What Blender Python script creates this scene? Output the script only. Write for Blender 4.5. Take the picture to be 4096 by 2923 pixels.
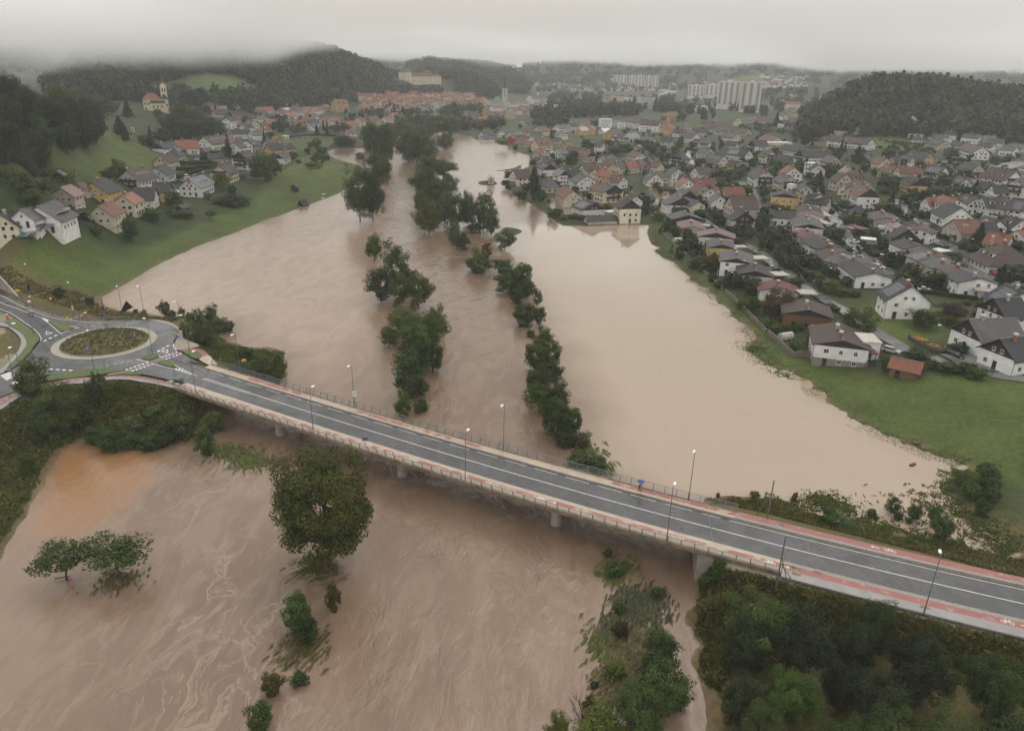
import bpy, bmesh, math, random
import numpy as np
from mathutils import Vector, Matrix

random.seed(7); RNG = np.random.default_rng(7)
SC = bpy.context.scene
COL = SC.collection
for _o in list(bpy.data.objects): bpy.data.objects.remove(_o)

# ------------------------------------------------------------------ camera, sky, sun, exposure
CAM_Z, PITCH, ROLL, FPX = 71.5, math.radians(22.1), math.radians(1.45), 2923.0
DECK = 5.5                                     # height of the bridge deck and road above the flood
_F = np.array([0, math.cos(PITCH), -math.sin(PITCH)])
_U0 = np.array([0, math.sin(PITCH), math.cos(PITCH)]); _R0 = np.array([1.0, 0, 0])
_R = _R0 * math.cos(ROLL) + _U0 * math.sin(ROLL); _U = _U0 * math.cos(ROLL) - _R0 * math.sin(ROLL)
cam_data = bpy.data.cameras.new("camera"); cam = bpy.data.objects.new("camera", cam_data); COL.objects.link(cam)
cam_data.sensor_width = 36.0; cam_data.sensor_fit = 'HORIZONTAL'; cam_data.lens = 36.0 * FPX / 4096.0
cam_data.clip_start = 0.5; cam_data.clip_end = 20000.0
cam.matrix_world = Matrix(((_R[0], _U[0], -_F[0], 0), (_R[1], _U[1], -_F[1], 0), (_R[2], _U[2], -_F[2], CAM_Z), (0, 0, 0, 1)))
SC.camera = cam

HAZE, CLOUD, CLOUD_BASE = 0.00013, 0.0075, 99
CLOUD_DIPS = [(-600, 850, 460, 42), (-560, 1270, 300, 34), (-120, 2300, 700, 16), (800, 1400, 520, 20), (900, 3300, 1300, 14)]
SUN_EL, SUN_AZ = math.radians(52), math.radians(-25)
world = bpy.data.worlds.new("World"); SC.world = world; world.use_nodes = True
_nt = world.node_tree; _n = _nt.nodes; _n.clear()
_out = _n.new("ShaderNodeOutputWorld"); _bg = _n.new("ShaderNodeBackground"); _bg.inputs[1].default_value = 0.12
_sky = _n.new("ShaderNodeTexSky"); _sky.sky_type = 'NISHITA'; _sky.sun_disc = False
_sky.sun_elevation = SUN_EL; _sky.sun_rotation = SUN_AZ; _sky.dust_density = 4.0; _sky.altitude = 350
_hsv = _n.new("ShaderNodeHueSaturation"); _hsv.inputs["Saturation"].default_value = 0.10
_tc = _n.new("ShaderNodeTexCoord"); _nz = _n.new("ShaderNodeTexNoise"); _nz.inputs["Scale"].default_value = 3.0
_nz.inputs["Detail"].default_value = 5.0
_mr = _n.new("ShaderNodeMapRange"); _mr.inputs[1].default_value = 0.3; _mr.inputs[2].default_value = 0.7
_mr.inputs[3].default_value = 6.4; _mr.inputs[4].default_value = 7.8
_cc = _n.new("ShaderNodeCombineColor")
_mx = _n.new("ShaderNodeMix"); _mx.data_type = 'RGBA'; _mx.inputs[0].default_value = 0.85
_wm = _n.new("ShaderNodeMix"); _wm.data_type = 'RGBA'; _wm.blend_type = 'MULTIPLY'; _wm.inputs[0].default_value = 1.0
_wm.inputs[7].default_value = (1.0, 0.98, 0.93, 1)
_l = _nt.links.new
_l(_sky.outputs[0], _hsv.inputs["Color"]); _l(_tc.outputs["Generated"], _nz.inputs["Vector"]); _l(_nz.outputs[0], _mr.inputs[0])
for _i in range(3): _l(_mr.outputs[0], _cc.inputs[_i])
_l(_hsv.outputs[0], _mx.inputs[6]); _l(_cc.outputs[0], _mx.inputs[7]); _l(_mx.outputs[2], _wm.inputs[6])
_l(_wm.outputs[2], _bg.inputs[0]); _l(_bg.outputs[0], _out.inputs[0])
sun_d = bpy.data.lights.new("sun", 'SUN'); sun_d.energy = 0.6; sun_d.angle = math.radians(25); sun_d.color = (1.0, 0.95, 0.88)
sun = bpy.data.objects.new("sun", sun_d); COL.objects.link(sun)
_sv = Vector((math.sin(-SUN_AZ) * math.cos(SUN_EL), math.cos(SUN_AZ) * math.cos(SUN_EL), math.sin(SUN_EL)))
sun.rotation_euler = _sv.to_track_quat('Z', 'Y').to_euler(); sun.location = (0, 0, 300)
SC.view_settings.view_transform = 'Standard'; SC.view_settings.look = 'None'
SC.view_settings.exposure = 0.66; SC.view_settings.gamma = 1.0; SC.view_settings.use_curve_mapping = False
SC.render.engine = 'CYCLES'
_cy = SC.cycles
_cy.max_bounces = 6; _cy.diffuse_bounces = 3; _cy.glossy_bounces = 2; _cy.transmission_bounces = 2
_cy.volume_bounces = 4; _cy.transparent_max_bounces = 8; _cy.use_denoising = True
_cy.caustics_reflective = False; _cy.caustics_refractive = False

# ------------------------------------------------------------------ picture <-> place
CROPS = dict(D=(0, 0, 4096 / 2276), A=(0, 560, 560 / 2274), B=(500, 480, 560 / 2274), E=(1000, 480, 560 / 2274),
             F=(780, 260, 700 / 2276), G=(1400, 260, 700 / 2276), I=(2000, 260, 700 / 2276),
             P=(1980, 480, 560 / 2274), Q=(2500, 480, 560 / 2274), R=(3020, 400, 560 / 2274), S=(3536, 400, 560 / 2274),
             T=(2640, 760, 560 / 2274), U=(3100, 760, 560 / 2274), V=(3536, 760, 560 / 2274),
             W=(2900, 1120, 600 / 2266), X=(3496, 1120, 600 / 2266), K=(0, 1100, 800 / 2276), M=(600, 1300, 800 / 2276),
             N=(2400, 1750, 800 / 2276), H=(1348, 0, 1400 / 2274), Z=(1348, 960, 1400 / 2274), Y=(2696, 960, 1400 / 2274),
             J=(0, 960, 1400 / 2274), L=(0, 1923, 1400 / 2274), O=(1348, 1923, 1400 / 2274), C=(2696, 1923, 1400 / 2274),
             a=(2696, 0, 1400 / 2274), b=(0, 0, 1400 / 2274))
def full(c, x, y):
    x0, y0, s = CROPS[c]; return x0 + x * s, y0 + y * s
def ray(px, py):
    d = _R * ((px - 2048) / FPX) + _U * ((1461.5 - py) / FPX) + _F
    return d / np.linalg.norm(d)
def at_z(c, x, y, z):
    """world point at height z seen at crop pixel (x, y)"""
    d = ray(*full(c, x, y)); t = (z - CAM_Z) / min(d[2], -1e-4)
    return np.array([d[0] * t, d[1] * t, z])
def at_r(c, x, y, r):
    """world point at horizontal distance r on that line of sight"""
    d = ray(*full(c, x, y)); k = r / math.hypot(d[0], d[1])
    return np.array([d[0] * k, d[1] * k, CAM_Z + d[2] * k])
def proj(p):
    q = np.asarray(p, float) - np.array([0, 0, CAM_Z]); w = q @ _F
    return 2048 + FPX * (q @ _R) / w, 1461.5 - FPX * (q @ _U) / w

# ------------------------------------------------------------------ object helpers
def link(o, parent=None):
    COL.objects.link(o)
    if parent is not None: o.parent = parent
    return o
def tag(o, label=None, cat=None, group=None, kind=None):
    if label: o['label'] = label
    if cat: o['category'] = cat
    if group: o['group'] = group
    if kind: o['kind'] = kind
    return o
def empty(name, loc=(0, 0, 0), rz=0.0, label=None, cat=None, group=None):
    o = bpy.data.objects.new(name, None); o.location = loc; o.rotation_euler = (0, 0, rz); o.empty_display_size = 0.5
    link(o); return tag(o, label, cat, group)
def mesh_data(name, V, F, mats=(), midx=None, smooth=False):
    me = bpy.data.meshes.new(name)
    V = np.asarray(V, float)
    me.from_pydata(V.tolist() if len(V) < 4000 else V, [], F if isinstance(F, list) else F.tolist())
    for m in mats: me.materials.append(m)
    if midx is not None: me.polygons.foreach_set("material_index", np.asarray(midx, np.int32))
    if smooth: me.polygons.foreach_set("use_smooth", np.ones(len(me.polygons), bool))
    me.update(); return me
def quads_mesh(name, V, Q, mats=(), smooth=False):
    """big all-quad or all-tri mesh from arrays"""
    V = np.ascontiguousarray(V, np.float32); Q = np.ascontiguousarray(Q, np.int32); n, k = Q.shape
    me = bpy.data.meshes.new(name)
    me.vertices.add(len(V)); me.vertices.foreach_set("co", V.ravel())
    me.loops.add(n * k); me.loops.foreach_set("vertex_index", Q.ravel())
    me.polygons.add(n); me.polygons.foreach_set("loop_start", np.arange(0, n * k, k, dtype=np.int32))
    if smooth: me.polygons.foreach_set("use_smooth", np.ones(n, bool))
    for m in mats: me.materials.append(m)
    me.update(calc_edges=True); return me
def obj(name, me, parent=None, loc=None, rz=None, scale=None):
    o = bpy.data.objects.new(name, me)
    if loc is not None: o.location = loc
    if rz is not None: o.rotation_euler = (0, 0, rz)
    if scale is not None: o.scale = scale
    return link(o, parent)
class MB:
    """collects simple solids into one mesh"""
    def __init__(s): s.V = []; s.F = []; s.M = []
    def add(s, V, F, m=0):
        n = len(s.V); s.V += [tuple(map(float, v)) for v in V]; seen = set()
        for f in F:
            if frozenset(f) in seen: continue          # never two faces on one plane
            seen.add(frozenset(f)); s.F.append(tuple(n + i for i in f)); s.M.append(m)
        return s
    def box(s, x0, x1, y0, y1, z0, z1, m=0):
        return s.add([(x0, y0, z0), (x1, y0, z0), (x1, y1, z0), (x0, y1, z0), (x0, y0, z1), (x1, y0, z1), (x1, y1, z1), (x0, y1, z1)],
                     [(0, 3, 2, 1), (4, 5, 6, 7), (0, 1, 5, 4), (1, 2, 6, 5), (2, 3, 7, 6), (3, 0, 4, 7)], m)
    def bar(s, a, b, r, n=6, m=0, r2=None):
        a = Vector(a); b = Vector(b); d = (b - a).normalized(); u = d.orthogonal().normalized(); v = d.cross(u); r2 = r if r2 is None else r2
        V = []
        for p, q in ((a, r), (b, r2)):
            V += [p + (u * math.cos(2 * math.pi * i / n) + v * math.sin(2 * math.pi * i / n)) * q for i in range(n)]
        F = [(i, (i + 1) % n, n + (i + 1) % n, n + i) for i in range(n)] + [tuple(range(n - 1, -1, -1)), tuple(range(n, 2 * n))]
        return s.add(V, F, m)
    def prism(s, pts, z0, z1, m=0):
        n = len(pts)
        return s.add([(p[0], p[1], z0) for p in pts] + [(p[0], p[1], z1) for p in pts],
                     [tuple(range(n - 1, -1, -1)), tuple(range(n, 2 * n))] + [(i, (i + 1) % n, n + (i + 1) % n, n + i) for i in range(n)], m)
    def data(s, name, mats, smooth=False): return mesh_data(name, s.V, s.F, mats, s.M, smooth)
    def build(s, name, mats, parent=None, **k): return obj(name, s.data(name, mats), parent, **k)

# ------------------------------------------------------------------ materials
def _mat(name):
    m = bpy.data.materials.new(name); m.use_nodes = True; nt = m.node_tree
    return m, nt, nt.nodes, nt.links.new, nt.nodes["Principled BSDF"]
def mat(name, col, rough=0.6, var=0.15, scale=1.5, metal=0.0, bump=0.0, bscale=20.0, spec=0.4, rnd=0.0, col2=None, detail=4.0):
    """plain surface with noise variation of its own colour, some fine relief and a little per-object change"""
    m, nt, n, l, p = _mat(name)
    p.inputs["Roughness"].default_value = rough; p.inputs["Metallic"].default_value = metal; p.inputs["Specular IOR Level"].default_value = spec
    tc = n.new("ShaderNodeTexCoord"); nz = n.new("ShaderNodeTexNoise"); nz.inputs["Scale"].default_value = scale; nz.inputs["Detail"].default_value = detail
    l(tc.outputs["Object"], nz.inputs["Vector"])
    rp = n.new("ShaderNodeValToRGB"); rp.color_ramp.elements[0].position = 0.3; rp.color_ramp.elements[1].position = 0.7
    c2 = col2 or tuple(min(1, c * (1 + var)) for c in col); c1 = col if col2 else tuple(c * (1 - var) for c in col)
    rp.color_ramp.elements[0].color = (*c1, 1); rp.color_ramp.elements[1].color = (*c2, 1)
    l(nz.outputs[0], rp.inputs[0]); src = rp.outputs[0]
    if rnd:
        oi = n.new("ShaderNodeObjectInfo"); mr = n.new("ShaderNodeMapRange"); mr.inputs[3].default_value = 1 - rnd; mr.inputs[4].default_value = 1 + rnd
        l(oi.outputs["Random"], mr.inputs[0]); h = n.new("ShaderNodeHueSaturation"); l(mr.outputs[0], h.inputs["Value"]); l(src, h.inputs["Color"]); src = h.outputs[0]
    l(src, p.inputs["Base Color"])
    if bump:
        b = n.new("ShaderNodeBump"); b.inputs["Strength"].default_value = bump; b.inputs["Distance"].default_value = 0.05
        nb = n.new("ShaderNodeTexNoise"); nb.inputs["Scale"].default_value = bscale; nb.inputs["Detail"].default_value = 6
        l(tc.outputs["Object"], nb.inputs["Vector"]); l(nb.outputs[0], b.inputs["Height"]); l(b.outputs[0], p.inputs["Normal"])
    return m
def roof_mat(name, col, tile=True, rough=0.58):
    """tile courses along the eaves (object x), colour change tile by tile, moss patches"""
    m, nt, n, l, p = _mat(name); p.inputs["Roughness"].default_value = rough; p.inputs["Specular IOR Level"].default_value = 0.3
    tc = n.new("ShaderNodeTexCoord"); sx = n.new("ShaderNodeSeparateXYZ"); l(tc.outputs["Object"], sx.inputs[0])
    ad = n.new("ShaderNodeMath"); ad.operation = 'ABSOLUTE'; l(sx.outputs[1], ad.inputs[0])
    cb = n.new("ShaderNodeCombineXYZ"); l(sx.outputs[0], cb.inputs[0]); l(ad.outputs[0], cb.inputs[1])
    br = n.new("ShaderNodeTexBrick"); br.inputs["Scale"].default_value = 1.0; br.inputs["Brick Width"].default_value = 0.45 if tile else 1.2
    br.inputs["Row Height"].default_value = 0.42 if tile else 3.0; br.inputs["Mortar Size"].default_value = 0.035; br.inputs["Mortar Smooth"].default_value = 0.6
    br.inputs["Color1"].default_value = (*[c * 0.86 for c in col], 1); br.inputs["Color2"].default_value = (*[c * 1.12 for c in col], 1)
    br.inputs["Mortar"].default_value = (*[c * 0.45 for c in col], 1); l(cb.outputs[0], br.inputs["Vector"])
    nz = n.new("ShaderNodeTexNoise"); nz.inputs["Scale"].default_value = 0.45; nz.inputs["Detail"].default_value = 6; l(tc.outputs["Object"], nz.inputs["Vector"])
    mr = n.new("ShaderNodeMapRange"); mr.inputs[1].default_value = 0.48; mr.inputs[2].default_value = 0.75; mr.inputs[4].default_value = 0.35; l(nz.outputs[0], mr.inputs[0])
    mx = n.new("ShaderNodeMix"); mx.data_type = 'RGBA'; l(mr.outputs[0], mx.inputs[0]); l(br.outputs[0], mx.inputs[6])
    g = sum(col) / 3; mx.inputs[7].default_value = (g * 0.8 + 0.01, g * 0.8 + 0.012, g * 0.7, 1)
    oi = n.new("ShaderNodeObjectInfo"); m2 = n.new("ShaderNodeMapRange"); m2.inputs[3].default_value = 0.8; m2.inputs[4].default_value = 1.2; l(oi.outputs["Random"], m2.inputs[0])
    h = n.new("ShaderNodeHueSaturation"); l(m2.outputs[0], h.inputs["Value"]); l(mx.outputs[2], h.inputs["Color"]); l(h.outputs[0], p.inputs["Base Color"])
    b = n.new("ShaderNodeBump"); b.inputs["Strength"].default_value = 0.6; b.inputs["Distance"].default_value = 0.06
    l(br.outputs["Fac"], b.inputs["Height"]); b.invert = True; l(b.outputs[0], p.inputs["Normal"])
    return m
def leaf_mat(name, c1, c2, scale=0.35, rnd=0.25):
    """foliage: clump-sized colour change, leaf tint attribute, slight see-through"""
    m, nt, n, l, p = _mat(name); p.inputs["Roughness"].default_value = 0.55; p.inputs["Specular IOR Level"].default_value = 0.25
    tc = n.new("ShaderNodeTexCoord"); nz = n.new("ShaderNodeTexNoise"); nz.inputs["Scale"].default_value = scale; nz.inputs["Detail"].default_value = 3
    ge = n.new("ShaderNodeNewGeometry"); l(ge.outputs["Position"], nz.inputs["Vector"])
    at = n.new("ShaderNodeAttribute"); at.attribute_name = "tint"
    ad = n.new("ShaderNodeMath"); ad.operation = 'MULTIPLY_ADD'; l(at.outputs["Fac"], ad.inputs[0]); ad.inputs[1].default_value = 0.55; l(nz.outputs[0], ad.inputs[2])
    mr = n.new("ShaderNodeMapRange"); mr.inputs[1].default_value = 0.4; mr.inputs[2].default_value = 1.05; l(ad.outputs[0], mr.inputs[0])
    mx = n.new("ShaderNodeMix"); mx.data_type = 'RGBA'; l(mr.outputs[0], mx.inputs[0]); mx.inputs[6].default_value = (*c1, 1); mx.inputs[7].default_value = (*c2, 1)
    oi = n.new("ShaderNodeObjectInfo"); m2 = n.new("ShaderNodeMapRange"); m2.inputs[3].default_value = 1 - rnd; m2.inputs[4].default_value = 1 + rnd; l(oi.outputs["Random"], m2.inputs[0])
    h = n.new("ShaderNodeHueSaturation"); l(m2.outputs[0], h.inputs["Value"]); l(mx.outputs[2], h.inputs["Color"])
    l(h.outputs[0], p.inputs["Base Color"])
    tr = n.new("ShaderNodeBsdfTranslucent"); l(h.outputs[0], tr.inputs["Color"]); ms = n.new("ShaderNodeMixShader"); ms.inputs[0].default_value = 0.38
    l(p.outputs[0], ms.inputs[1]); l(tr.outputs[0], ms.inputs[2]); l(ms.outputs[0], n["Material Output"].inputs["Surface"])
    return m
# ------------------------------------------------------------------ land form
def vnoise(x, y, s, seed=0):
    x = np.asarray(x, float) / s + seed * 17.3; y = np.asarray(y, float) / s - seed * 9.1
    i = np.floor(x); j = np.floor(y); fx = x - i; fy = y - j; fx = fx * fx * (3 - 2 * fx); fy = fy * fy * (3 - 2 * fy)
    def hsh(a, b):
        v = np.sin(a * 127.1 + b * 311.7 + seed * 3.7) * 43758.5453; return v - np.floor(v)
    return (hsh(i, j) * (1 - fx) + hsh(i + 1, j) * fx) * (1 - fy) + (hsh(i, j + 1) * (1 - fx) + hsh(i + 1, j + 1) * fx) * fy
def fbm(x, y, s, seed=0, o=4):
    return sum(vnoise(x, y, s / 2 ** k, seed + k) * 0.5 ** k for k in range(o)) / sum(0.5 ** k for k in range(o))
def sdist(P, poly):
    """signed distance of points to a closed polygon, negative inside"""
    poly = np.asarray(poly, float)[:, :2]; P = np.asarray(P, float)
    d = np.full(len(P), 1e9); ins = np.zeros(len(P), bool); m = len(poly)
    for i in range(m):
        a = poly[i]; b = poly[(i + 1) % m]; e = b - a; w = P - a
        t = np.clip((w @ e) / max(e @ e, 1e-9), 0, 1); q = w - t[:, None] * e
        d = np.minimum(d, q[:, 0] ** 2 + q[:, 1] ** 2)
        c = (a[1] > P[:, 1]) != (b[1] > P[:, 1])
        with np.errstate(divide='ignore', invalid='ignore'):
            ins ^= c & (P[:, 0] < (b[0] - a[0]) * (P[:, 1] - a[1]) / (b[1] - a[1]) + a[0])
    return np.where(ins, -1, 1) * np.sqrt(d)
def near_sdist(P, poly, far):
    poly = np.asarray(poly)[:, :2]; lo = poly.min(0) - far; hi = poly.max(0) + far
    k = np.all((P > lo) & (P < hi), 1); d = np.full(len(P), far, float)
    if k.any(): d[k] = sdist(P[k], poly)
    return d
def ctr(c, pts, z=0.0): return np.array([at_z(c, x, y, z) for x, y in pts])

SHORE = [(-420, 1800), (-120, 1400), (-40, 1300), (0, 1240), (60, 1150), (100, 1080), (135, 1000), (160, 985), (191, 974), (205, 981), (308, 995),
 (342, 995), (393, 988), (427, 971), (446, 940), (470, 915), (600, 885), (632, 838), (640, 815), (632, 795), (600, 770), (581, 772), (547, 769), (506, 759), (485, 742),
 (500, 725), (470, 702), (420, 700), (380, 705), (342, 699), (308, 692), (270, 690), (239, 683), (222, 668), (232, 658), (280, 632), (350, 590),
 (430, 550), (510, 523), (590, 489), (620, 480), (662, 464), (692, 454), (720, 443), (747, 433), (775, 418), (800, 400), (815, 385), (809, 375),
 (788, 365), (754, 356), (735, 348), (727, 336), (745, 331), (802, 330), (850, 318), (900, 296), (954, 290), (1009, 297), (1047, 303), (1057, 311),
 (1098, 313), (1132, 328), (1159, 342), (1177, 345), (1176, 369), (1150, 385), (1130, 400), (1125, 420), (1135, 427), (1159, 444), (1187, 458),
 (1211, 475), (1228, 489), (1252, 502), (1296, 503), (1344, 502), (1381, 500), (1440, 500), (1440, 530), (1455, 555), (1498, 590), (1553, 632),
 (1600, 670), (1645, 711), (1678, 748), (1672, 775), (1690, 806), (1722, 828), (1758, 831), (1789, 848), (1823, 875), (1874, 913), (1925, 943),
 (1977, 967), (2045, 995), (2096, 1019), (2131, 1036), (2125, 1060), (2110, 1085), (2130, 1130), (2148, 1171), (2233, 1205), (2262, 1225),
 (2250, 1236), (2148, 1216), (2045, 1195), (2011, 1181), (1925, 1164), (1857, 1151), (1806, 1133), (1772, 1120), (1720, 1113), (1669, 1106),
 (1635, 1099), (1575, 1099), (1560, 1180), (1556, 1260), (1553, 1315), (1549, 1359), (1554, 1410), (1560, 1479), (1563, 1530), (1560, 1640), (1560, 1900), (600, 2400)]
W_MAIN = ctr('D', SHORE)
PONDS = [ctr(c, p) for c, p in (
 ('Q', [(380, 1080), (500, 1110), (700, 1170), (790, 1240), (650, 1330), (500, 1400), (420, 1330), (470, 1250), (400, 1160)]),
 ('Q', [(380, 1480), (560, 1400), (700, 1440), (640, 1540), (420, 1560)]), ('Q', [(690, 1000), (800, 1010), (800, 1090), (700, 1080)]),
 ('P', [(840, 1290), (1000, 1270), (1300, 1330), (1430, 1540), (1000, 1520), (900, 1420)]), ('P', [(1380, 1180), (1560, 1200), (1600, 1340), (1420, 1300)]),
 ('P', [(1700, 1340), (1950, 1340), (2000, 1560), (1760, 1560)]))]
ISLES = [ctr('D', p) for p in (
 [(1061, 406), (1070, 402), (1090, 401), (1104, 405), (1103, 411), (1085, 413), (1068, 412)],
 [(1092, 378), (1115, 378), (1140, 374), (1157, 366), (1160, 374), (1140, 379), (1110, 381)],
 [(1113, 510), (1125, 505), (1150, 508), (1165, 514), (1150, 522), (1130, 525), (1118, 520)])]

# road and bridge centre line: smooth curve through the traced white line
_c = ctr('D', [(451, 841), (529, 865), (646, 902), (778, 944), (1033, 1020), (1197, 1068), (1527, 1159), (1734, 1212), (2011, 1280), (2276, 1342)], DECK)
_pc = np.polyfit(_c[:, 0], _c[:, 1], 3)
_xs = np.linspace(_c[0, 0] - 25, 160, 800); _ys = np.polyval(_pc, _xs)
_s = np.concatenate([[0], np.cumsum(np.hypot(np.diff(_xs), np.diff(_ys)))])
_i0 = np.argmin(np.abs(_xs - _c[0, 0])); _s -= _s[_i0]
def line_pt(s, off=0.0, z=DECK):
    """point of the road line: s metres from the left expansion joint, off metres to the far side"""
    x = np.interp(s, _s, _xs); y = np.interp(s, _s, _ys); e = 0.5
    dx = np.interp(s + e, _s, _xs) - np.interp(s - e, _s, _xs); dy = np.interp(s + e, _s, _ys) - np.interp(s - e, _s, _ys)
    k = math.hypot(dx, dy); return Vector((x - dy / k * off, y + dx / k * off, z))
def line_s(p):
    k = np.argmin((_xs - p[0]) ** 2 + (_ys - p[1]) ** 2); q = line_pt(_s[k]); r = line_pt(_s[k] + .5) - q
    return _s[k], (p[1] - q.y) * r.x / .5 - (p[0] - q.x) * r.y / .5
S_JL, S_JR = 0.0, line_s(at_z('N', 1280, 1020, DECK))[0]
S_END = line_s(at_z('D', 2276, 1342, DECK))[0] + 25
EMB_L = ctr('K', [(-500, 100), (0, 195), (280, 330), (520, 430), (900, 495), (1320, 498), (1760, 500), (1960, 560), (2070, 640), (2070, 800), (2260, 850),
  (2380, 960), (2430, 1050), (2227, 1275), (2137, 1265), (1987, 1275), (1800, 1250), (1500, 1195), (1250, 1200), (1000, 1240), (700, 1260), (400, 1320), (200, 1410), (0, 1530), (-500, 1800)], DECK)
EMB_R = np.array([line_pt(s, 6.8)[:] for s in np.linspace(S_JR - 2, S_END, 30)] + [line_pt(s, -8.2)[:] for s in np.linspace(S_END, S_JR + 3, 30)])

CTRL = [  # (x, y, height) in overview pixels
 (1200, 440, .6), (1500, 480, 1), (1400, 400, 1), (1300, 350, 1), (1600, 560, 2), (1700, 640, 3), (1800, 760, 3), (1750, 560, 3.5), (1900, 600, 4), (2000, 700, 4.5),
 (2200, 800, 5), (2270, 650, 6), (2000, 500, 6), (1700, 450, 4), (1560, 400, 2), (1620, 335, 7), (1550, 300, 5), (1900, 400, 9), (2100, 400, 11), (2270, 350, 14),
 (1800, 300, 11), (2000, 270, 14), (1500, 260, 8), (2250, 270, 18), (1700, 230, 12), (2150, 900, 4), (2270, 1000, 3.5), (2200, 1130, 1.0), (1300, 280, 5), (1200, 300, 2),
 (20, 640, 6), (100, 620, 3.5), (250, 570, 3), (450, 470, 3.5), (600, 420, 3.5), (700, 390, 2.5), (250, 490, 8), (100, 490, 9), (300, 400, 11), (450, 400, 7), (540, 360, 7),
 (620, 330, 5), (20, 545, 9), (0, 470, 15), (100, 410, 21), (200, 370, 22), (0, 390, 33), (0, 300, 46), (60, 250, 50), (0, 215, 52), (110, 255, 44), (180, 285, 32), (235, 300, 25),
 (330, 340, 14), (270, 300, 24), (350, 249, 27), (420, 268, 20), (480, 305, 9), (320, 262, 24), (300, 305, 20), (400, 315, 12), (560, 300, 6), (700, 315, 3.5), (650, 305, 4),
 (500, 250, 12), (620, 240, 11), (760, 250, 8), (560, 212, 24), (640, 212, 20), (850, 215, 18), (730, 213, 20), (1000, 222, 14), (1120, 245, 8), (1000, 252, 8), (1000, 282, 3),
 (1200, 250, 8), (1250, 212, 8), (1250, 190, 9), (1400, 200, 13), (1645, 216, 13), (200, 205, 30), (280, 235, 24)]
_cw = [(lambda p: (math.atan2(p[0], p[1]), math.hypot(p[0], p[1]), z))(at_z('D', x, y, z)) for x, y, z in CTRL]
_cw += [(math.radians(a), r, z) for a, r, z in ((-58, 3000, 25), (-30, 3000, 16), (0, 3000, 12), (20, 3000, 16), (40, 3000, 22), (58, 3000, 30), (-58, 6500, 25), (0, 6500, 14), (58, 6500, 30),
    (-58, 30, 0.5), (0, 30, 0.3), (50, 30, 1), (60, 200, 6), (60, 80, 2), (-60, 110, 3), (-58, 250, 14), (-56, 400, 50), (-20, 120, 0.5), (0, 200, 0.5), (10, 120, .5), (60, 500, 18), (58, 1000, 25), (-55, 1000, 40), (-5, 420, .5), (33, 95, .8), (42, 60, 1), (38, 110, 1))]
_cw = np.array(_cw)
def _feat(a, r): return np.stack([np.degrees(a), 26 * np.log(r)], -1)
_cf = _feat(_cw[:, 0], _cw[:, 1])
def _tps(d2): return np.where(d2 > 0, 0.5 * d2 * np.log(np.maximum(d2, 1e-12)), 0)
_N = len(_cf); _A = np.zeros((_N + 3, _N + 3)); _A[:_N, :_N] = _tps(((_cf[:, None] - _cf[None]) ** 2).sum(-1)) + np.eye(_N) * 2.0
_A[:_N, _N] = 1; _A[:_N, _N + 1:] = _cf; _A[_N, :_N] = 1; _A[_N + 1:, :_N] = _cf.T
_wt = np.linalg.solve(_A, np.concatenate([_cw[:, 2], [0, 0, 0]]))
def natural(a, r):
    f = _feat(a, r); out = np.full(len(f), _wt[_N]) + f @ _wt[_N + 1:]
    for i in range(_N): out += _wt[i] * _tps(((f - _cf[i]) ** 2).sum(-1))
    return np.clip(out, 0.25, 60)

HILLS = [  # crest outline in overview pixels (tree tops), distance, front and back run-out, tree height
 dict(n='wooded hill', r=1500, f=400, b=500, t=16, rr=[(60, 1250), (560, 1400), (800, 1600), (1010, 1800)], p=[(60, 215), (100, 190), (140, 148), (180, 112), (230, 92), (300, 98), (380, 88), (470, 80), (560, 82), (640, 92), (700, 95), (750, 108), (800, 130), (850, 146), (900, 160), (960, 180), (1010, 215)]),
 dict(n='castle ridge', r=1760, f=280, b=300, t=14, p=[(840, 185), (880, 165), (920, 160), (960, 153), (1000, 155), (1050, 160), (1090, 178), (1125, 205)]),
 dict(n='valley ridge', r=2400, f=500, b=600, t=10, p=[(900, 140), (960, 128), (1000, 133), (1080, 138), (1130, 150), (1160, 170), (1195, 198)]),
 dict(n='far ridge', r=3700, f=1300, b=900, t=8, p=[(-500, 95), (0, 100), (400, 110), (700, 116), (900, 122), (1000, 132), (1080, 142), (1140, 147), (1190, 142), (1230, 128), (1300, 118), (1400, 112), (1500, 112), (1700, 122), (1900, 140), (2050, 150), (2276, 158), (2600, 170), (3000, 190)]),
 dict(n='right hill', r=1060, f=220, b=260, t=15, p=[(1790, 232), (1830, 222), (1860, 206), (1900, 181), (1950, 167), (2000, 162), (2050, 165), (2120, 173), (2200, 182), (2276, 193), (2400, 205), (2700, 225)]),
 dict(n='meadow hill', r=2250, f=350, b=500, t=0, p=[(1530, 196), (1580, 182), (1620, 175), (1680, 163), (1740, 168), (1800, 182), (1860, 200)])]
for H in HILLS:
    rr = H.get('rr', [(0, H['r'])]); H['R'] = np.array([np.interp(x, [v[0] for v in rr], [v[1] for v in rr]) for x, y in H['p']])
    q = np.array([at_r('D', x, y, r_) for (x, y), r_ in zip(H['p'], H['R'])]); H['a'] = np.arctan2(q[:, 0], q[:, 1]); H['z'] = np.minimum(q[:, 2] - H['t'], 118)
def hills(a, r, h0):
    h = h0.copy()
    for H in HILLS:
        zc = np.interp(a, H['a'], H['z'], left=-50, right=-50); d = r - np.interp(a, H['a'], H['R'])
        u = np.clip(np.where(d < 0, 1 + d / H['f'], 1 - d / H['b']), 0, 1); u = u * u * (3 - 2 * u)
        h = np.maximum(h, h0 + (zc - h0) * u)
    return h
NA, NR = 641, 780
GA = np.radians(np.linspace(-62, 62, NA)); GLR = np.linspace(math.log(8), math.log(24000), NR)
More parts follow.
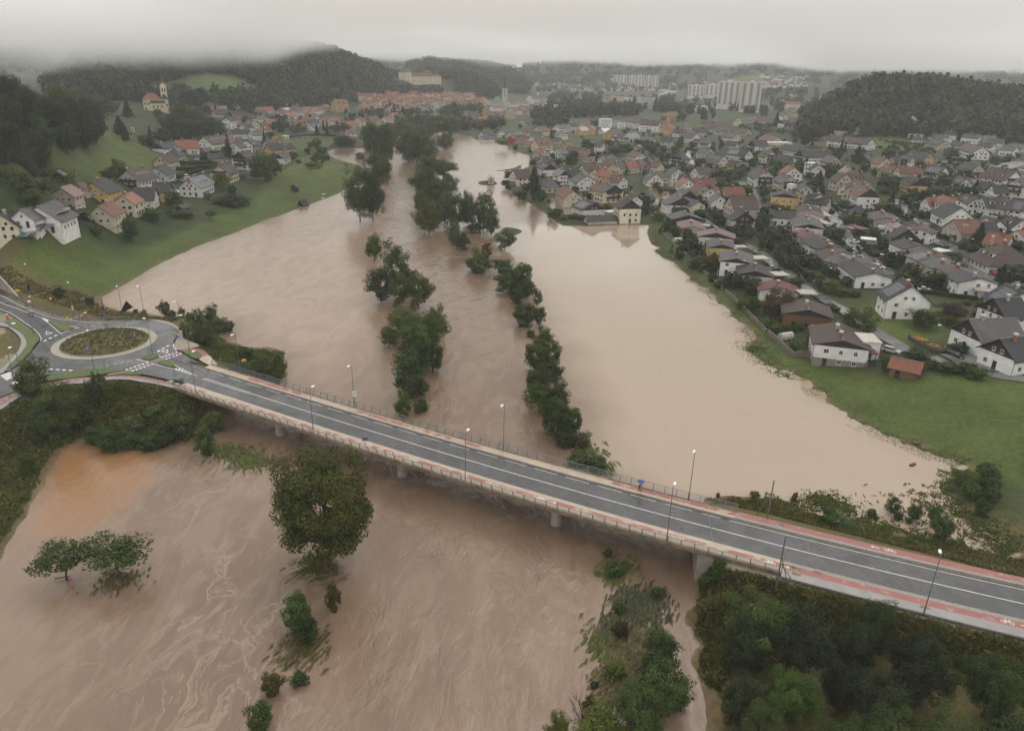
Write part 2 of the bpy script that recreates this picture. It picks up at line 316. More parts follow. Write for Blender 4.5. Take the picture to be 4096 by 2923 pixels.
def height_field():
    a, lr = np.meshgrid(GA, GLR, indexing='ij'); r = np.exp(lr); x = r * np.sin(a); y = r * np.cos(a)
    a, r, x, y = a.ravel(), r.ravel(), x.ravel(), y.ravel(); P = np.stack([x, y], 1)
    near = r < 1500
    dw = np.full(len(r), 500.0); dw[near] = sdist(P[near], W_MAIN)
    for p in PONDS: dw = np.minimum(dw, near_sdist(P, p, 60))
    for p in ISLES: dw = np.maximum(dw, -near_sdist(P, p, 60))
    right = (x > 20) & (y > 70)
    rag = ((fbm(x, y, 9, 3) - 0.5) * np.where(right & (r < 330), 6.5, 1.8) + (fbm(x, y, 2.6, 8, 2) - 0.5) * np.where(right & (r < 330), 3.6, 1.2)) * np.clip((1500 - r) / 900, 0, 1)
    d = dw + rag
    nat = np.empty(len(r)); nat[:] = natural(a, r)
    t = np.clip(d / 34, 0, 1); t = t * t * (3 - 2 * t)
    h = np.where(d > 0, nat * t + np.minimum(d * 0.07, 0.45), -np.minimum(2.0, 0.09 * -d + 0.0))
    de = np.minimum(near_sdist(P, EMB_L, 40), near_sdist(P, EMB_R, 40))
    emb = DECK - 0.45 - 0.5 * np.maximum(0, de - 0.5)
    h = np.where((d > 0) & (de < 0.5), DECK - 0.45, np.where(d > 0, np.maximum(h, np.minimum(emb, d * 0.8)), h))
    h = np.where((d > 0) & (de > 2), h + (fbm(x, y, 14, 5) - 0.5) * np.clip(d / 20, 0, 1) * np.clip(r / 400, 0.25, 3), h)
    h = hills(a, r, h)
    return x, y, h, d, r, a
GX, GY, GH, GD, GR, GAA = height_field()
GHm = GH.reshape(NA, NR)
def ground(x, y):
    a = math.atan2(x, y); r = max(8.01, math.hypot(x, y))
    i = min(max((a - GA[0]) / (GA[1] - GA[0]), 0), NA - 1.001); j = min(max((math.log(r) - GLR[0]) / (GLR[1] - GLR[0]), 0), NR - 1.001)
    i0, j0 = int(i), int(j); fi, fj = i - i0, j - j0
    return float((GHm[i0, j0] * (1 - fj) + GHm[i0, j0 + 1] * fj) * (1 - fi) + (GHm[i0 + 1, j0] * (1 - fj) + GHm[i0 + 1, j0 + 1] * fj) * fi)
_RR = np.exp(GLR)
def gnd(c, x, y, up=0.0):
    """the place on the ground (or `up` metres above it, or on the flood) seen at a crop pixel"""
    d = ray(*full(c, x, y)); a = math.atan2(d[0], d[1]); k = math.hypot(d[0], d[1])
    i = min(max((a - GA[0]) / (GA[1] - GA[0]), 0), NA - 1.001); i0 = int(i); fi = i - i0
    prof = np.maximum(GHm[i0] * (1 - fi) + GHm[i0 + 1] * fi, 0) + up
    zr = CAM_Z + _RR * (d[2] / k); w = np.nonzero(zr <= prof)[0]
    if len(w) == 0: r = _RR[-1]
    else:
        j = max(w[0], 1); e0 = zr[j - 1] - prof[j - 1]; e1 = zr[j] - prof[j]; f = e0 / max(e0 - e1, 1e-9); r = _RR[j - 1] + f * (_RR[j] - _RR[j - 1])
    X, Yw = d[0] / k * r, d[1] / k * r
    return np.array([X, Yw, max(ground(X, Yw), 0)])

# land cover, as areas of the place (meadow, rough weeds, gardens, gravel, bare earth, woodland floor)
def zone(c, pts): return np.array([gnd(c, x, y)[:2] for x, y in pts])
MEADOWS = [zone('D', p) for p in (
 [(0, 590), (60, 555), (180, 520), (330, 545), (480, 480), (560, 455), (600, 400), (640, 360), (700, 345), (760, 355), (830, 380), (740, 445), (600, 495), (440, 555), (330, 605), (240, 660), (150, 640), (60, 600)],
 [(220, 285), (300, 310), (360, 345), (330, 380), (240, 400), (150, 420), (120, 400), (220, 340)],
 [(600, 312), (700, 308), (745, 315), (735, 330), (660, 335), (620, 325)],
 [(1440, 500), (1480, 505), (1760, 790), (1900, 830), (2290, 850), (2290, 1080), (2120, 1040), (1900, 940), (1640, 780), (1600, 680)],
 [(1900, 308), (1990, 300), (2080, 320), (2060, 340), (1950, 335)], [(1900, 690), (2010, 670), (2130, 690), (2120, 750), (2000, 770), (1930, 740)])]
HILL_MEADOWS = [zone('D', p) for p in ([(290, 190), (420, 160), (520, 165), (590, 200), (560, 222), (420, 225), (300, 215)], [(560, 200), (640, 140), (665, 130), (640, 175), (600, 208)],
 [(690, 205), (760, 195), (850, 205), (830, 225), (700, 225)], [(1560, 195), (1640, 175), (1740, 172), (1800, 190), (1700, 200)], [(1360, 190), (1420, 183), (1480, 190), (1440, 200)])]
def land_cover():
    P = np.stack([GX, GY], 1); n = fbm(GX, GY, 12, 11); n2 = fbm(GX, GY, 60, 21)
    W = lambda d, f: np.clip(0.5 - d / f, 0, 1)[:, None]
    meadow = np.array([0.060, 0.084, 0.018]); rough = np.array([0.075, 0.078, 0.022]); dry = np.array([0.115, 0.088, 0.036]); wood = np.array([0.022, 0.030, 0.013])
    garden = np.array([0.034, 0.047, 0.014]); mud = np.array([0.20, 0.135, 0.085]); far = np.array([0.040, 0.052, 0.024]); grav = np.array([0.26, 0.24, 0.20])
    c = garden + (n2[:, None] - 0.5) * np.array([0.05, 0.03, 0.02])
    c = np.where((GR > 700)[:, None], far * (0.7 + 0.6 * n2[:, None]), c)
    de = np.minimum(near_sdist(P, EMB_L, 60), near_sdist(P, EMB_R, 60)); k = W(de - 26 + (n - .5) * 14, 8)
    c = c * (1 - k) + k * (rough * (1 - n[:, None]) + dry * n[:, None])
    sh = W(de - 1.2, 1.5) * (n > 0.5)[:, None] * 0.6; c = c * (1 - sh) + grav * sh
    for p in MEADOWS:
        k = W(near_sdist(P, p, 60), 6); c = c * (1 - k) + k * meadow * (0.75 + 0.5 * n2[:, None])
    for H in HILLS:
        if H['t']:
            zc = np.interp(GAA, H['a'], H['z'], left=-50, right=-50); d = GR - np.interp(GAA, H['a'], H['R']); u = np.clip(np.where(d < 0, 1 + d / H['f'], 1 - d / H['b']), 0, 1)
            k = (np.clip((u * (zc > 20) - 0.12) * 6, 0, 1))[:, None]; c = c * (1 - k) + k * wood
    for p in HILL_MEADOWS:
        k = W(near_sdist(P, p, 90), 25); c = c * (1 - k) + k * np.array([0.075, 0.11, 0.04]) * (0.7 + 0.6 * n2[:, None])
    k = (np.clip(1 - (GD + (n - .5) * 3) / 2.2, 0, 1) * np.clip(1 - GR / 900, 0, 1) * 0.55)[:, None]; c = c * (1 - k) + k * mud
    return np.clip(c, 0.005, 0.5)
def ground_mat():
    m, nt, n, l, p = _mat("ground_cover"); p.inputs["Roughness"].default_value = 0.8; p.inputs["Specular IOR Level"].default_value = 0.2
    at = n.new("ShaderNodeAttribute"); at.attribute_name = "cover"; tc = n.new("ShaderNodeTexCoord")
    def nz(s, d):
        q = n.new("ShaderNodeTexNoise"); q.inputs["Scale"].default_value = s; q.inputs["Detail"].default_value = d; l(tc.outputs["Object"], q.inputs["Vector"]); return q
    a, b, e = nz(0.9, 6), nz(0.06, 4), nz(4.0, 4)
    s1 = n.new("ShaderNodeMath"); s1.operation = 'MULTIPLY_ADD'; l(a.outputs[0], s1.inputs[0]); s1.inputs[1].default_value = 1.3; s1.inputs[2].default_value = -0.15
    s2 = n.new("ShaderNodeMath"); s2.operation = 'MULTIPLY_ADD'; l(b.outputs[0], s2.inputs[0]); s2.inputs[1].default_value = 1.1; l(s1.outputs[0], s2.inputs[2])
    h = n.new("ShaderNodeHueSaturation"); l(at.outputs["Color"], h.inputs["Color"]); l(s2.outputs[0], h.inputs["Value"])
    hm = n.new("ShaderNodeMapRange"); hm.inputs[3].default_value = 0.45; hm.inputs[4].default_value = 0.535; l(e.outputs[0], hm.inputs[0]); l(hm.outputs[0], h.inputs["Hue"])
    l(h.outputs[0], p.inputs["Base Color"])
    bp = n.new("ShaderNodeBump"); bp.inputs["Strength"].default_value = 0.8; bp.inputs["Distance"].default_value = 0.25
    l(e.outputs[0], bp.inputs["Height"]); l(bp.outputs[0], p.inputs["Normal"])
    return m
def fan_quads(na, nr):
    i, j = np.meshgrid(np.arange(na - 1), np.arange(nr - 1), indexing='ij'); k = (i * nr + j).ravel()
    return np.stack([k, k + 1, k + nr + 1, k + nr], 1)
_me = quads_mesh("ground", np.stack([GX, GY, GH], 1), fan_quads(NA, NR), [ground_mat()], True)
_ca = _me.color_attributes.new("cover", 'FLOAT_COLOR', 'POINT')
_lc = land_cover(); _ca.data.foreach_set("color", np.concatenate([_lc, np.ones((len(_lc), 1))], 1).astype(np.float32).ravel())
tag(obj("ground", _me), kind='structure')

# ------------------------------------------------------------------ flood water
RIVER = ctr('D', [(880, 300), (960, 292), (990, 310), (975, 370), (960, 440), (965, 520), (1000, 600), (1080, 640), (1130, 720), (1160, 820), (1220, 930), (1290, 1030), (1330, 1120), (1290, 1300), (1250, 1640), (700, 1640), (760, 1300), (720, 1020),
     (860, 930), (880, 780), (850, 660), (860, 560), (830, 440), (860, 350)])
CALM = ctr('D', [(1140, 500), (1440, 490), (1700, 760), (2150, 1040), (2200, 1230), (1500, 1120), (1340, 1060), (1260, 880), (1180, 640)])
CLEAR = ctr('D', [(140, 990), (330, 990), (350, 1040), (300, 1100), (240, 1160), (150, 1200), (60, 1190)])
FOAMY = ctr('D', [(330, 1040), (620, 1020), (640, 1250), (640, 1420), (620, 1700), (60, 1700), (100, 1480), (250, 1330), (330, 1200)])
PALE = ctr('D', [(150, 690), (250, 640), (440, 540), (700, 445), (800, 400), (860, 300), (1050, 296), (1180, 345), (1130, 460), (1020, 420), (960, 330), (900, 330), (850, 500), (840, 640), (800, 760), (720, 830), (640, 790), (480, 700)])  # upstream field whose sky reflection is put into the water colour
def flood_mat():
    m, nt, n, l, p = _mat("flood_water"); p.inputs["IOR"].default_value = 1.38; p.inputs["Specular IOR Level"].default_value = 0.5
    tc = n.new("ShaderNodeTexCoord")
    def attr(k):
        a = n.new("ShaderNodeAttribute"); a.attribute_name = k; return a.outputs["Fac"]
    def noise(s, d, vec=None, dist=0.0, rough=0.5):
        q = n.new("ShaderNodeTexNoise"); q.inputs["Scale"].default_value = s; q.inputs["Detail"].default_value = d; q.inputs["Distortion"].default_value = dist; q.inputs["Roughness"].default_value = rough
        l(vec or tc.outputs["Object"], q.inputs["Vector"]); return q.outputs[0]
    def math_(op, a, b=None, c=None):
        q = n.new("ShaderNodeMath"); q.operation = op
        for i, v in enumerate((a, b, c)):
            if v is None: continue
            if isinstance(v, (int, float)): q.inputs[i].default_value = v
            else: l(v, q.inputs[i])
        return q.outputs[0]
    def ramp(v, a, b, lo=0.0, hi=1.0):
        q = n.new("ShaderNodeMapRange"); q.interpolation_type = 'SMOOTHSTEP'; q.inputs[1].default_value = a; q.inputs[2].default_value = b; q.inputs[3].default_value = lo; q.inputs[4].default_value = hi; l(v, q.inputs[0]); return q.outputs[0]
    def mix(f, a, b):
        q = n.new("ShaderNodeMix"); q.data_type = 'RGBA'
        l(f, q.inputs[0])
        for i, v in ((6, a), (7, b)):
            if isinstance(v, tuple): q.inputs[i].default_value = (*v, 1)
            else: l(v, q.inputs[i])
        return q.outputs[2]
    # stretched coordinates along the current (towards the viewer)
    mp = n.new("ShaderNodeMapping"); mp.inputs["Rotation"].default_value = (0, 0, math.radians(-12)); mp.inputs["Scale"].default_value = (1.0, 0.42, 1); l(tc.outputs["Object"], mp.inputs[0])
    big = noise(0.035, 4, mp.outputs[0]); mid = noise(0.16, 6, mp.outputs[0], 1.2)
    base = mix(ramp(big, 0.35, 0.65), (0.158, 0.104, 0.070), (0.205, 0.140, 0.097))
    base = mix(ramp(mid, 0.45, 0.62, 0.0, 0.45), base, (0.245, 0.175, 0.125))
    base = mix(attr("pale"), base, mix(ramp(mid, 0.35, 0.62), (0.285, 0.205, 0.148), (0.325, 0.240, 0.176)))  # sky reflection on the upstream water painted as a paler base
    base = mix(attr("calm"), base, (0.365, 0.292, 0.218))  # lighter base colour painted in for sky mirrored on calm water
    base = mix(math_('MULTIPLY', attr("clear"), ramp(mid, 0.25, 0.6, 0.55, 1.0)), base, (0.26, 0.135, 0.060))
    # drifting foam: a network of strands where two warped noises meet
    wp = n.new("ShaderNodeTexNoise"); wp.inputs["Scale"].default_value = 0.09; wp.inputs["Detail"].default_value = 4; l(tc.outputs["Object"], wp.inputs["Vector"])
    sc = n.new("ShaderNodeVectorMath"); sc.operation = 'MULTIPLY_ADD'; l(wp.outputs["Color"], sc.inputs[0]); sc.inputs[1].default_value = (6, 10, 0); l(mp.outputs[0], sc.inputs[2])
    f1 = noise(0.16, 5, sc.outputs[0], 0.6, 0.55); f2 = noise(0.34, 4, sc.outputs[0], 0.8)
    st1 = ramp(math_('ABSOLUTE', math_('SUBTRACT', f1, 0.5)), 0.0, 0.032, 1.0, 0.0); st2 = ramp(math_('ABSOLUTE', math_('SUBTRACT', f2, 0.5)), 0.0, 0.02, 0.7, 0.0)
    net = math_('MAXIMUM', st1, st2); net = math_('MULTIPLY', net, ramp(noise(0.05, 3), 0.36, 0.58))
    foam = math_('MULTIPLY', net, attr("foam"))
    col = mix(math_('MULTIPLY', foam, 0.5), base, (0.34, 0.275, 0.215))
    wh = math_('MULTIPLY', ramp(noise(0.55, 7, mp.outputs[0], 1.5, 0.62), 0.63, 0.74), attr("rapid"))
    col = mix(math_('MULTIPLY', wh, 0.5), col, (0.34, 0.26, 0.20))
    dk = math_('MULTIPLY', ramp(math_('ABSOLUTE', math_('SUBTRACT', noise(0.22, 5, sc.outputs[0], 1.6, 0.6), 0.5)), 0.0, 0.012, 1.0, 0.0), attr("rapid"))
    dk = math_('MULTIPLY', dk, ramp(noise(0.07, 3), 0.42, 0.6))
    col = mix(math_('MULTIPLY', dk, 0.6), col, (0.105, 0.066, 0.042))
    l(col, p.inputs["Base Color"])
    l(math_('ADD', math_('MULTIPLY', foam, 0.25), math_('MULTIPLY_ADD', attr("calm"), -0.06, 0.11)), p.inputs["Roughness"])
    w1 = noise(0.75, 6, mp.outputs[0], 0.8, 0.66); w2 = noise(0.28, 5, mp.outputs[0], 1.4, 0.6)
    h = math_('ADD', math_('MULTIPLY', w1, 0.15), math_('MULTIPLY', w2, math_('MULTIPLY', attr("rapid"), 0.55)))
    h = math_('MULTIPLY', h, math_('ADD', math_('MULTIPLY', attr("calm"), -0.93), 1.0))
    b = n.new("ShaderNodeBump"); b.inputs["Distance"].default_value = 1.0; b.inputs["Strength"].default_value = 0.75; l(h, b.inputs["Height"]); l(b.outputs[0], p.inputs["Normal"])
    return m
def build_water():
    na, nr = 281, 330; a, lr = np.meshgrid(np.radians(np.linspace(-61, 61, na)), np.linspace(math.log(9), math.log(1500), nr), indexing='ij')
    r = np.exp(lr); x = (r * np.sin(a)).ravel(); y = (r * np.cos(a)).ravel(); P = np.stack([x, y], 1)
    me = quads_mesh("water", np.stack([x, y, np.zeros_like(x)], 1), fan_quads(na, nr), [flood_mat()], True)
    n = fbm(x, y, 25, 31) - 0.5
    for k, poly, f in (("rapid", RIVER, 22), ("calm", CALM, 26), ("pale", PALE, 24), ("clear", CLEAR, 7), ("foam", FOAMY, 26)):
        v = np.clip(0.5 - (sdist(P, poly) + n * f * 0.8) / f, 0, 1); v = v * v * (3 - 2 * v)
        if k == "rapid": v = 0.25 + 0.75 * v
        if k == "foam": v = 0.12 + 0.88 * v
        at = me.attributes.new(k, 'FLOAT', 'POINT'); at.data.foreach_set("value", v.astype(np.float32))
    tag(obj("water", me), kind='structure')
build_water()
# ------------------------------------------------------------------ roads, roundabout
def road_mat():
    m, nt, n, l, p = _mat("wet_asphalt"); tc = n.new("ShaderNodeTexCoord")
    def nz(s, d, dist=0.0):
        q = n.new("ShaderNodeTexNoise"); q.inputs["Scale"].default_value = s; q.inputs["Detail"].default_value = d; q.inputs["Distortion"].default_value = dist; l(tc.outputs["Object"], q.inputs["Vector"]); return q.outputs[0]
    r = n.new("ShaderNodeValToRGB"); r.color_ramp.elements[0].position = .35; r.color_ramp.elements[1].position = .7
    r.color_ramp.elements[0].color = (.040, .041, .046, 1); r.color_ramp.elements[1].color = (.066, .067, .073, 1); l(nz(0.25, 7, .5), r.inputs[0]); l(r.outputs[0], p.inputs["Base Color"])
    g = n.new("ShaderNodeMapRange"); g.inputs[1].default_value = .38; g.inputs[2].default_value = .68; g.inputs[3].default_value = .20; g.inputs[4].default_value = .55; l(nz(0.16, 5, 1.0), g.inputs[0]); l(g.outputs[0], p.inputs["Roughness"])
    b = n.new("ShaderNodeBump"); b.inputs["Strength"].default_value = .25; b.inputs["Distance"].default_value = .02; l(nz(9, 3), b.inputs["Height"]); l(b.outputs[0], p.inputs["Normal"])
    return m
def worn_mat(name, c1, c2, lo, hi, rough=.4, s=0.6):
    m, nt, n, l, p = _mat(name); p.inputs["Roughness"].default_value = rough; tc = n.new("ShaderNodeTexCoord")
    q = n.new("ShaderNodeTexNoise"); q.inputs["Scale"].default_value = s; q.inputs["Detail"].default_value = 8; q.inputs["Roughness"].default_value = .62; l(tc.outputs["Object"], q.inputs["Vector"])
    r = n.new("ShaderNodeValToRGB"); r.color_ramp.elements[0].position = lo; r.color_ramp.elements[1].position = hi
    r.color_ramp.elements[0].color = (*c1, 1); r.color_ramp.elements[1].color = (*c2, 1); l(q.outputs[0], r.inputs[0]); l(r.outputs[0], p.inputs["Base Color"]); return m
def paver_mat():
    m, nt, n, l, p = _mat("grey_pavers"); p.inputs["Roughness"].default_value = .5; tc = n.new("ShaderNodeTexCoord")
    b = n.new("ShaderNodeTexBrick"); b.inputs["Scale"].default_value = 1; b.inputs["Brick Width"].default_value = .3; b.inputs["Row Height"].default_value = .3; b.inputs["Mortar Size"].default_value = .03
    b.inputs["Color1"].default_value = (.25, .23, .20, 1); b.inputs["Color2"].default_value = (.32, .295, .26, 1); b.inputs["Mortar"].default_value = (.12, .115, .10, 1)
    l(tc.outputs["Object"], b.inputs["Vector"]); l(b.outputs[0], p.inputs["Base Color"]); return m
ASPH = road_mat(); PAVER = paver_mat()
WHITE = worn_mat("white_road_paint", (.42, .42, .41), (.78, .78, .76), .25, .5, .4, 1.5)
REDL = worn_mat("red_cycle_lane_coating", (.30, .235, .19), (.255, .078, .070), .33, .44, .4, .55)
REDW = worn_mat("worn_red_cycle_coating", (.37, .30, .235), (.27, .088, .076), .42, .53, .35, .45)
REDD = worn_mat("red_asphalt_path", (.17, .088, .080), (.235, .082, .074), .3, .6, .4, .8)
FOOT = mat("beige_wet_concrete", (.40, .33, .255), .28, .12, .5, bump=.1)
FOOTG = mat("grey_path_asphalt", (.24, .23, .225), .4, .12, .6)
CONC = mat("weathered_concrete", (.30, .27, .235), .7, .25, .5, bump=.3, bscale=4)
FASC = mat("stained_edge_beam", (.16, .12, .08), .7, .4, .8, bump=.2)
KERB = mat("wet_kerb_and_shadow", (.085, .072, .06), .35, .3, 1.0)  # dark wet kerb tone, also paints the kerb shadow along the far gutter
KERBL = mat("light_kerb_stone", (.34, .32, .28), .5, .12, 1.0)
JOINT = mat("worn_joint_strip", (.10, .098, .095), .5, .2, 2.0)
STEEL = mat("galvanised_steel", (.22, .235, .245), .4, .1, 2.0, metal=.6)
STEELD = mat("grey_painted_steel", (.13, .145, .155), .45, .1, 2.0, metal=.3)
LAMPW = mat("white_lamp_housing", (.82, .83, .84), .3, .03, 1.0)
GRASSY = mat("short_verge_grass", (.055, .095, .022), .8, .3, 1.2, bump=.6, bscale=6, col2=(.105, .13, .042))
MOUND = mat("island_rough_grass", (.055, .064, .018), .8, .3, .9, bump=.9, bscale=5, col2=(.115, .098, .038))
GRAVEL = mat("pale_gravel", (.21, .19, .155), .8, .3, 1.5, bump=.5, bscale=9, col2=(.34, .31, .26))
def sheet(name, pts, z, m, parent=None, thick=None):
    pts = [(float(p[0]), float(p[1])) for p in pts]
    a = sum(pts[i][0] * pts[(i + 1) % len(pts)][1] - pts[(i + 1) % len(pts)][0] * pts[i][1] for i in range(len(pts)))
    if a < 0: pts = pts[::-1]
    if thick: return MB().prism(pts, z - thick, z).build(name, [m], parent)
    return obj(name, mesh_data(name, [(x, y, z) for x, y in pts], [tuple(range(len(pts)))], [m]), parent)
def smooth_poly(P, closed=True, n=4):
    P = np.asarray(P, float)[:, :2]; m = len(P); out = []
    for i in range(m if closed else m - 1):
        p0, p1, p2, p3 = (P[(i - 1) % m] if closed or i > 0 else P[i], P[i], P[(i + 1) % m], P[(i + 2) % m] if closed or i + 2 < m else P[i + 1])
        for k in range(n):
            t = k / n; out.append(.5 * ((2 * p1) + (p2 - p0) * t + (2 * p0 - 5 * p1 + 4 * p2 - p3) * t * t + (3 * p1 - p0 - 3 * p2 + p3) * t ** 3))
    if not closed: out.append(P[-1])
    return np.array(out)
def kp(pts, c='K', z=DECK, sm=True): 
    w = ctr(c, pts, z); return smooth_poly(w) if sm else w
def ribbon(name, s0, s1, o0, o1, z, m, parent=None, thick=None, n=None, mesh=None):
    n = n or max(2, int((s1 - s0) / 3)); S = np.linspace(s0, s1, n + 1); b = mesh or MB()
    A = [line_pt(s, o0, z) for s in S]; B = [line_pt(s, o1, z) for s in S]
    for i in range(n):
        if thick:
            q = [A[i], A[i + 1], B[i + 1], B[i]]; d = Vector((0, 0, thick))
            F = [(4, 5, 6, 7), (0, 3, 2, 1), (1, 0, 4, 5), (3, 2, 6, 7)]
            F = [(4, 5, 6, 7), (3, 2, 1, 0), (0, 1, 5, 4), (2, 3, 7, 6)]
            if i == 0: F.append((3, 0, 4, 7))
            if i == n - 1: F.append((1, 2, 6, 5))
            b.add([v - d for v in q] + q, F)
        else: b.add([A[i], A[i + 1], B[i + 1], B[i]], [(0, 1, 2, 3)])
    return None if mesh else b.build(name, [m], parent)

JW = dict(L0=1.83, L1=-3.3, R0=115.9, R1=112.3)
ASPHALT = kp([(-420, 60), (0, 215), (140, 285), (280, 355), (400, 410), (520, 450), (640, 480), (760, 500), (900, 515), (1080, 526), (1200, 530), (1320, 525), (1480, 514), (1620, 513), (1760, 523), (1880, 548),
   (1960, 580), (2010, 625), (2022, 670), (1992, 720), (1970, 770), (1977, 810), (2010, 850), (2060, 885), (2177, 949), (2267, 999)], sm=False)
ASPHALT = list(smooth_poly(ASPHALT, False)) + [np.array(line_pt(s, 3.75)[:2]) for s in np.linspace(-14, 0, 6)] + [np.array(line_pt(s, -3.75)[:2]) for s in np.linspace(0, -6, 4)] + \
   list(smooth_poly(kp([(2000, 1210), (1857, 1174), (1700, 1140), (1600, 1118), (1500, 1090), (1380, 1075), (1290, 1065), (1180, 1060), (1060, 1060), (960, 1075), (860, 1095), (760, 1110), (640, 1122), (540, 1140), (440, 1178),
   (340, 1222), (250, 1275), (150, 1325), (0, 1385), (-420, 1560), (-420, 1300), (0, 1150), (100, 1100), (190, 1050), (280, 980), (360, 890), (430, 790), (468, 745), (470, 720), (430, 665), (370, 610), (280, 550), (180, 480), (80, 425), (0, 395), (-420, 200)], sm=False), False))
road = sheet("road", ASPHALT, DECK, ASPH); tag(road, kind='structure')
tag(ribbon("road", JW['R1'] + 1.5, S_END, -3.75, 3.75, DECK + .006, ASPH), kind='structure')
# apron and planted island of the roundabout
RC = (-102.1, 171.0)
def ring_pts(r, n=64, c=RC): return [(c[0] + r * math.cos(2 * math.pi * i / n), c[1] + r * math.sin(2 * math.pi * i / n)) for i in range(n)]
isl = empty("roundabout_island", (RC[0], RC[1], DECK), 0, "round planted traffic island with rough grass mound and pale cobbled apron", "traffic island")
_b = MB(); _b.prism(ring_pts(11.8, c=(0, 0)), .0, .10); _b.build("cobbled_apron", [worn_mat("apron_cobbles", (.24, .22, .18), (.36, .33, .27), .35, .65, .6, 2.5)], isl)
_b = MB(); _b.prism(ring_pts(10.25, c=(0, 0)), .0, .2); _b.build("kerb_ring", [KERBL], isl)
V = [(0, 0, 1.9)]; F = []
for k in range(1, 9):
    r = 10.05 * k / 8; V += [(r * math.cos(2 * math.pi * i / 48), r * math.sin(2 * math.pi * i / 48), .205 + 1.7 * (1 - (k / 8) ** 2.2) + random.uniform(-.06, .1) * (k < 8)) for i in range(48)]
F += [(0, 1 + i, 1 + (i + 1) % 48) for i in range(48)]
for k in range(7): F += [(1 + k * 48 + i, 1 + (k + 1) * 48 + i, 1 + (k + 1) * 48 + (i + 1) % 48, 1 + k * 48 + (i + 1) % 48) for i in range(48)]
obj("grass_mound", mesh_data("grass_mound", V, F, [MOUND], None, True), isl)
def island(name, pts, label, top=GRASSY, c='K', h=.13):
    P = kp(pts, c); z = DECK; ce = P.mean(0)
    e = empty(name, (ce[0], ce[1], z), 0, label, "traffic island")
    q = P - ce; a = sum(q[i][0] * q[(i + 1) % len(q)][1] - q[(i + 1) % len(q)][0] * q[i][1] for i in range(len(q)))
    if a < 0: q = q[::-1]
    MB().prism(q, -.05, h).build("kerb", [KERB], e); MB().prism(q * .93, h, h + .06).build("grass_top", [top], e)
island("splitter_island", [(550, 532), (600, 520), (700, 552), (840, 600), (800, 625), (720, 640), (690, 635), (630, 590)], "long grassy splitter island on the tunnel side of the roundabout")
island("splitter_island", [(1605, 948), (1700, 905), (1760, 895), (1808, 922), (1690, 970)], "small grassy splitter island between roundabout and red cycle crossing")
island("splitter_island", [(1790, 997), (1885, 966), (1950, 1000), (2012, 1045), (1990, 1056), (1900, 1040)], "grassy splitter island with black and yellow post facing the bridge")
island("splitter_island", [(215, 1122), (300, 1085), (345, 1095), (300, 1150), (250, 1150)], "grassy splitter island near the zebra crossings")
island("grass_verge", [(350, 1215), (450, 1178), (560, 1150), (700, 1113), (860, 1092), (1060, 1062), (1280, 1067), (1400, 1083), (1230, 1122), (1000, 1152), (800, 1178), (600, 1200), (450, 1235), (370, 1235)], "long grass verge between roundabout and red cycle path", h=.1)
island("grass_verge", [(1225, 1150), (1380, 1112), (1480, 1103), (1610, 1125), (1560, 1142), (1400, 1135), (1280, 1148)], "thin grass strip inside the cycle path fork", h=.1)
island("grass_verge", [(75, 1092), (80, 1060), (160, 985), (240, 900), (305, 800), (295, 720), (230, 640), (110, 570), (60, 520), (180, 500), (270, 560), (355, 620), (420, 675), (450, 725), (445, 748), (400, 795), (340, 880), (260, 965), (170, 1040), (110, 1085)], "curved grass verge between the side road and pale footpath", h=.1)
island("grass_verge", [(385, 305), (470, 298), (560, 325), (592, 375), (520, 385), (440, 350)], "small oval lawn ringed by the red cycle loop", c='M', h=.1)
island("grass_verge", [(40, 1372), (130, 1325), (250, 1280), (268, 1290), (160, 1340), (60, 1375)], "narrow grass strip along the red path below the zebra crossing", h=.1)
# footways, cycle paths
tag(sheet("footpath", kp([(-420, 500), (0, 540), (60, 548), (120, 570), (230, 640), (290, 720), (303, 790), (285, 860), (220, 940), (130, 1020), (60, 1085), (0, 1125), (-420, 1290), (-420, 1240), (0, 1072), (110, 965), (200, 870), (235, 790), (230, 720), (180, 660), (100, 600), (0, 578), (-420, 540)]), DECK + .008, FOOTG), kind='structure')
tag(sheet("footpath", kp([(-420, 1620), (0, 1485), (100, 1420), (200, 1365), (300, 1325), (450, 1290), (600, 1262), (800, 1222), (1000, 1197), (1250, 1166), (1450, 1164), (1600, 1186), (1800, 1222), (1990, 1262), (2130, 1285), (2130, 1315), (1985, 1288), (1800, 1245), (1600, 1212), (1450, 1188), (1250, 1190), (1000, 1225), (700, 1248), (450, 1315), (250, 1378), (100, 1465), (0, 1530), (-420, 1700)]), DECK + .008, FOOTG), kind='structure')
tag(sheet("cycle_path", kp([(-420, 1500), (0, 1400), (100, 1345), (200, 1308), (300, 1272), (450, 1240), (600, 1215), (800, 1178), (1000, 1162), (1230, 1148), (1350, 1138), (1480, 1144), (1600, 1155), (1800, 1192), (1990, 1236), (2140, 1268), (2130, 1285), (1990, 1262), (1800, 1222), (1600, 1186), (1450, 1164), (1250, 1166), (1000, 1197), (800, 1222), (600, 1262), (450, 1290), (300, 1325), (200, 1365), (100, 1420), (0, 1485), (-420, 1620)]), DECK + .014, REDD), kind='structure')
tag(sheet("cycle_path", kp([(350, 288), (420, 266), (520, 268), (600, 288), (645, 318), (664, 345), (600, 362), (562, 322), (480, 293), (400, 303)], 'M'), DECK + .11, REDD, None, .16), kind='structure')
tag(sheet("cycle_path", kp([(1225, 1122), (1400, 1090), (1500, 1072), (1720, 985), (1860, 932), (2040, 876), (2050, 892), (1870, 958), (1730, 1008), (1510, 1098), (1400, 1112), (1250, 1140)]), DECK + .012, worn_mat("worn_red_crossing", (.13, .10, .095), (.22, .10, .09), .35, .6, .4, .6)), kind='structure')
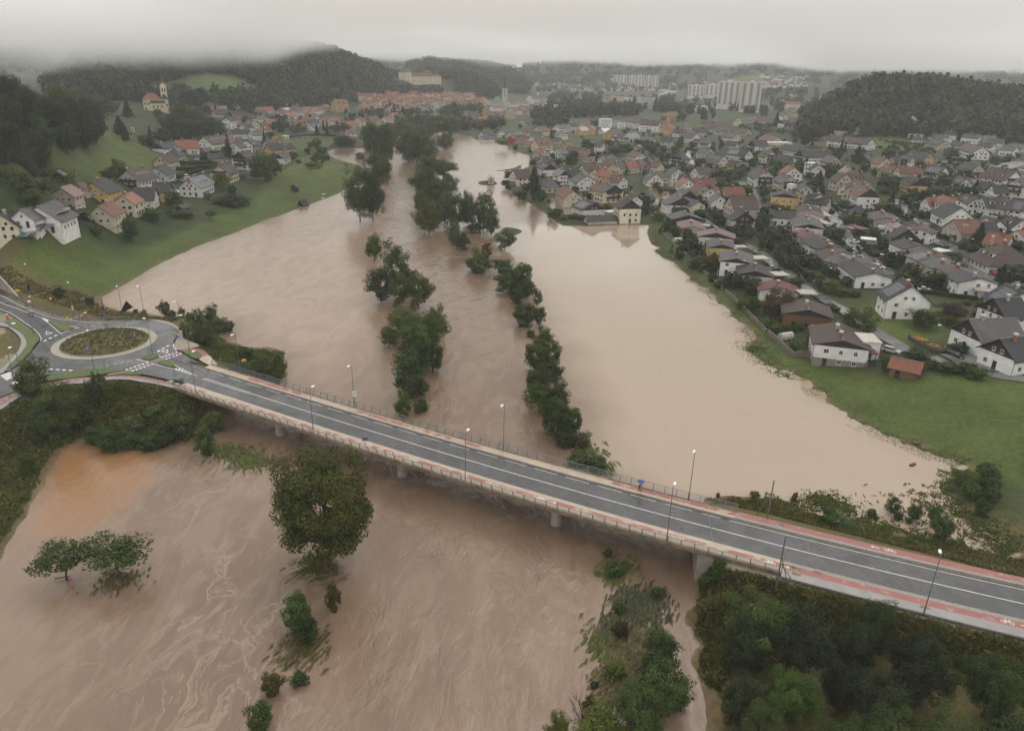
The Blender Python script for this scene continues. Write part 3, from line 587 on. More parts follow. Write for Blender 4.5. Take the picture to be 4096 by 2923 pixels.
tag(sheet("footpath", kp([(560, 392), (600, 365), (664, 346), (690, 362), (715, 395), (745, 425), (770, 445), (735, 487), (660, 450), (600, 420)], 'M', sm=False), DECK + .12, FOOT, None, .2), kind='structure')
tag(sheet("gravel_patch", kp([(1985, 790), (2035, 650), (1970, 585), (1890, 555), (1700, 505), (1560, 500), (1800, 508), (1960, 545), (2075, 640), (2090, 720), (2270, 800), (2100, 840), (2030, 850)]), DECK - .02, GRAVEL), kind='structure')
ribR = lambda nm, a, b, o0, o1, m, th=.14, z=.12: tag(ribbon(nm, a, b, o0, o1, DECK + z, m, None, th), kind='structure')
ribR("footpath", 117, S_END, 4.35, 5.0, PAVER, .3); ribR("cycle_path", 117, S_END, 5.0, 6.45, REDL, .3); ribR("kerb", 113, S_END, 3.78, 4.35, KERB, .3, .05)  # dark kerb strip: wet gutter line with kerb shadow in its colour
ribR("footpath", 125.3, S_END, -4.55, -3.8, PAVER, .3); ribR("cycle_path", 125.3, S_END, -5.9, -4.55, REDL, .3); ribR("footpath", 125.3, S_END, -7.7, -5.9, FOOTG, .3)
# painted markings (children of the road they lie on)
def paint(name, lines, w, c='K', z=DECK + .02, m=WHITE):
    b = MB()
    for (x0, y0, x1, y1) in lines:
        a, e = at_z(c, x0, y0, z)[:2], at_z(c, x1, y1, z)[:2]; d = (e - a); k = np.linalg.norm(d); d = d / max(k, 1e-6); q = np.array([-d[1], d[0]]) * w / 2
        b.add([(*(a - q), z), (*(e - q), z), (*(e + q), z), (*(a + q), z)], [(0, 1, 2, 3)])
    return b.build(name, [m], road)
def pline(pts, c='K', w=.14, name="edge_line", z=DECK + .02):
    P = smooth_poly(ctr(c, pts, z), False, 5); b = MB()
    for i in range(len(P) - 1):
        d = P[i + 1] - P[i]; d = d / max(np.linalg.norm(d), 1e-6); q = np.array([-d[1], d[0]]) * w / 2
        b.add([(*(P[i] - q), z), (*(P[i + 1] - q), z), (*(P[i + 1] + q), z), (*(P[i] + q), z)], [(0, 1, 2, 3)])
    return b.build(name, [WHITE], road)
def dashes(name, runs, w, c='K', fill=.55):
    L = []
    for (x0, y0, x1, y1, n) in runs:
        for i in range(n):
            t0, t1 = (i + .5 - fill / 2) / n, (i + .5 + fill / 2) / n; L.append((x0 + (x1 - x0) * t0, y0 + (y1 - y0) * t0, x0 + (x1 - x0) * t1, y0 + (y1 - y0) * t1))
    return paint(name, L, w, c)
pline([(-420, 75), (0, 230), (140, 300), (280, 368), (400, 425), (640, 495), (900, 527), (1200, 541)])
pline([(-420, 190), (0, 388), (80, 418), (180, 472), (280, 542), (370, 602), (432, 662), (468, 722), (462, 750)])
pline([(-420, 100), (0, 310), (150, 365), (330, 432), (450, 478), (530, 530), (610, 595), (690, 668)]); pline([(330, 432), (430, 470), (560, 515), (700, 555), (900, 602)])
pline([(690, 668), (720, 655), (845, 608), (905, 602)], w=.22)
pline([(1545, 955), (1620, 972), (1690, 985)], w=.2); pline([(1740, 885), (1790, 905), (1835, 935)], w=.2)
pline([(1755, 1012), (1860, 1040), (2000, 1075), (2150, 1120), (2276, 1160)]); pline([(1890, 965), (1980, 1015), (2030, 1050), (2140, 1110), (2276, 1160)])
pline([(1975, 780), (1978, 815), (2010, 852)], w=.2)
paint("hatching", [(405, 462, 425, 470), (430, 468, 455, 482), (455, 478, 480, 495), (480, 484, 505, 505), (508, 490, 525, 518), (535, 505, 545, 528)], .3)
paint("hatching", [(292, 492, 302, 505), (322, 520, 345, 487), (357, 530, 377, 500), (392, 540, 407, 515), (425, 552, 438, 530), (460, 562, 470, 545), (497, 572, 503, 560), (530, 582, 537, 574)], .35, 'M')
dashes("dashed_line", [(1830, 938, 2025, 872, 5), (1875, 962, 2075, 892, 5), (1420, 1082, 1695, 988, 6), (1490, 1098, 1755, 1005, 6)], .55, fill=.5)
dashes("dashed_line", [(485, 760, 660, 676, 3), (1780, 878, 1935, 793, 3), (545, 1068, 840, 1086, 4)], .5)
dashes("lane_dashes", [(930, 595, 1270, 540, 4), (1180, 1042, 1520, 965, 4)], .12)
for T in ([(524, 638), (523, 682), (602, 662)], [(1828, 868), (1912, 848), (1913, 892)]):
    w = ctr('K', T, DECK); ce = w.mean(0); b = MB()
    for i in range(3):
        p, q = w[i], w[(i + 1) % 3]; b.add([(p[0], p[1], DECK + .02), (q[0], q[1], DECK + .02), (*(q + (ce - q) * .3)[:2], DECK + .02), (*(p + (ce - p) * .3)[:2], DECK + .02)], [(0, 1, 2, 3)])
    b.build("give_way_triangle", [WHITE], road)
for Zs in ([(6, 1145, 115, 1106), (20, 1158, 130, 1117), (36, 1170, 148, 1127), (52, 1182, 165, 1135), (68, 1193, 184, 1142)], [(135, 1232, 262, 1180), (150, 1242, 280, 1190), (165, 1251, 298, 1199), (182, 1260, 315, 1208), (200, 1269, 332, 1216)]):
    for q in Zs: paint("zebra_stripe", [q], .5)
paint("cycle_path_dash", [(130, 1368, 165, 1355), (55, 1412, 90, 1396), (0, 1448, 20, 1438), (215, 1335, 255, 1320), (895, 1193, 1020, 1182), (800, 1203, 850, 1197), (1230, 1165, 1315, 1157)], .15, z=DECK + .03)
ribbon("centre_line", 15, S_END, -.065, .065, DECK + .025, WHITE, road); ribbon("edge_line", 115, S_END, 3.38, 3.47, DECK + .025, WHITE, road)
ribbon("edge_line", 0, 15, -.32, -.20, DECK + .025, WHITE, road); ribbon("edge_line", 0, 15, .20, .32, DECK + .025, WHITE, road)
_b = MB()
for s in np.arange(-8, 114, 6.0): ribbon("", s, s + 4.4, 3.38, 3.47, DECK + .025, WHITE, mesh=_b, n=2)
_b.build("edge_line", [WHITE], road)
def bike_mark(s, o, rev):
    b = MB(); z = DECK + .135; k = -1 if rev else 1
    def P(u, v): return tuple(line_pt(s + k * u, o + v, z))
    def seg(u0, v0, u1, v1, w=.07):
        d = Vector((u1 - u0, v1 - v0)).normalized(); q = Vector((-d.y, d.x)) * w / 2
        b.add([P(u0 - q.x, v0 - q.y), P(u1 - q.x, v1 - q.y), P(u1 + q.x, v1 + q.y), P(u0 + q.x, v0 + q.y)], [(0, 1, 2, 3), (3, 2, 1, 0)])
    for cu in (0, .95):
        for i in range(10):
            a0, a1 = 2 * math.pi * i / 10, 2 * math.pi * (i + 1) / 10; seg(cu + .3 * math.cos(a0), -.1 + .3 * math.sin(a0), cu + .3 * math.cos(a1), -.1 + .3 * math.sin(a1))
    for q in ((0, -.1, .3, .3), (.3, .3, .75, .3), (.75, .3, .4, -.1), (.4, -.1, 0, -.1), (.95, -.1, .7, .45), (.3, .3, .22, .42), (.12, .42, .34, .42), (.62, .47, .78, .43), (.4, -.1, .3, .3)): seg(*q)
    for q in ((2.0, 0, 3.2, 0), (3.2, 0, 2.8, .22), (3.2, 0, 2.8, -.22)): seg(*q, w=.12)
    b.build("bicycle_symbol_and_arrow", [WHITE], road)
for c, x, y in (('C', 1425, 485), ('C', 2125, 890), ('N', 1890, 1385), ('Z', 285, 1350), ('O', 1320, 100), ('M', 200, 650)):
    s, o = line_s(at_z(c, x, y, DECK)); bike_mark(s, -5.2 if o < 0 else 5.7, o > 0)
for c, x, y, sz in (('C', 690, 302, .9), ):
    s, o = line_s(at_z(c, x, y, DECK)); p = line_pt(s, 5.7, DECK + .125); MB().prism([(p.x + .45 * math.cos(t), p.y + .45 * math.sin(t)) for t in np.linspace(0, 6.28, 15)[:-1]], p.z, p.z + .012).build("manhole_cover", [KERB], road)
for c, x, y in (('C', 745, 556), ('C', 803, 573), ('C', 938, 600), ('C', 797, 610), ('C', 1638, 828)):
    s, o = line_s(at_z(c, x, y, DECK)); ribbon("service_hatch", s - .6, s + .6, o - .28, o + .28, DECK + .132, FASC, road, n=1)

# ------------------------------------------------------------------ bridge
bridge = empty("bridge", line_pt(57, 0, 0), 0, "long concrete road bridge with two footways and steel railings spanning the flood", "bridge")
def bpart(name, b, mats): return obj(name, b.data(name, mats), bridge, loc=-bridge.location)
def brib(name, s0, s1, o0, o1, z, m, thick=None):
    b = MB(); ribbon("", s0, s1, o0, o1, z, m, None, thick, mesh=b); return bpart(name, b, [m])
brib("deck_slab", -1.2, 124, -6.5, 6.1, DECK - .02, CONC, .55); brib("girder", -1, 115, -4.6, -1.2, DECK - .58, CONC, .9); brib("girder", -1, 115, 1.2, 4.6, DECK - .58, CONC, .9)
brib("carriageway", 0, JW['R1'] + 1.5, -3.72, 3.72, DECK + .01, ASPH)
brib("edge_beam", -.8, 125.2, -7.05, -6.45, DECK + .16, FASC, .62); brib("edge_beam", -5, 117.2, 6.05, 6.5, DECK + .16, FASC, .55)
brib("footway", -.5, 125.2, -6.45, -5.55, DECK + .13, FOOT, .14); brib("cycle_strip", -.5, 125.2, -5.55, -4.6, DECK + .13, REDW, .14); brib("footway", -.5, 125.2, -4.6, -3.9, DECK + .13, FOOT, .14)
brib("kerb", -.5, 125.2, -3.9, -3.75, DECK + .14, KERBL, .16)
brib("footway", -5, 117, 4.3, 6.05, DECK + .13, FOOT, .14); brib("kerb", -14, 117, 3.76, 4.3, DECK + .09, KERB, .12)  # far strip is wet gutter and painted kerb shadow in one dark tone
brib("worn_red_patch", 8, 26, 4.75, 5.8, DECK + .138, REDW); brib("worn_red_patch", 40, 70, 4.75, 5.7, DECK + .138, REDW); brib("worn_red_patch", 96, 117, 4.9, 5.95, DECK + .138, REDW)
for (a, b_) in ((JW['L0'], JW['L1']), (JW['R0'], JW['R1'])):   # expansion joints, skewed across the deck
    q = MB()
    p0, p1 = line_pt(a, -6.4, DECK + .03), line_pt(b_, 6.0, DECK + .03); d = (p1 - p0).normalized(); w = Vector((-d.y, d.x, 0)) * .09
    q.add([p0 - w, p0 + w, p1 + w, p1 - w], [(3, 2, 1, 0), (0, 1, 2, 3)]); bpart("expansion_joint", q, [JOINT])
for s in (26.3, 57.5, 89.3):
    for o in (-2.9, 2.9):
        p = line_pt(s, o, -2); bpart("pier", MB().bar(p, (p.x, p.y, DECK - 1.45), .95, 14), [CONC])
def abut(s, o0, o1, sk, w):
    q = MB(); a, b_, c_, d_ = line_pt(s, o0, -1.5), line_pt(s + sk, o1, -1.5), line_pt(s + sk + w, o1, -1.5), line_pt(s + w, o0, -1.5)
    P = [a, b_, c_, d_]; ar = sum(P[i].x * P[(i + 1) % 4].y - P[(i + 1) % 4].x * P[i].y for i in range(4)); P = P if ar > 0 else P[::-1]
    q.prism([(p.x, p.y) for p in P], -1.5, DECK - .58); bpart("abutment", q, [CONC])
abut(-3.2, -6.6, 6.2, -4.6, 2.6); abut(113.6, -6.7, 6.2, -3.4, 11)
def railing(s0, s1, off, lean, name):
    rl = MB(); zb = DECK + .16; top = 1.15
    prof = [(0, 0), (.10 * lean, .35), (.26 * lean, .75), (.46 * lean, top)]
    def at_h(h):
        for (a, ha), (b, hb) in zip(prof, prof[1:]):
            if h <= hb: return a + (b - a) * (h - ha) / (hb - ha)
        return prof[-1][0]
    S = np.linspace(s0, s1, int((s1 - s0) / 2) + 1)
    q = MB()
    for a, b_ in zip(S, S[1:]): q.bar(line_pt(a, off + prof[-1][0], zb + top), line_pt(b_, off + prof[-1][0], zb + top), .045, 6)
    r = bpart(name, q, [STEEL])
    for k in range(9):
        h = .14 + k * .105; q = MB()
        for a, b_ in zip(S, S[1:]): q.bar(line_pt(a, off + at_h(h), zb + h), line_pt(b_, off + at_h(h), zb + h), .014, 4)
        o = obj("rail", q.data("rail", [STEEL]), r)
    pm = MB()
    for (a, ha), (b, hb) in zip(prof, prof[1:]): pm.bar((0, a, ha), (0, b, hb), .075, 4)
    pd = pm.data("post", [STEELD])
    for s in S:
        p = line_pt(s, off, zb) - bridge.location; e = line_pt(s + .3, off, 0) - line_pt(s, off, 0)
        o = obj("post", pd, r, loc=p - r.location + Vector(bridge.location) * 0, rz=math.atan2(e.y, e.x)); o.location = line_pt(s, off, zb)
    return r
railing(-1.0, 125, -6.75, -1, "near_railing"); railing(-5, 117, 6.25, 1, "far_railing")

# ------------------------------------------------------------------ street lamps, signs, masts
def lamp_proto():
    e = empty("street_lamp"); MB().bar((0, 0, 0), (0, 0, 1.2), .10, 8).bar((0, 0, 1.2), (0, 0, 9.3), .075, 8, 0, .05).build("pole", [STEELD], e)
    MB().bar((0, 0, 9.28), (0, .7, 9.45), .04, 6).build("arm", [STEELD], e)
    b = MB(); b.add([(-.16, .5, 9.42), (.16, .5, 9.42), (.22, .95, 9.42), (.14, 1.35, 9.42), (-.14, 1.35, 9.42), (-.22, .95, 9.42), (-.12, .52, 9.58), (.12, .52, 9.58), (.15, .95, 9.64), (.1, 1.3, 9.56), (-.1, 1.3, 9.56), (-.15, .95, 9.64)],
          [(5, 4, 3, 2, 1, 0), (6, 7, 8, 9, 10, 11), (0, 1, 7, 6), (1, 2, 8, 7), (2, 3, 9, 8), (3, 4, 10, 9), (4, 5, 11, 10), (5, 0, 6, 11)])
    b.build("lamp_head", [LAMPW], e); return e
def copy_tree(o, parent=None):
    c = o.copy(); COL.objects.link(c)
    if parent is not None: c.parent = parent
    for ch in [q for q in o.children]: copy_tree(ch, c)
    return c
_lp = lamp_proto(); _first = [True]
ORD = "first second third fourth fifth sixth seventh eighth ninth tenth eleventh twelfth thirteenth fourteenth fifteenth sixteenth seventeenth eighteenth nineteenth twentieth".split()
def lamp(p, toward, label, h=1.0):
    o = _lp if _first[0] else copy_tree(_lp); _first[0] = False
    o.location = p; o.rotation_euler = (0, 0, math.atan2(toward[1] - p[1], toward[0] - p[0]) - math.pi / 2); o.scale = (1, 1, h)
    tag(o, label, "street lamp", "street lamps along the road and roundabout")
_i = [0, 0]
for c, x, y in (('M', 510, 800), ('M', 1840, 1240), ('Z', 828, 1570), ('N', 745, 1185), ('C', 1615, 862)):
    s, o = line_s(at_z(c, x, y, DECK)); lamp(line_pt(s, -6.6 if s < 125 else -8.0, DECK + .1), line_pt(s, 0), f"tall grey street lamp, {ORD[_i[0]]} from the roundabout on the bridge side with the red lane"); _i[0] += 1
for c, x, y in (('M', 1085, 525), ('Z', 122, 1085), ('Z', 1070, 1370), ('N', 998, 722)):
    s, o = line_s(at_z(c, x, y, DECK)); lamp(line_pt(s, 6.5, DECK + .1), line_pt(s, 0), f"tall grey street lamp, {ORD[_i[1]]} from the roundabout along the upstream footway"); _i[1] += 1
for (x, y), w in (((1648, 485), "on the grassy outer bank opposite the flooded meadow"), ((2085, 690), "beside the blue circle sign and gravel edge"), ((2155, 865), "at the red cycle loop by the bridge start"), ((1740, 912), "on the small splitter island at the roundabout"),
    ((1075, 1075), "on the long verge in front of the round island"), ((388, 690), "on the curved verge facing the tunnel road"), ((838, 440), "on the bank behind the guardrail and round speed signs"), ((350, 210), "beside the tunnel mouth traffic light"), ((1405, 485), "next to the overhead sign gantry"),
    ((205, 985), "beside the pale curved footpath"), ((190, 1298), "at the lower zebra crossing")):
    p = at_z('K', x, y, DECK); p[2] = max(ground(p[0], p[1]), DECK - .3); lamp(p, RC, "tall grey street lamp " + w)
SIGNB = mat("blue_sign_face", (.02, .12, .50), .35, .03); SIGNY = mat("yellow_sign_face", (.80, .52, .02), .35, .03); SIGNW = mat("white_sign_face", (.75, .75, .74), .35, .03)
SIGNR = mat("red_sign_rim", (.55, .02, .02), .35, .03); BLACK = mat("black_matt_panel", (.012, .012, .014), .4, .05); ORANGE = mat("orange_cabinet", (.48, .11, .025), .4, .05); SIGNK = mat("black_sign_print", (.015, .015, .015), .4, .02)
def facing(p): return math.atan2(-p[0], p[1]) + math.pi      # turns +y towards the viewer side
def disc(b, z, r, y, m, n=16): b.add([(r * math.cos(2 * math.pi * i / n), y, z + r * math.sin(2 * math.pi * i / n)) for i in range(n)], [tuple(range(n)), tuple(range(n - 1, -1, -1))], m)
def sign_at(c, x, y, z=None):
    p = at_z(c, x, y, DECK) if z is None else gnd(c, x, y); return Vector((p[0], p[1], max(ground(p[0], p[1]), DECK - .4) if z is None else p[2]))
def round_sign(p, label, face, sym=None, post=None, n=1):
    e = empty("road_sign", p, facing(p), label, "road sign"); MB().bar((0, 0, -.2), (0, 0, 2.6 + .35), .04, 6).build("post", [STEELD], e)
    for k in range(n):
        z = 2.55 - k * .7; b = MB(); disc(b, z, .34, .06, 0); b.add([(.34 * math.cos(t), yy, z + .34 * math.sin(t)) for yy in (.03, .06) for t in np.linspace(0, 2 * math.pi, 17)[:-1]], [(i, (i + 1) % 16, 16 + (i + 1) % 16, 16 + i) for i in range(16)])
        f = b.build("sign_face", [face], e); q = MB()
        if sym == 'arrow':
            q.add([(-.05, .066, z + .2), (.05, .066, z + .2), (.05, .066, z - .05), (-.05, .066, z - .05)], [(0, 1, 2, 3), (3, 2, 1, 0)]).add([(-.16, .066, z - .02), (.16, .066, z - .02), (0, .066, z - .22)], [(0, 1, 2), (2, 1, 0)]); q.build("arrow", [SIGNW], f)
        elif sym == 'ring':
            disc(q, z, .24, .066, 0); q.build("white_centre", [SIGNW], f)
        elif sym == 'circle':
            for i in range(3):
                a = i * 2.094; q.add([(.2 * math.cos(a + t) * r, .066, z + .2 * math.sin(a + t) * r) for r in (.75, 1.1) for t in (0, .5, 1.0, 1.5)], [(0, 1, 5, 4), (1, 2, 6, 5), (2, 3, 7, 6), (4, 5, 1, 0), (5, 6, 2, 1), (6, 7, 3, 2)])
            q.build("circling_arrows", [SIGNW], f)
    return e
for (x, y), w in (((1545, 772), "on the far side of the grass mound"), ((1012, 925), "at the near foot of the grass mound")): round_sign(sign_at('K', x, y), "blue round arrow sign " + w, SIGNB, 'arrow')
round_sign(sign_at('K', 1190, 1058), "blue round sign on a thin post at the long verge", SIGNB, 'arrow')
_e = round_sign(sign_at('K', 1972, 1035), "blue round keep right sign above black and yellow striped post", SIGNB, 'arrow')
for k in range(6): MB().box(-.14, .14, -.14, .14, .1 + k * .24, .1 + (k + 1) * .24).build("stripe_block", [SIGNY if k % 2 else SIGNK], _e)
_e = round_sign(sign_at('K', 2045, 800), "white and red give way triangle above a blue circle sign", SIGNB, 'circle')
_b = MB(); _b.add([(-.45, .07, 3.6), (.45, .07, 3.6), (0, .07, 2.85)], [(0, 1, 2), (2, 1, 0)]); _t = _b.build("give_way_plate", [SIGNR], _e); MB().add([(-.28, .08, 3.5), (.28, .08, 3.5), (0, .08, 3.05)], [(0, 1, 2), (2, 1, 0)]).build("white_triangle", [SIGNW], _t)
round_sign(sign_at('K', 838, 442), "pair of round white and red signs on the bank by the guardrail", SIGNR, 'ring', n=2); round_sign(sign_at('K', 592, 350), "lone round white and red sign in the bank grass", SIGNR, 'ring')
def plate_sign(p, label, w, h, z, face, name="road_sign", posts=1, print_=True, c="road sign"):
    e = empty(name, p, facing(p), label, c)
    for k in range(posts): xo = 0 if posts == 1 else (-w / 3 + k * 2 * w / 3); MB().bar((xo, 0, -.3), (xo, 0, z + h), .045, 6).build("post", [STEELD], e)
    f = MB().box(-w / 2, w / 2, .05, .09, z, z + h).build("sign_plate", [face], e)
    if print_: MB().box(-w * .32, w * .32, .091, .096, z + h * .55, z + h * .7).box(-w * .2, w * .25, .091, .096, z + h * .25, z + h * .4).build("lettering_bars", [SIGNK], f)
    return e
plate_sign(sign_at('K', 780, 575), "yellow direction sign on two posts beside the tunnel road island", .7, .95, 1.9, SIGNY, posts=2); plate_sign(sign_at('K', 212, 232), "yellow direction sign beside the tunnel mouth", 1.0, .7, 1.6, SIGNY, posts=2)
_e = plate_sign(sign_at('M', 1083, 530), "yellow place name sign with red stroke behind the upstream railing", .95, .55, 3.0, SIGNY)
MB().add([(-.45, .1, 3.05), (-.38, .1, 3.03), (.45, .1, 3.5), (.38, .1, 3.53)], [(0, 1, 2, 3), (3, 2, 1, 0)]).build("red_stroke", [SIGNR], _e)
_p = line_s(at_z('Z', 122, 1085, DECK)); plate_sign(Vector(line_pt(_p[0] + .3, 6.5, DECK)), "small white notice plate on a lamp pole at the upstream railing", .7, 1.2, 2.6, SIGNW)
for c, x, y, w in (('M', 492, 690, "near the left end of the bridge"), ('Z', 155, 1385, "near the middle of the bridge")):
    s, o = line_s(at_z(c, x, y, DECK + .0)); plate_sign(Vector(line_pt(s, -6.55, DECK)), "grey blank sign plate at the red lane railing " + w, 1.0, .7, 2.0, STEELD, print_=False)
# overhead message board
_p = sign_at('K', 1195, 490); g = empty("sign_gantry", _p, 0, "grey steel gantry holding a big black message board over the tunnel road", "sign gantry")
_q = at_z('K', 960, 500, DECK) - np.array(_p); _q = Vector((_q[0], _q[1], 0)); _u = _q.normalized()
MB().bar((0, 0, -.3), (0, 0, 6.4), .22, 8).build("mast", [STEEL], g); MB().bar((0, 0, 6.3), _q + Vector((0, 0, 6.0)), .16, 8).build("cantilever_arm", [STEEL], g)
_f = MB(); _c0 = _q * .55; _v = Vector((-_u.y, _u.x, 0)); _v = _v if _v.dot(Vector(_p)) < 0 else -_v
for a, b_ in ((0, 0),): _f.add([_c0 + _v * k + _u * s * 1.05 + Vector((0, 0, z)) for k in (.25, .55) for s, z in ((-1, 4.5), (1, 4.5), (1, 6.5), (-1, 6.5))], [(0, 1, 2, 3), (7, 6, 5, 4), (0, 4, 5, 1), (1, 5, 6, 2), (2, 6, 7, 3), (3, 7, 4, 0)])
_f.build("message_board", [BLACK], g); MB().box(-.2, .2, -.35, -.05, 2.8, 4.0).build("red_signal_box", [BLACK], g)
for (x, y), w in (((350, 258), "beside the tunnel mouth"), ):
    p = sign_at('K', x, y); e = empty("traffic_light", p, facing(p), "black traffic light on a post " + w, "traffic light"); MB().bar((0, 0, 0), (0, 0, 2.6), .06, 6).build("post", [STEELD], e); MB().box(-.3, .3, -.1, .2, 2.5, 4.3).build("signal_head", [BLACK], e)
for (x, y), w, arm in (((345, 288), "beside the tunnel traffic light", 0), ((975, 475), "with its red and white arm lowered over the road", 1), ((85, 495), "on the paved edge opposite the tunnel mouth", 0)):
    p = sign_at('K', x, y); e = empty("barrier_cabinet", p, facing(p), "orange barrier cabinet " + w, "road barrier"); MB().box(-.25, .25, -.25, .25, 0, 1.5).build("cabinet", [ORANGE], e); MB().box(-.27, .27, -.27, .27, 1.5, 1.62).build("cap", [SIGNW], e)
    if arm:
        t = at_z('K', 790, 498, DECK + 1.0) - np.array(p); e.rotation_euler = (0, 0, 0)
        for k in range(6): MB().bar((t[0] * k / 6, t[1] * k / 6, 1.2), (t[0] * (k + 1) / 6, t[1] * (k + 1) / 6, 1.2), .06, 6).build("arm_section", [SIGNW if k % 2 else SIGNR], e)
# crash barrier on the bank
_gr = smooth_poly(ctr('K', [(180, 255), (280, 318), (400, 372), (520, 418), (640, 450), (760, 474), (900, 494), (1080, 506), (1240, 506), (1400, 498), (1490, 500)], DECK), False, 4)
e = empty("guardrail", (_gr[0][0], _gr[0][1], DECK), 0, "grey steel guardrail curving along the outer edge of the tunnel road", "guardrail"); b = MB(); pm = MB().box(-.06, .06, -.06, .06, -.6, .75).data("post", [STEELD])
for i in range(len(_gr) - 1):
    p, q = _gr[i], _gr[i + 1]
    for z in (.5, .68): b.bar((p[0] - _gr[0][0], p[1] - _gr[0][1], z), (q[0] - _gr[0][0], q[1] - _gr[0][1], z), .07, 4)
    obj("post", pm, e, loc=(p[0] - _gr[0][0], p[1] - _gr[0][1], 0))
b.build("beam", [STEEL], e)
# tunnel mouth
e = empty("tunnel_portal", at_z('K', 0, 200, DECK), 0, "grey concrete tunnel portal with sloping wing wall at the picture edge", "tunnel portal")
o_ = np.array(e.location); A0 = at_z('K', 215, 245, DECK) - o_; A1 = at_z('K', -60, 110, DECK) - o_; A2 = at_z('K', -420, -40, DECK) - o_; b = MB()
for (p, q, h0, h1) in ((A0, A1, .3, 6.5), (A1, A2, 6.5, 7.0)):
    d = np.array(q - p); w = np.array([d[1], -d[0], 0]); w = -w / np.linalg.norm(w) * .5
    b.add([p, q, q + w, p + w, p + [0, 0, h0], q + [0, 0, h1], q + w + [0, 0, h1], p + w + [0, 0, h0]], [(0, 1, 5, 4), (4, 5, 6, 7), (2, 3, 7, 6), (0, 4, 7, 3), (1, 2, 6, 5)])
b.build("wing_wall", [CONC], e); B1 = at_z('K', -60, 360, DECK) - o_
MB().add([A1 + [0, 0, 5.3], B1 + [0, 0, 5.3], B1 + [-1, 1, 5.3], A1 + [-1, 1, 5.3], A1 + [0, 0, 6.5], B1 + [0, 0, 6.5], B1 + [-1, 1, 6.5], A1 + [-1, 1, 6.5]], [(0, 1, 5, 4), (4, 5, 6, 7), (1, 2, 6, 5), (2, 3, 7, 6), (0, 3, 2, 1)]).build("portal_beam", [CONC], e)
# pitched-over board stand by the water
p = sign_at('K', 1450, 405); e = empty("overturned_board", p, facing(p), "black overturned advertising board standing at the flood edge", "billboard")
MB().add([(-1.6, 0, 1.2), (1.2, 0, 0), (1.9, .3, 0), (-.2, .3, 3.3), (-1.5, .1, 1.3), (1.3, .1, .1), (2.0, .4, .1), (-.1, .4, 3.4)], [(0, 1, 2, 3), (7, 6, 5, 4), (0, 4, 5, 1), (1, 5, 6, 2), (2, 6, 7, 3), (3, 7, 4, 0)]).build("panel", [BLACK], e); MB().bar((-1.6, 0, 1.2), (-.1, -1.2, .4), .06, 5).bar((1.2, 0, .2), (.2, -1.2, .3), .06, 5).build("frame", [STEEL], e)
# braced masts either side of the road
def braced_mast(c, x, y, feet, label, h):
    p = gnd(c, x, y); e = empty("braced_mast", p, 0, label, "mast"); MB().bar((0, 0, -.3), (0, 0, h), .11, 8).build("pole", [STEEL], e)
    for fx, fy, hh in feet:
        q = gnd(c, fx, fy) - p; MB().bar((q[0], q[1], q[2] - .3), (0, 0, hh), .06, 6).build("brace", [STEELD], e)
braced_mast('C', 605, 245, [(530, 225, 5.2), (545, 205, 4.4)], "grey steel mast with two braces on the grassy bank across the road", 7.2)
braced_mast('C', 655, 725, [(680, 600, 6.5), (775, 640, 5.0), (760, 745, 6.0)], "grey steel mast with long braces beside the red lane", 9.5)
# ------------------------------------------------------------------ lanes through the settlements
STREETS = [('U', [(905, 190), (1000, 330), (955, 450), (1010, 540), (1110, 640), (1170, 780), (1280, 900), (1400, 1000), (1520, 1090), (1700, 1240), (1900, 1390)], 5.5), ('T', [(1470, -20), (1560, 60), (1630, 150), (1660, 250), (1640, 330), (1610, 390)], 4.5),
  ('T', [(700, 470), (860, 600), (1060, 650)], 4), ('T', [(1290, 860), (1450, 920), (1620, 1020), (1800, 1170), (2000, 1310), (2200, 1460)], 4.6), ('W', [(1080, 40), (1250, 150), (1420, 240), (1620, 370), (1780, 465), (2010, 620), (2266, 790)], 4.6),
  ('X', [(0, 775), (250, 920), (480, 1050), (640, 1120), (830, 1165), (1050, 1220), (1300, 1290), (1640, 1395), (1900, 1445), (2290, 1500)], 4.6), ('V', [(150, 160), (290, 270), (400, 380), (520, 500), (640, 560), (780, 740), (880, 820), (1040, 870)], 6.5),
  ('V', [(640, 560), (760, 575)], 5), ('V', [(860, 850), (1080, 930), (1220, 1060), (1330, 1150), (1480, 1260), (1700, 1420), (1900, 1560)], 7), ('Q', [(1040, 510), (1020, 580), (1060, 650), (1120, 730)], 5), ('S', [(840, 980), (1060, 1020), (1300, 1045), (1700, 1110)], 6), ('S', [(1900, 1110), (2060, 1060), (2274, 1020)], 14),
  ('A', [(420, 1640), (650, 1560), (880, 1470), (1130, 1380), (1280, 1320), (1440, 1260)], 4.5), ('B', [(760, 1010), (950, 980), (1100, 900), (1250, 850), (1400, 830)], 5), ('G', [(1985, 900), (1925, 905)], 6), ('X', [(1300, 1120), (1420, 1180), (1560, 1260), (1650, 1370)], 12), ('A', [(790, 1420), (960, 1380), (1060, 1340)], 6), ('S', [(880, 640), (950, 690), (1030, 720)], 4)]
SPTS = []
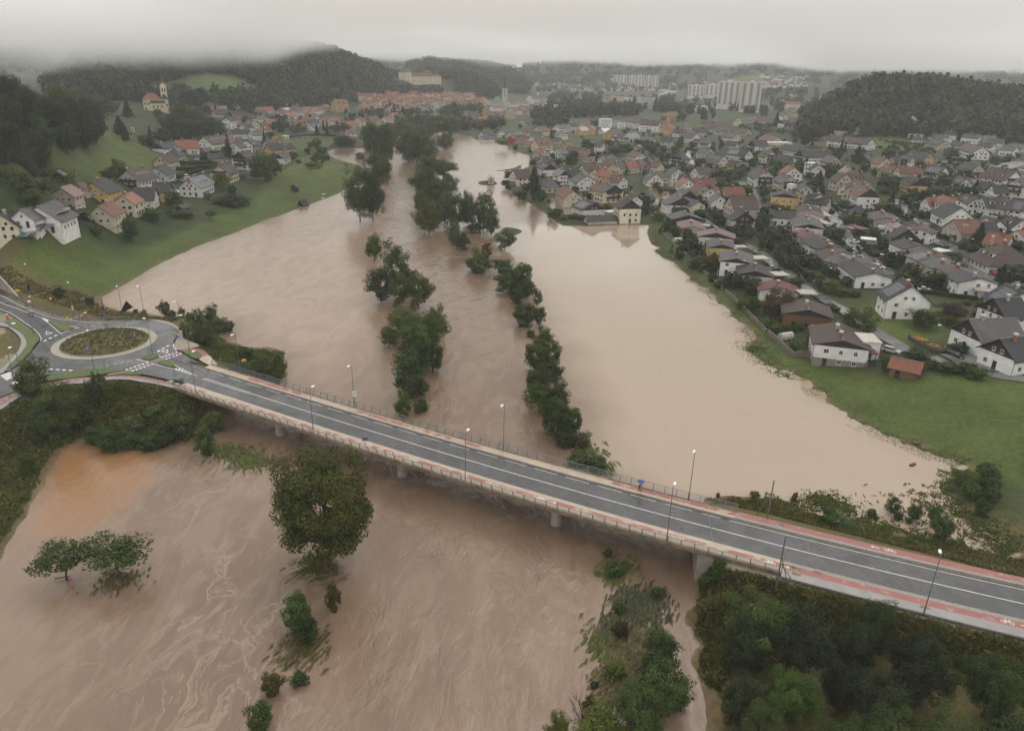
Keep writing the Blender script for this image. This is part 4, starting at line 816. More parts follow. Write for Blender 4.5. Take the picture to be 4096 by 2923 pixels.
def street(c, pts, w):
    P = smooth_poly(np.array([gnd(c, x, y)[:2] for x, y in pts]), False, 6); b = MB(); z = lambda p: max(ground(p[0], p[1]), 0) + .09
    V = []
    for i, p in enumerate(P):
        d = P[min(i + 1, len(P) - 1)] - P[max(i - 1, 0)]; d = d / max(np.linalg.norm(d), 1e-6); q = np.array([-d[1], d[0]]) * w / 2; l_, r_ = p - q, p + q; zz = max(z(l_), z(r_), z(p)); V += [(*l_, zz), (*r_, zz)]; SPTS.append((p[0], p[1], w / 2 + 1))
    b.add(V, [(2 * i, 2 * i + 1, 2 * i + 3, 2 * i + 2)[::-1] for i in range(len(P) - 1)]); tag(b.build("lane", [LANE]), kind='structure')
LANE = worn_mat("wet_lane_asphalt", (.085, .083, .082), (.19, .185, .18), .32, .68, .22, .12)
for s in STREETS: street(*s)
_SP = np.array(SPTS)
def on_street(p): return bool(np.any((_SP[:, 0] - p[0]) ** 2 + (_SP[:, 1] - p[1]) ** 2 < _SP[:, 2] ** 2))
# ------------------------------------------------------------------ houses
WALLC = dict(w=("white", (.66, .655, .64)), c=("cream", (.60, .545, .43)), e=("beige", (.46, .40, .325)), y=("yellow", (.52, .37, .16)), G=("pale grey", (.45, .46, .475)), R=("red", (.34, .055, .05)), p=("peach", (.58, .42, .29)),
             o=("orange", (.36, .17, .07)), k=("dark timber", (.045, .032, .026)), b=("brown timber", (.16, .085, .045)), t=("tan", (.46, .32, .19)))
ROOFC = dict(k=("dark grey", (.034, .036, .041)), g=("grey", (.078, .077, .076)), b=("brown", (.070, .048, .041)), r=("red-brown", (.150, .068, .050)), o=("orange", (.235, .080, .045)), m=("maroon", (.14, .042, .045)),
             n=("pink", (.25, .16, .15)), e=("pale", (.45, .42, .37)), s=("silvery grey", (.20, .215, .235)), w=("white", (.70, .70, .68)), z=("red", (.180, .064, .045)), q=("salmon", (.27, .12, .09)), v=("green", (.10, .20, .185)))
WM = {k: mat("wall_" + v[0].replace(" ", "_").replace("-", "_"), v[1], .75, .14, .5, rnd=.10, bump=.15, bscale=3) for k, v in WALLC.items()}
RM = {k: roof_mat("roof_" + v[0].replace(" ", "_").replace("-", "_"), v[1], k not in 'sewg') for k, v in ROOFC.items()}
GLASS = mat("dark_window_glass", (.022, .025, .028), .12, .3, .8, spec=.6); FRAME = mat("white_window_frame", (.62, .61, .59), .4, .05); FRAMEB = mat("brown_window_frame", (.12, .06, .035), .5, .1)
TIMBER = mat("dark_timber_boards", (.032, .023, .019), .7, .35, 2.5); BRICK = mat("chimney_brick", (.25, .085, .055), .8, .3, 3.0); CAPM = mat("chimney_cap", (.52, .52, .50), .4, .1)
SOLAR = mat("solar_glass", (.028, .036, .062), .12, .2, .7, spec=.7); SOLARF = mat("solar_frame", (.30, .31, .33), .35, .05, metal=.5); SKYL = mat("skylight_glass", (.20, .23, .26), .08, .1, spec=.8)
SOCLE = mat("grey_wall_base", (.20, .185, .17), .8, .15); RIDGE = mat("ridge_tile", (.15, .13, .12), .6, .2); FASCIA = mat("eave_board", (.06, .045, .038), .6, .2); DOORM = mat("dark_door", (.04, .03, .026), .5, .2)
def _win_mesh(name, fr):
    b = MB(); b.box(-.5, .5, -.02, .03, -.5, .5, 1); t = .09
    for q in ((-.5, -.5 + t, -.5, .5), (.5 - t, .5, -.5, .5), (-.5 + t, .5 - t, .5 - t, .5), (-.5 + t, .5 - t, -.5, -.5 + t), (-.035, .035, -.5 + t, .5 - t)): b.box(q[0], q[1], .03, .055, q[2], q[3], 0)
    return b.data(name, [fr, GLASS])
WIN = [_win_mesh("window", FRAME), _win_mesh("window", FRAMEB)]
WFR = MB(); _t = .09
for q in ((-.5, -.5 + _t, -.5, .5), (.5 - _t, .5, -.5, .5), (-.5 + _t, .5 - _t, .5 - _t, .5), (-.5 + _t, .5 - _t, -.5, -.5 + _t), (-.03, .03, -.5 + _t, .5 - _t)): WFR.box(q[0], q[1], -.02, .055, q[2], q[3])
WFR.box(-.54, .54, -.02, .09, -.55, -.5)
WFRM = [WFR.data("window", [FRAME]), WFR.data("window", [FRAMEB])]; PANE = MB().box(-.42, .42, -.02, .03, -.42, .42).data("pane", [GLASS])
SPM = MB().box(-.5, .5, -.5, .5, 0, .06, 1).box(-.47, .47, -.47, .47, .06, .065, 0).data("solar_panel", [SOLAR, SOLARF]); SKM = MB().box(-.5, .5, -.5, .5, 0, .08, 1).box(-.42, .42, -.42, .42, .08, .09, 0).data("skylight", [SKYL, SOLARF])
_cb = MB().box(-.38, .38, -.38, .38, -2.2, 1.0, 0).box(-.46, .46, -.46, .46, 1.0, 1.12, 1).box(-.3, -.2, -.3, -.2, 1.12, 1.35, 0).box(.2, .3, .2, .3, 1.12, 1.35, 0).box(-.48, .48, -.48, .48, 1.35, 1.42, 1); CHM = _cb.data("chimney", [BRICK, CAPM]); CHM2 = _cb.data("chimney", [CONC, CAPM])
DOOR = MB().box(-.5, .5, -.02, .05, 0, 1, 0).box(-.42, .42, .05, .07, .62, .92, 1).data("door", [DOORM, GLASS])
HOUSES = []
def house(c, x1, y1, x2, y2, H, W, wall, roof, fl="", place=None, label=None, cat="house", name="house", zone=""):
    rr = random.Random(hash((c, x1, y1)) & 0xffff)
    if place is None:
        m = gnd(c, (x1 + x2) / 2, (y1 + y2) / 2, H); z0 = zi = max(ground(m[0], m[1]), 0)
        for _k in range(3):                     # settle on the lowest corner of the footprint
            a = at_z(c, x1, y1, z0 + H); b = at_z(c, x2, y2, z0 + H); d = b[:2] - a[:2]; L = min(float(np.linalg.norm(d)), 40); d = d / max(np.linalg.norm(d), 1e-6); mc = (a + b)[:2] / 2; L = max(L, W * .75) / 2; q = np.array([-d[1], d[0]]) * W / 2
            zs = [ground(*(mc + s * d * L + t * q)) for s in (-1, 1) for t in (-1, 1)]; z0 = max(min(min(zs) + .4, zi), zi - .8, 0)
    else: a, b, z0 = place
    mid = (a + b) / 2; d = b[:2] - a[:2]; L = float(np.linalg.norm(d)); yaw = math.atan2(d[1], d[0]); r = math.hypot(mid[0], mid[1])
    L = min(max(L, W * .75), 70) - .8
    e = empty(name, (mid[0], mid[1], z0), yaw, label, cat)
    to_cam = Vector((-mid[0], -mid[1])).normalized(); ux = Vector((math.cos(yaw), math.sin(yaw))); uy = Vector((-ux.y, ux.x))
    sy = 1 if uy.dot(to_cam) > 0 else -1; sx = 1 if ux.dot(to_cam) > 0 else -1
    flat = 'f' in fl; tp = math.tan(math.radians(15 if 'p' in fl else 27 if 'i' in fl else 37)); rise = 0 if flat else tp * W / 2
    he = max(H - rise, 1.9); rise = H - he if not flat else 0; hl, hw = L / 2, W / 2; zb = -4.0
    hip = min(hl * .9, hw) if 'h' in fl else 0
    # walls
    b_ = MB()
    if flat or 'h' in fl: b_.box(-hl, hl, -hw, hw, zb, he)
    else:
        V = []
        for x in (-hl, hl): V += [(x, -hw, zb), (x, hw, zb), (x, hw, he), (x, 0, H - .12), (x, -hw, he)]
        b_.add(V, [(4, 3, 2, 1, 0), (5, 6, 7, 8, 9), (0, 1, 6, 5), (1, 2, 7, 6), (4, 0, 5, 9), (2, 3, 8, 7), (3, 4, 9, 8)])
    if 'S' not in fl: b_.build("wall", [WM[wall]], e)
    else:
        p = MB()
        for x in (-hl + .15, hl - .15):
            for y in (-hw + .15, hw - .15): MB().bar((x, y, zb), (x, y, he), .11, 5).build("post", [TIMBER], e)
    if 'B' in fl: MB().box(-hl - .03, hl + .03, -hw - .03, hw + .03, zb, min(he * .38, 2.2)).build("wall_base", [SOCLE], e)
    # roof
    ov, og, th = (.75, .65, .2) if r < 700 else (.5, .5, .25); b_ = MB(); s = rise / hw if hw else 0
    if flat:
        MB().box(-hl - .25, hl + .25, -hw - .25, hw + .25, he - .02, he + .28).build("roof", [RM[roof]], e)
    elif 'h' in fl:
        zo = he - s * ov; rl = max(hl + .0 - hip, .15)
        V = [(-hl - ov, -hw - ov, zo), (hl + ov, -hw - ov, zo), (hl + ov, hw + ov, zo), (-hl - ov, hw + ov, zo), (-rl, 0, H), (rl, 0, H)]; V += [(x, y, z + th) for x, y, z in V]
        b_.add(V, [(3, 2, 1, 0), (6, 7, 11, 10), (7, 8, 11), (8, 9, 10, 11), (9, 6, 10), (0, 1, 7, 6), (1, 2, 8, 7), (2, 3, 9, 8), (3, 0, 6, 9)]); b_.build("roof", [RM[roof]], e)
    else:
        cut = .28 if 'H' in fl else 0; X = hl + og; zo = he - s * ov; zc = H - rise * cut; yc = hw * cut
        for sd in (-1, 1):
            V = [(-X, sd * (hw + ov), zo), (X, sd * (hw + ov), zo), (X, sd * yc, zc), (X - cut * hw * 1.1, 0, H), (-X + cut * hw * 1.1, 0, H), (-X, sd * yc, zc)]
            if not cut: V = [V[0], V[1], (X, 0, H), (-X, 0, H)]
            n = len(V); V = V + [(x, y, z + th) for x, y, z in V]; F = [tuple(range(n)), tuple(range(2 * n - 1, n - 1, -1))] + [(i, n + i, n + (i + 1) % n, (i + 1) % n) for i in range(n)]
            if sd < 0: F = [f[::-1] for f in F]
            b_.add(V, F)
            if cut:
                for q in (-1, 1): pass
        if cut:
            for q in (-1, 1): b_.add([(q * X, -yc, zc + th), (q * X, yc, zc + th), (q * (X - cut * hw * 1.1), 0, H + th)], [(0, 1, 2) if q > 0 else (2, 1, 0)])
        b_.build("roof", [RM[roof]], e)
        if r < 420: MB().box(-X + cut * hw, X - cut * hw, -.14, .14, H + th - .05, H + th + .06).build("ridge_cap", [RIDGE], e)
    if r < 330 and not flat and 'h' not in fl:
        for sd in (-1, 1): MB().bar((-hl - .6, sd * (hw + ov + .06), he - s * ov + .02), (hl + .6, sd * (hw + ov + .06), he - s * ov + .02), .08, 5).build("gutter", [FASCIA], e)
        for q in (-1, 1): MB().bar((q * (hl - .1), sy * (hw + .1), he - s * .2), (q * (hl - .1), sy * (hw + .1), 0), .05, 5).build("downpipe", [FASCIA], e)
    # gable boarding, balcony
    gx = sx * hl
    if 't' in fl and not flat and 'h' not in fl:
        zt = he - .25; k = hw + .0; V = []
        for dx in (0, .09): V += [(gx + sx * dx, -k, zt), (gx + sx * dx, k, zt), (gx + sx * dx, k, he), (gx + sx * dx, 0, H - .14), (gx + sx * dx, -k, he)]
        b_ = MB().add(V, [(0, 1, 2, 3, 4), (9, 8, 7, 6, 5), (0, 5, 6, 1), (1, 6, 7, 2), (2, 7, 8, 3), (3, 8, 9, 4), (4, 9, 5, 0)]); b_.build("gable_boarding", [TIMBER], e)
    if 'b' in fl:
        n = 2 if he > 5 else 1
        for k in range(n):
            z = 2.75 + 2.7 * k
            if abs(ux.dot(to_cam)) > abs(uy.dot(to_cam)) * .6: B = (min(gx, gx + sx * 1.3), max(gx, gx + sx * 1.3), -hw * .7, hw * .7)
            else: B = (-hl * .6, hl * .6, min(sy * hw, sy * (hw + 1.3)), max(sy * hw, sy * (hw + 1.3)))
            q = MB().box(B[0], B[1], B[2], B[3], z - .15, z)
            q.box(B[0], B[1], B[2], B[2] + .08, z, z + 1).box(B[0], B[1], B[3] - .08, B[3], z, z + 1).box(B[0], B[0] + .08, B[2], B[3], z, z + 1).box(B[1] - .08, B[1], B[2], B[3], z, z + 1); q.build("balcony", [TIMBER], e)
    # openings
    det = 2 if r < 235 else 1 if r < 430 else 0
    spots = []
    if 'S' not in fl and 'n' not in fl:
        nst = max(1, int((he + .5) // 2.65)); 
        for ax, sg, hwid in (('x', sx, hw), ('y', sy, hl)):
            if abs((ux if ax == 'x' else uy).dot(to_cam)) < .12: continue
            for k in range(nst):
                z = 1.45 + 2.65 * k + .1
                if z + .7 > he and not (ax == 'x' and not flat): continue
                n = max(1, int(hwid * 2 / (3.0 if r < 500 else 2.6))); 
                if ax == 'x': n = min(n, 3)
                for i in range(n):
                    if rr.random() < .13: continue
                    u = (i + .5) / n * 2 - 1; w_ = rr.choice((.95, 1.1, 1.3)); spots.append((ax, sg, u * hwid * .82, z, w_, 1.25))
            if ax == 'x' and not flat and 'h' not in fl and rise > 2.2:
                for u in ((-1.1, 1.1) if W > 9 else (0,)): spots.append((ax, sg, u, he + .75, .9, 1.05))
    def put(me, ax, sg, u, z, w_, h_, nm="window", par=None, off=.03):
        o = bpy.data.objects.new(nm, me); COL.objects.link(o); o.parent = e
        if ax == 'x': o.location = (sg * (hl + off + (.09 if 't' in fl and z > he - .2 else 0)), u, z); o.rotation_euler = (0, 0, -sg * math.pi / 2)
        else: o.location = (u, sg * (hw + off), z); o.rotation_euler = (0, 0, 0 if sg > 0 else math.pi)
        o.scale = (w_, 1, h_); return o
    fr = 1 if rr.random() < .35 else 0
    if det and spots:
        for i, sp in enumerate(spots):
            if i == 0 and sp[3] < 2: put(DOOR, sp[0], sp[1], sp[2], 0, 1.1, 2.15, "door"); continue
            if det == 2:
                o = put(WFRM[fr], *sp); q = bpy.data.objects.new("pane", PANE); COL.objects.link(q); q.parent = o
            else: put(WIN[fr], *sp)
    elif spots and r < 1700:
        q = MB()
        for ax, sg, u, z, w_, h_ in spots:
            k = .06
            if ax == 'x': x0 = sg * hl; q.box(min(x0, x0 + sg * k), max(x0, x0 + sg * k), u - w_ / 2, u + w_ / 2, z - h_ / 2, z + h_ / 2)
            else: y0 = sg * hw; q.box(u - w_ / 2, u + w_ / 2, min(y0, y0 + sg * k), max(y0, y0 + sg * k), z - h_ / 2, z + h_ / 2)
        tag(q.build("windows", [GLASS], e), kind='stuff')
    # things on the roof slope that faces the viewer
    def on_slope(me, nm, x, t, w_, h_):
        y = sy * hw * (1 - t); z = he + rise * t + th + .02; o = obj(nm, me, e, loc=(x, y, z)); o.rotation_euler = (-sy * math.atan2(rise, hw), 0, 0); o.scale = (w_, h_, 1); return o
    if 's' in fl:
        nx = max(2, int(L * .75 / 1.05)); ny = 3 if hw > 4.5 else 2; sl = math.hypot(hw, rise)
        for i in range(min(nx, 9)):
            for j in range(ny): on_slope(SPM, "solar_panel", (i - (min(nx, 9) - 1) / 2) * 1.06, (.18 + j * 1.72 / sl), 1.0, 1.66)
    if 'k' in fl:
        for i in range(2 if L < 14 else 4): on_slope(SKM, "skylight", -L * .22 + i * L * .16, .55, .85, 1.3)
    if 'd' in fl:
        for x in ((-L * .2, L * .2) if L > 9 else (0,)):
            y0 = sy * hw * .72; y1 = sy * hw * .2; z0_ = he + rise * .28; q = MB(); ya, yb = min(y0, y1), max(y0, y1); q.box(x - 1.1, x + 1.1, ya, yb, z0_, z0_ + 1.5, 0).box(x - 1.35, x + 1.35, ya - .25, yb + .25, z0_ + 1.5, z0_ + 1.68, 1).box(x - .8, x + .8, y0 - .03 if sy < 0 else y0, y0 if sy < 0 else y0 + .03, z0_ + .3, z0_ + 1.3, 2); q.build("dormer", [WM[wall], RM[roof], GLASS], e)
    if 'x' not in fl and 'S' not in fl and not flat and r < 1500:
        for k in range(1 if L < 14 else 2):
            o = obj("chimney", CHM if rr.random() < .75 else CHM2, e, loc=((rr.uniform(-.3, .3) + (k * .5 - .25 if L >= 14 else 0)) * L, sy * rr.uniform(.1, .8), H))
    if label is None: HOUSES.append(dict(e=e, r=r, wall=wall, roof=roof, fl=fl, H=H, W=W, L=L, x=mid[0], y=mid[1], zone=zone, cat=cat))
    return e
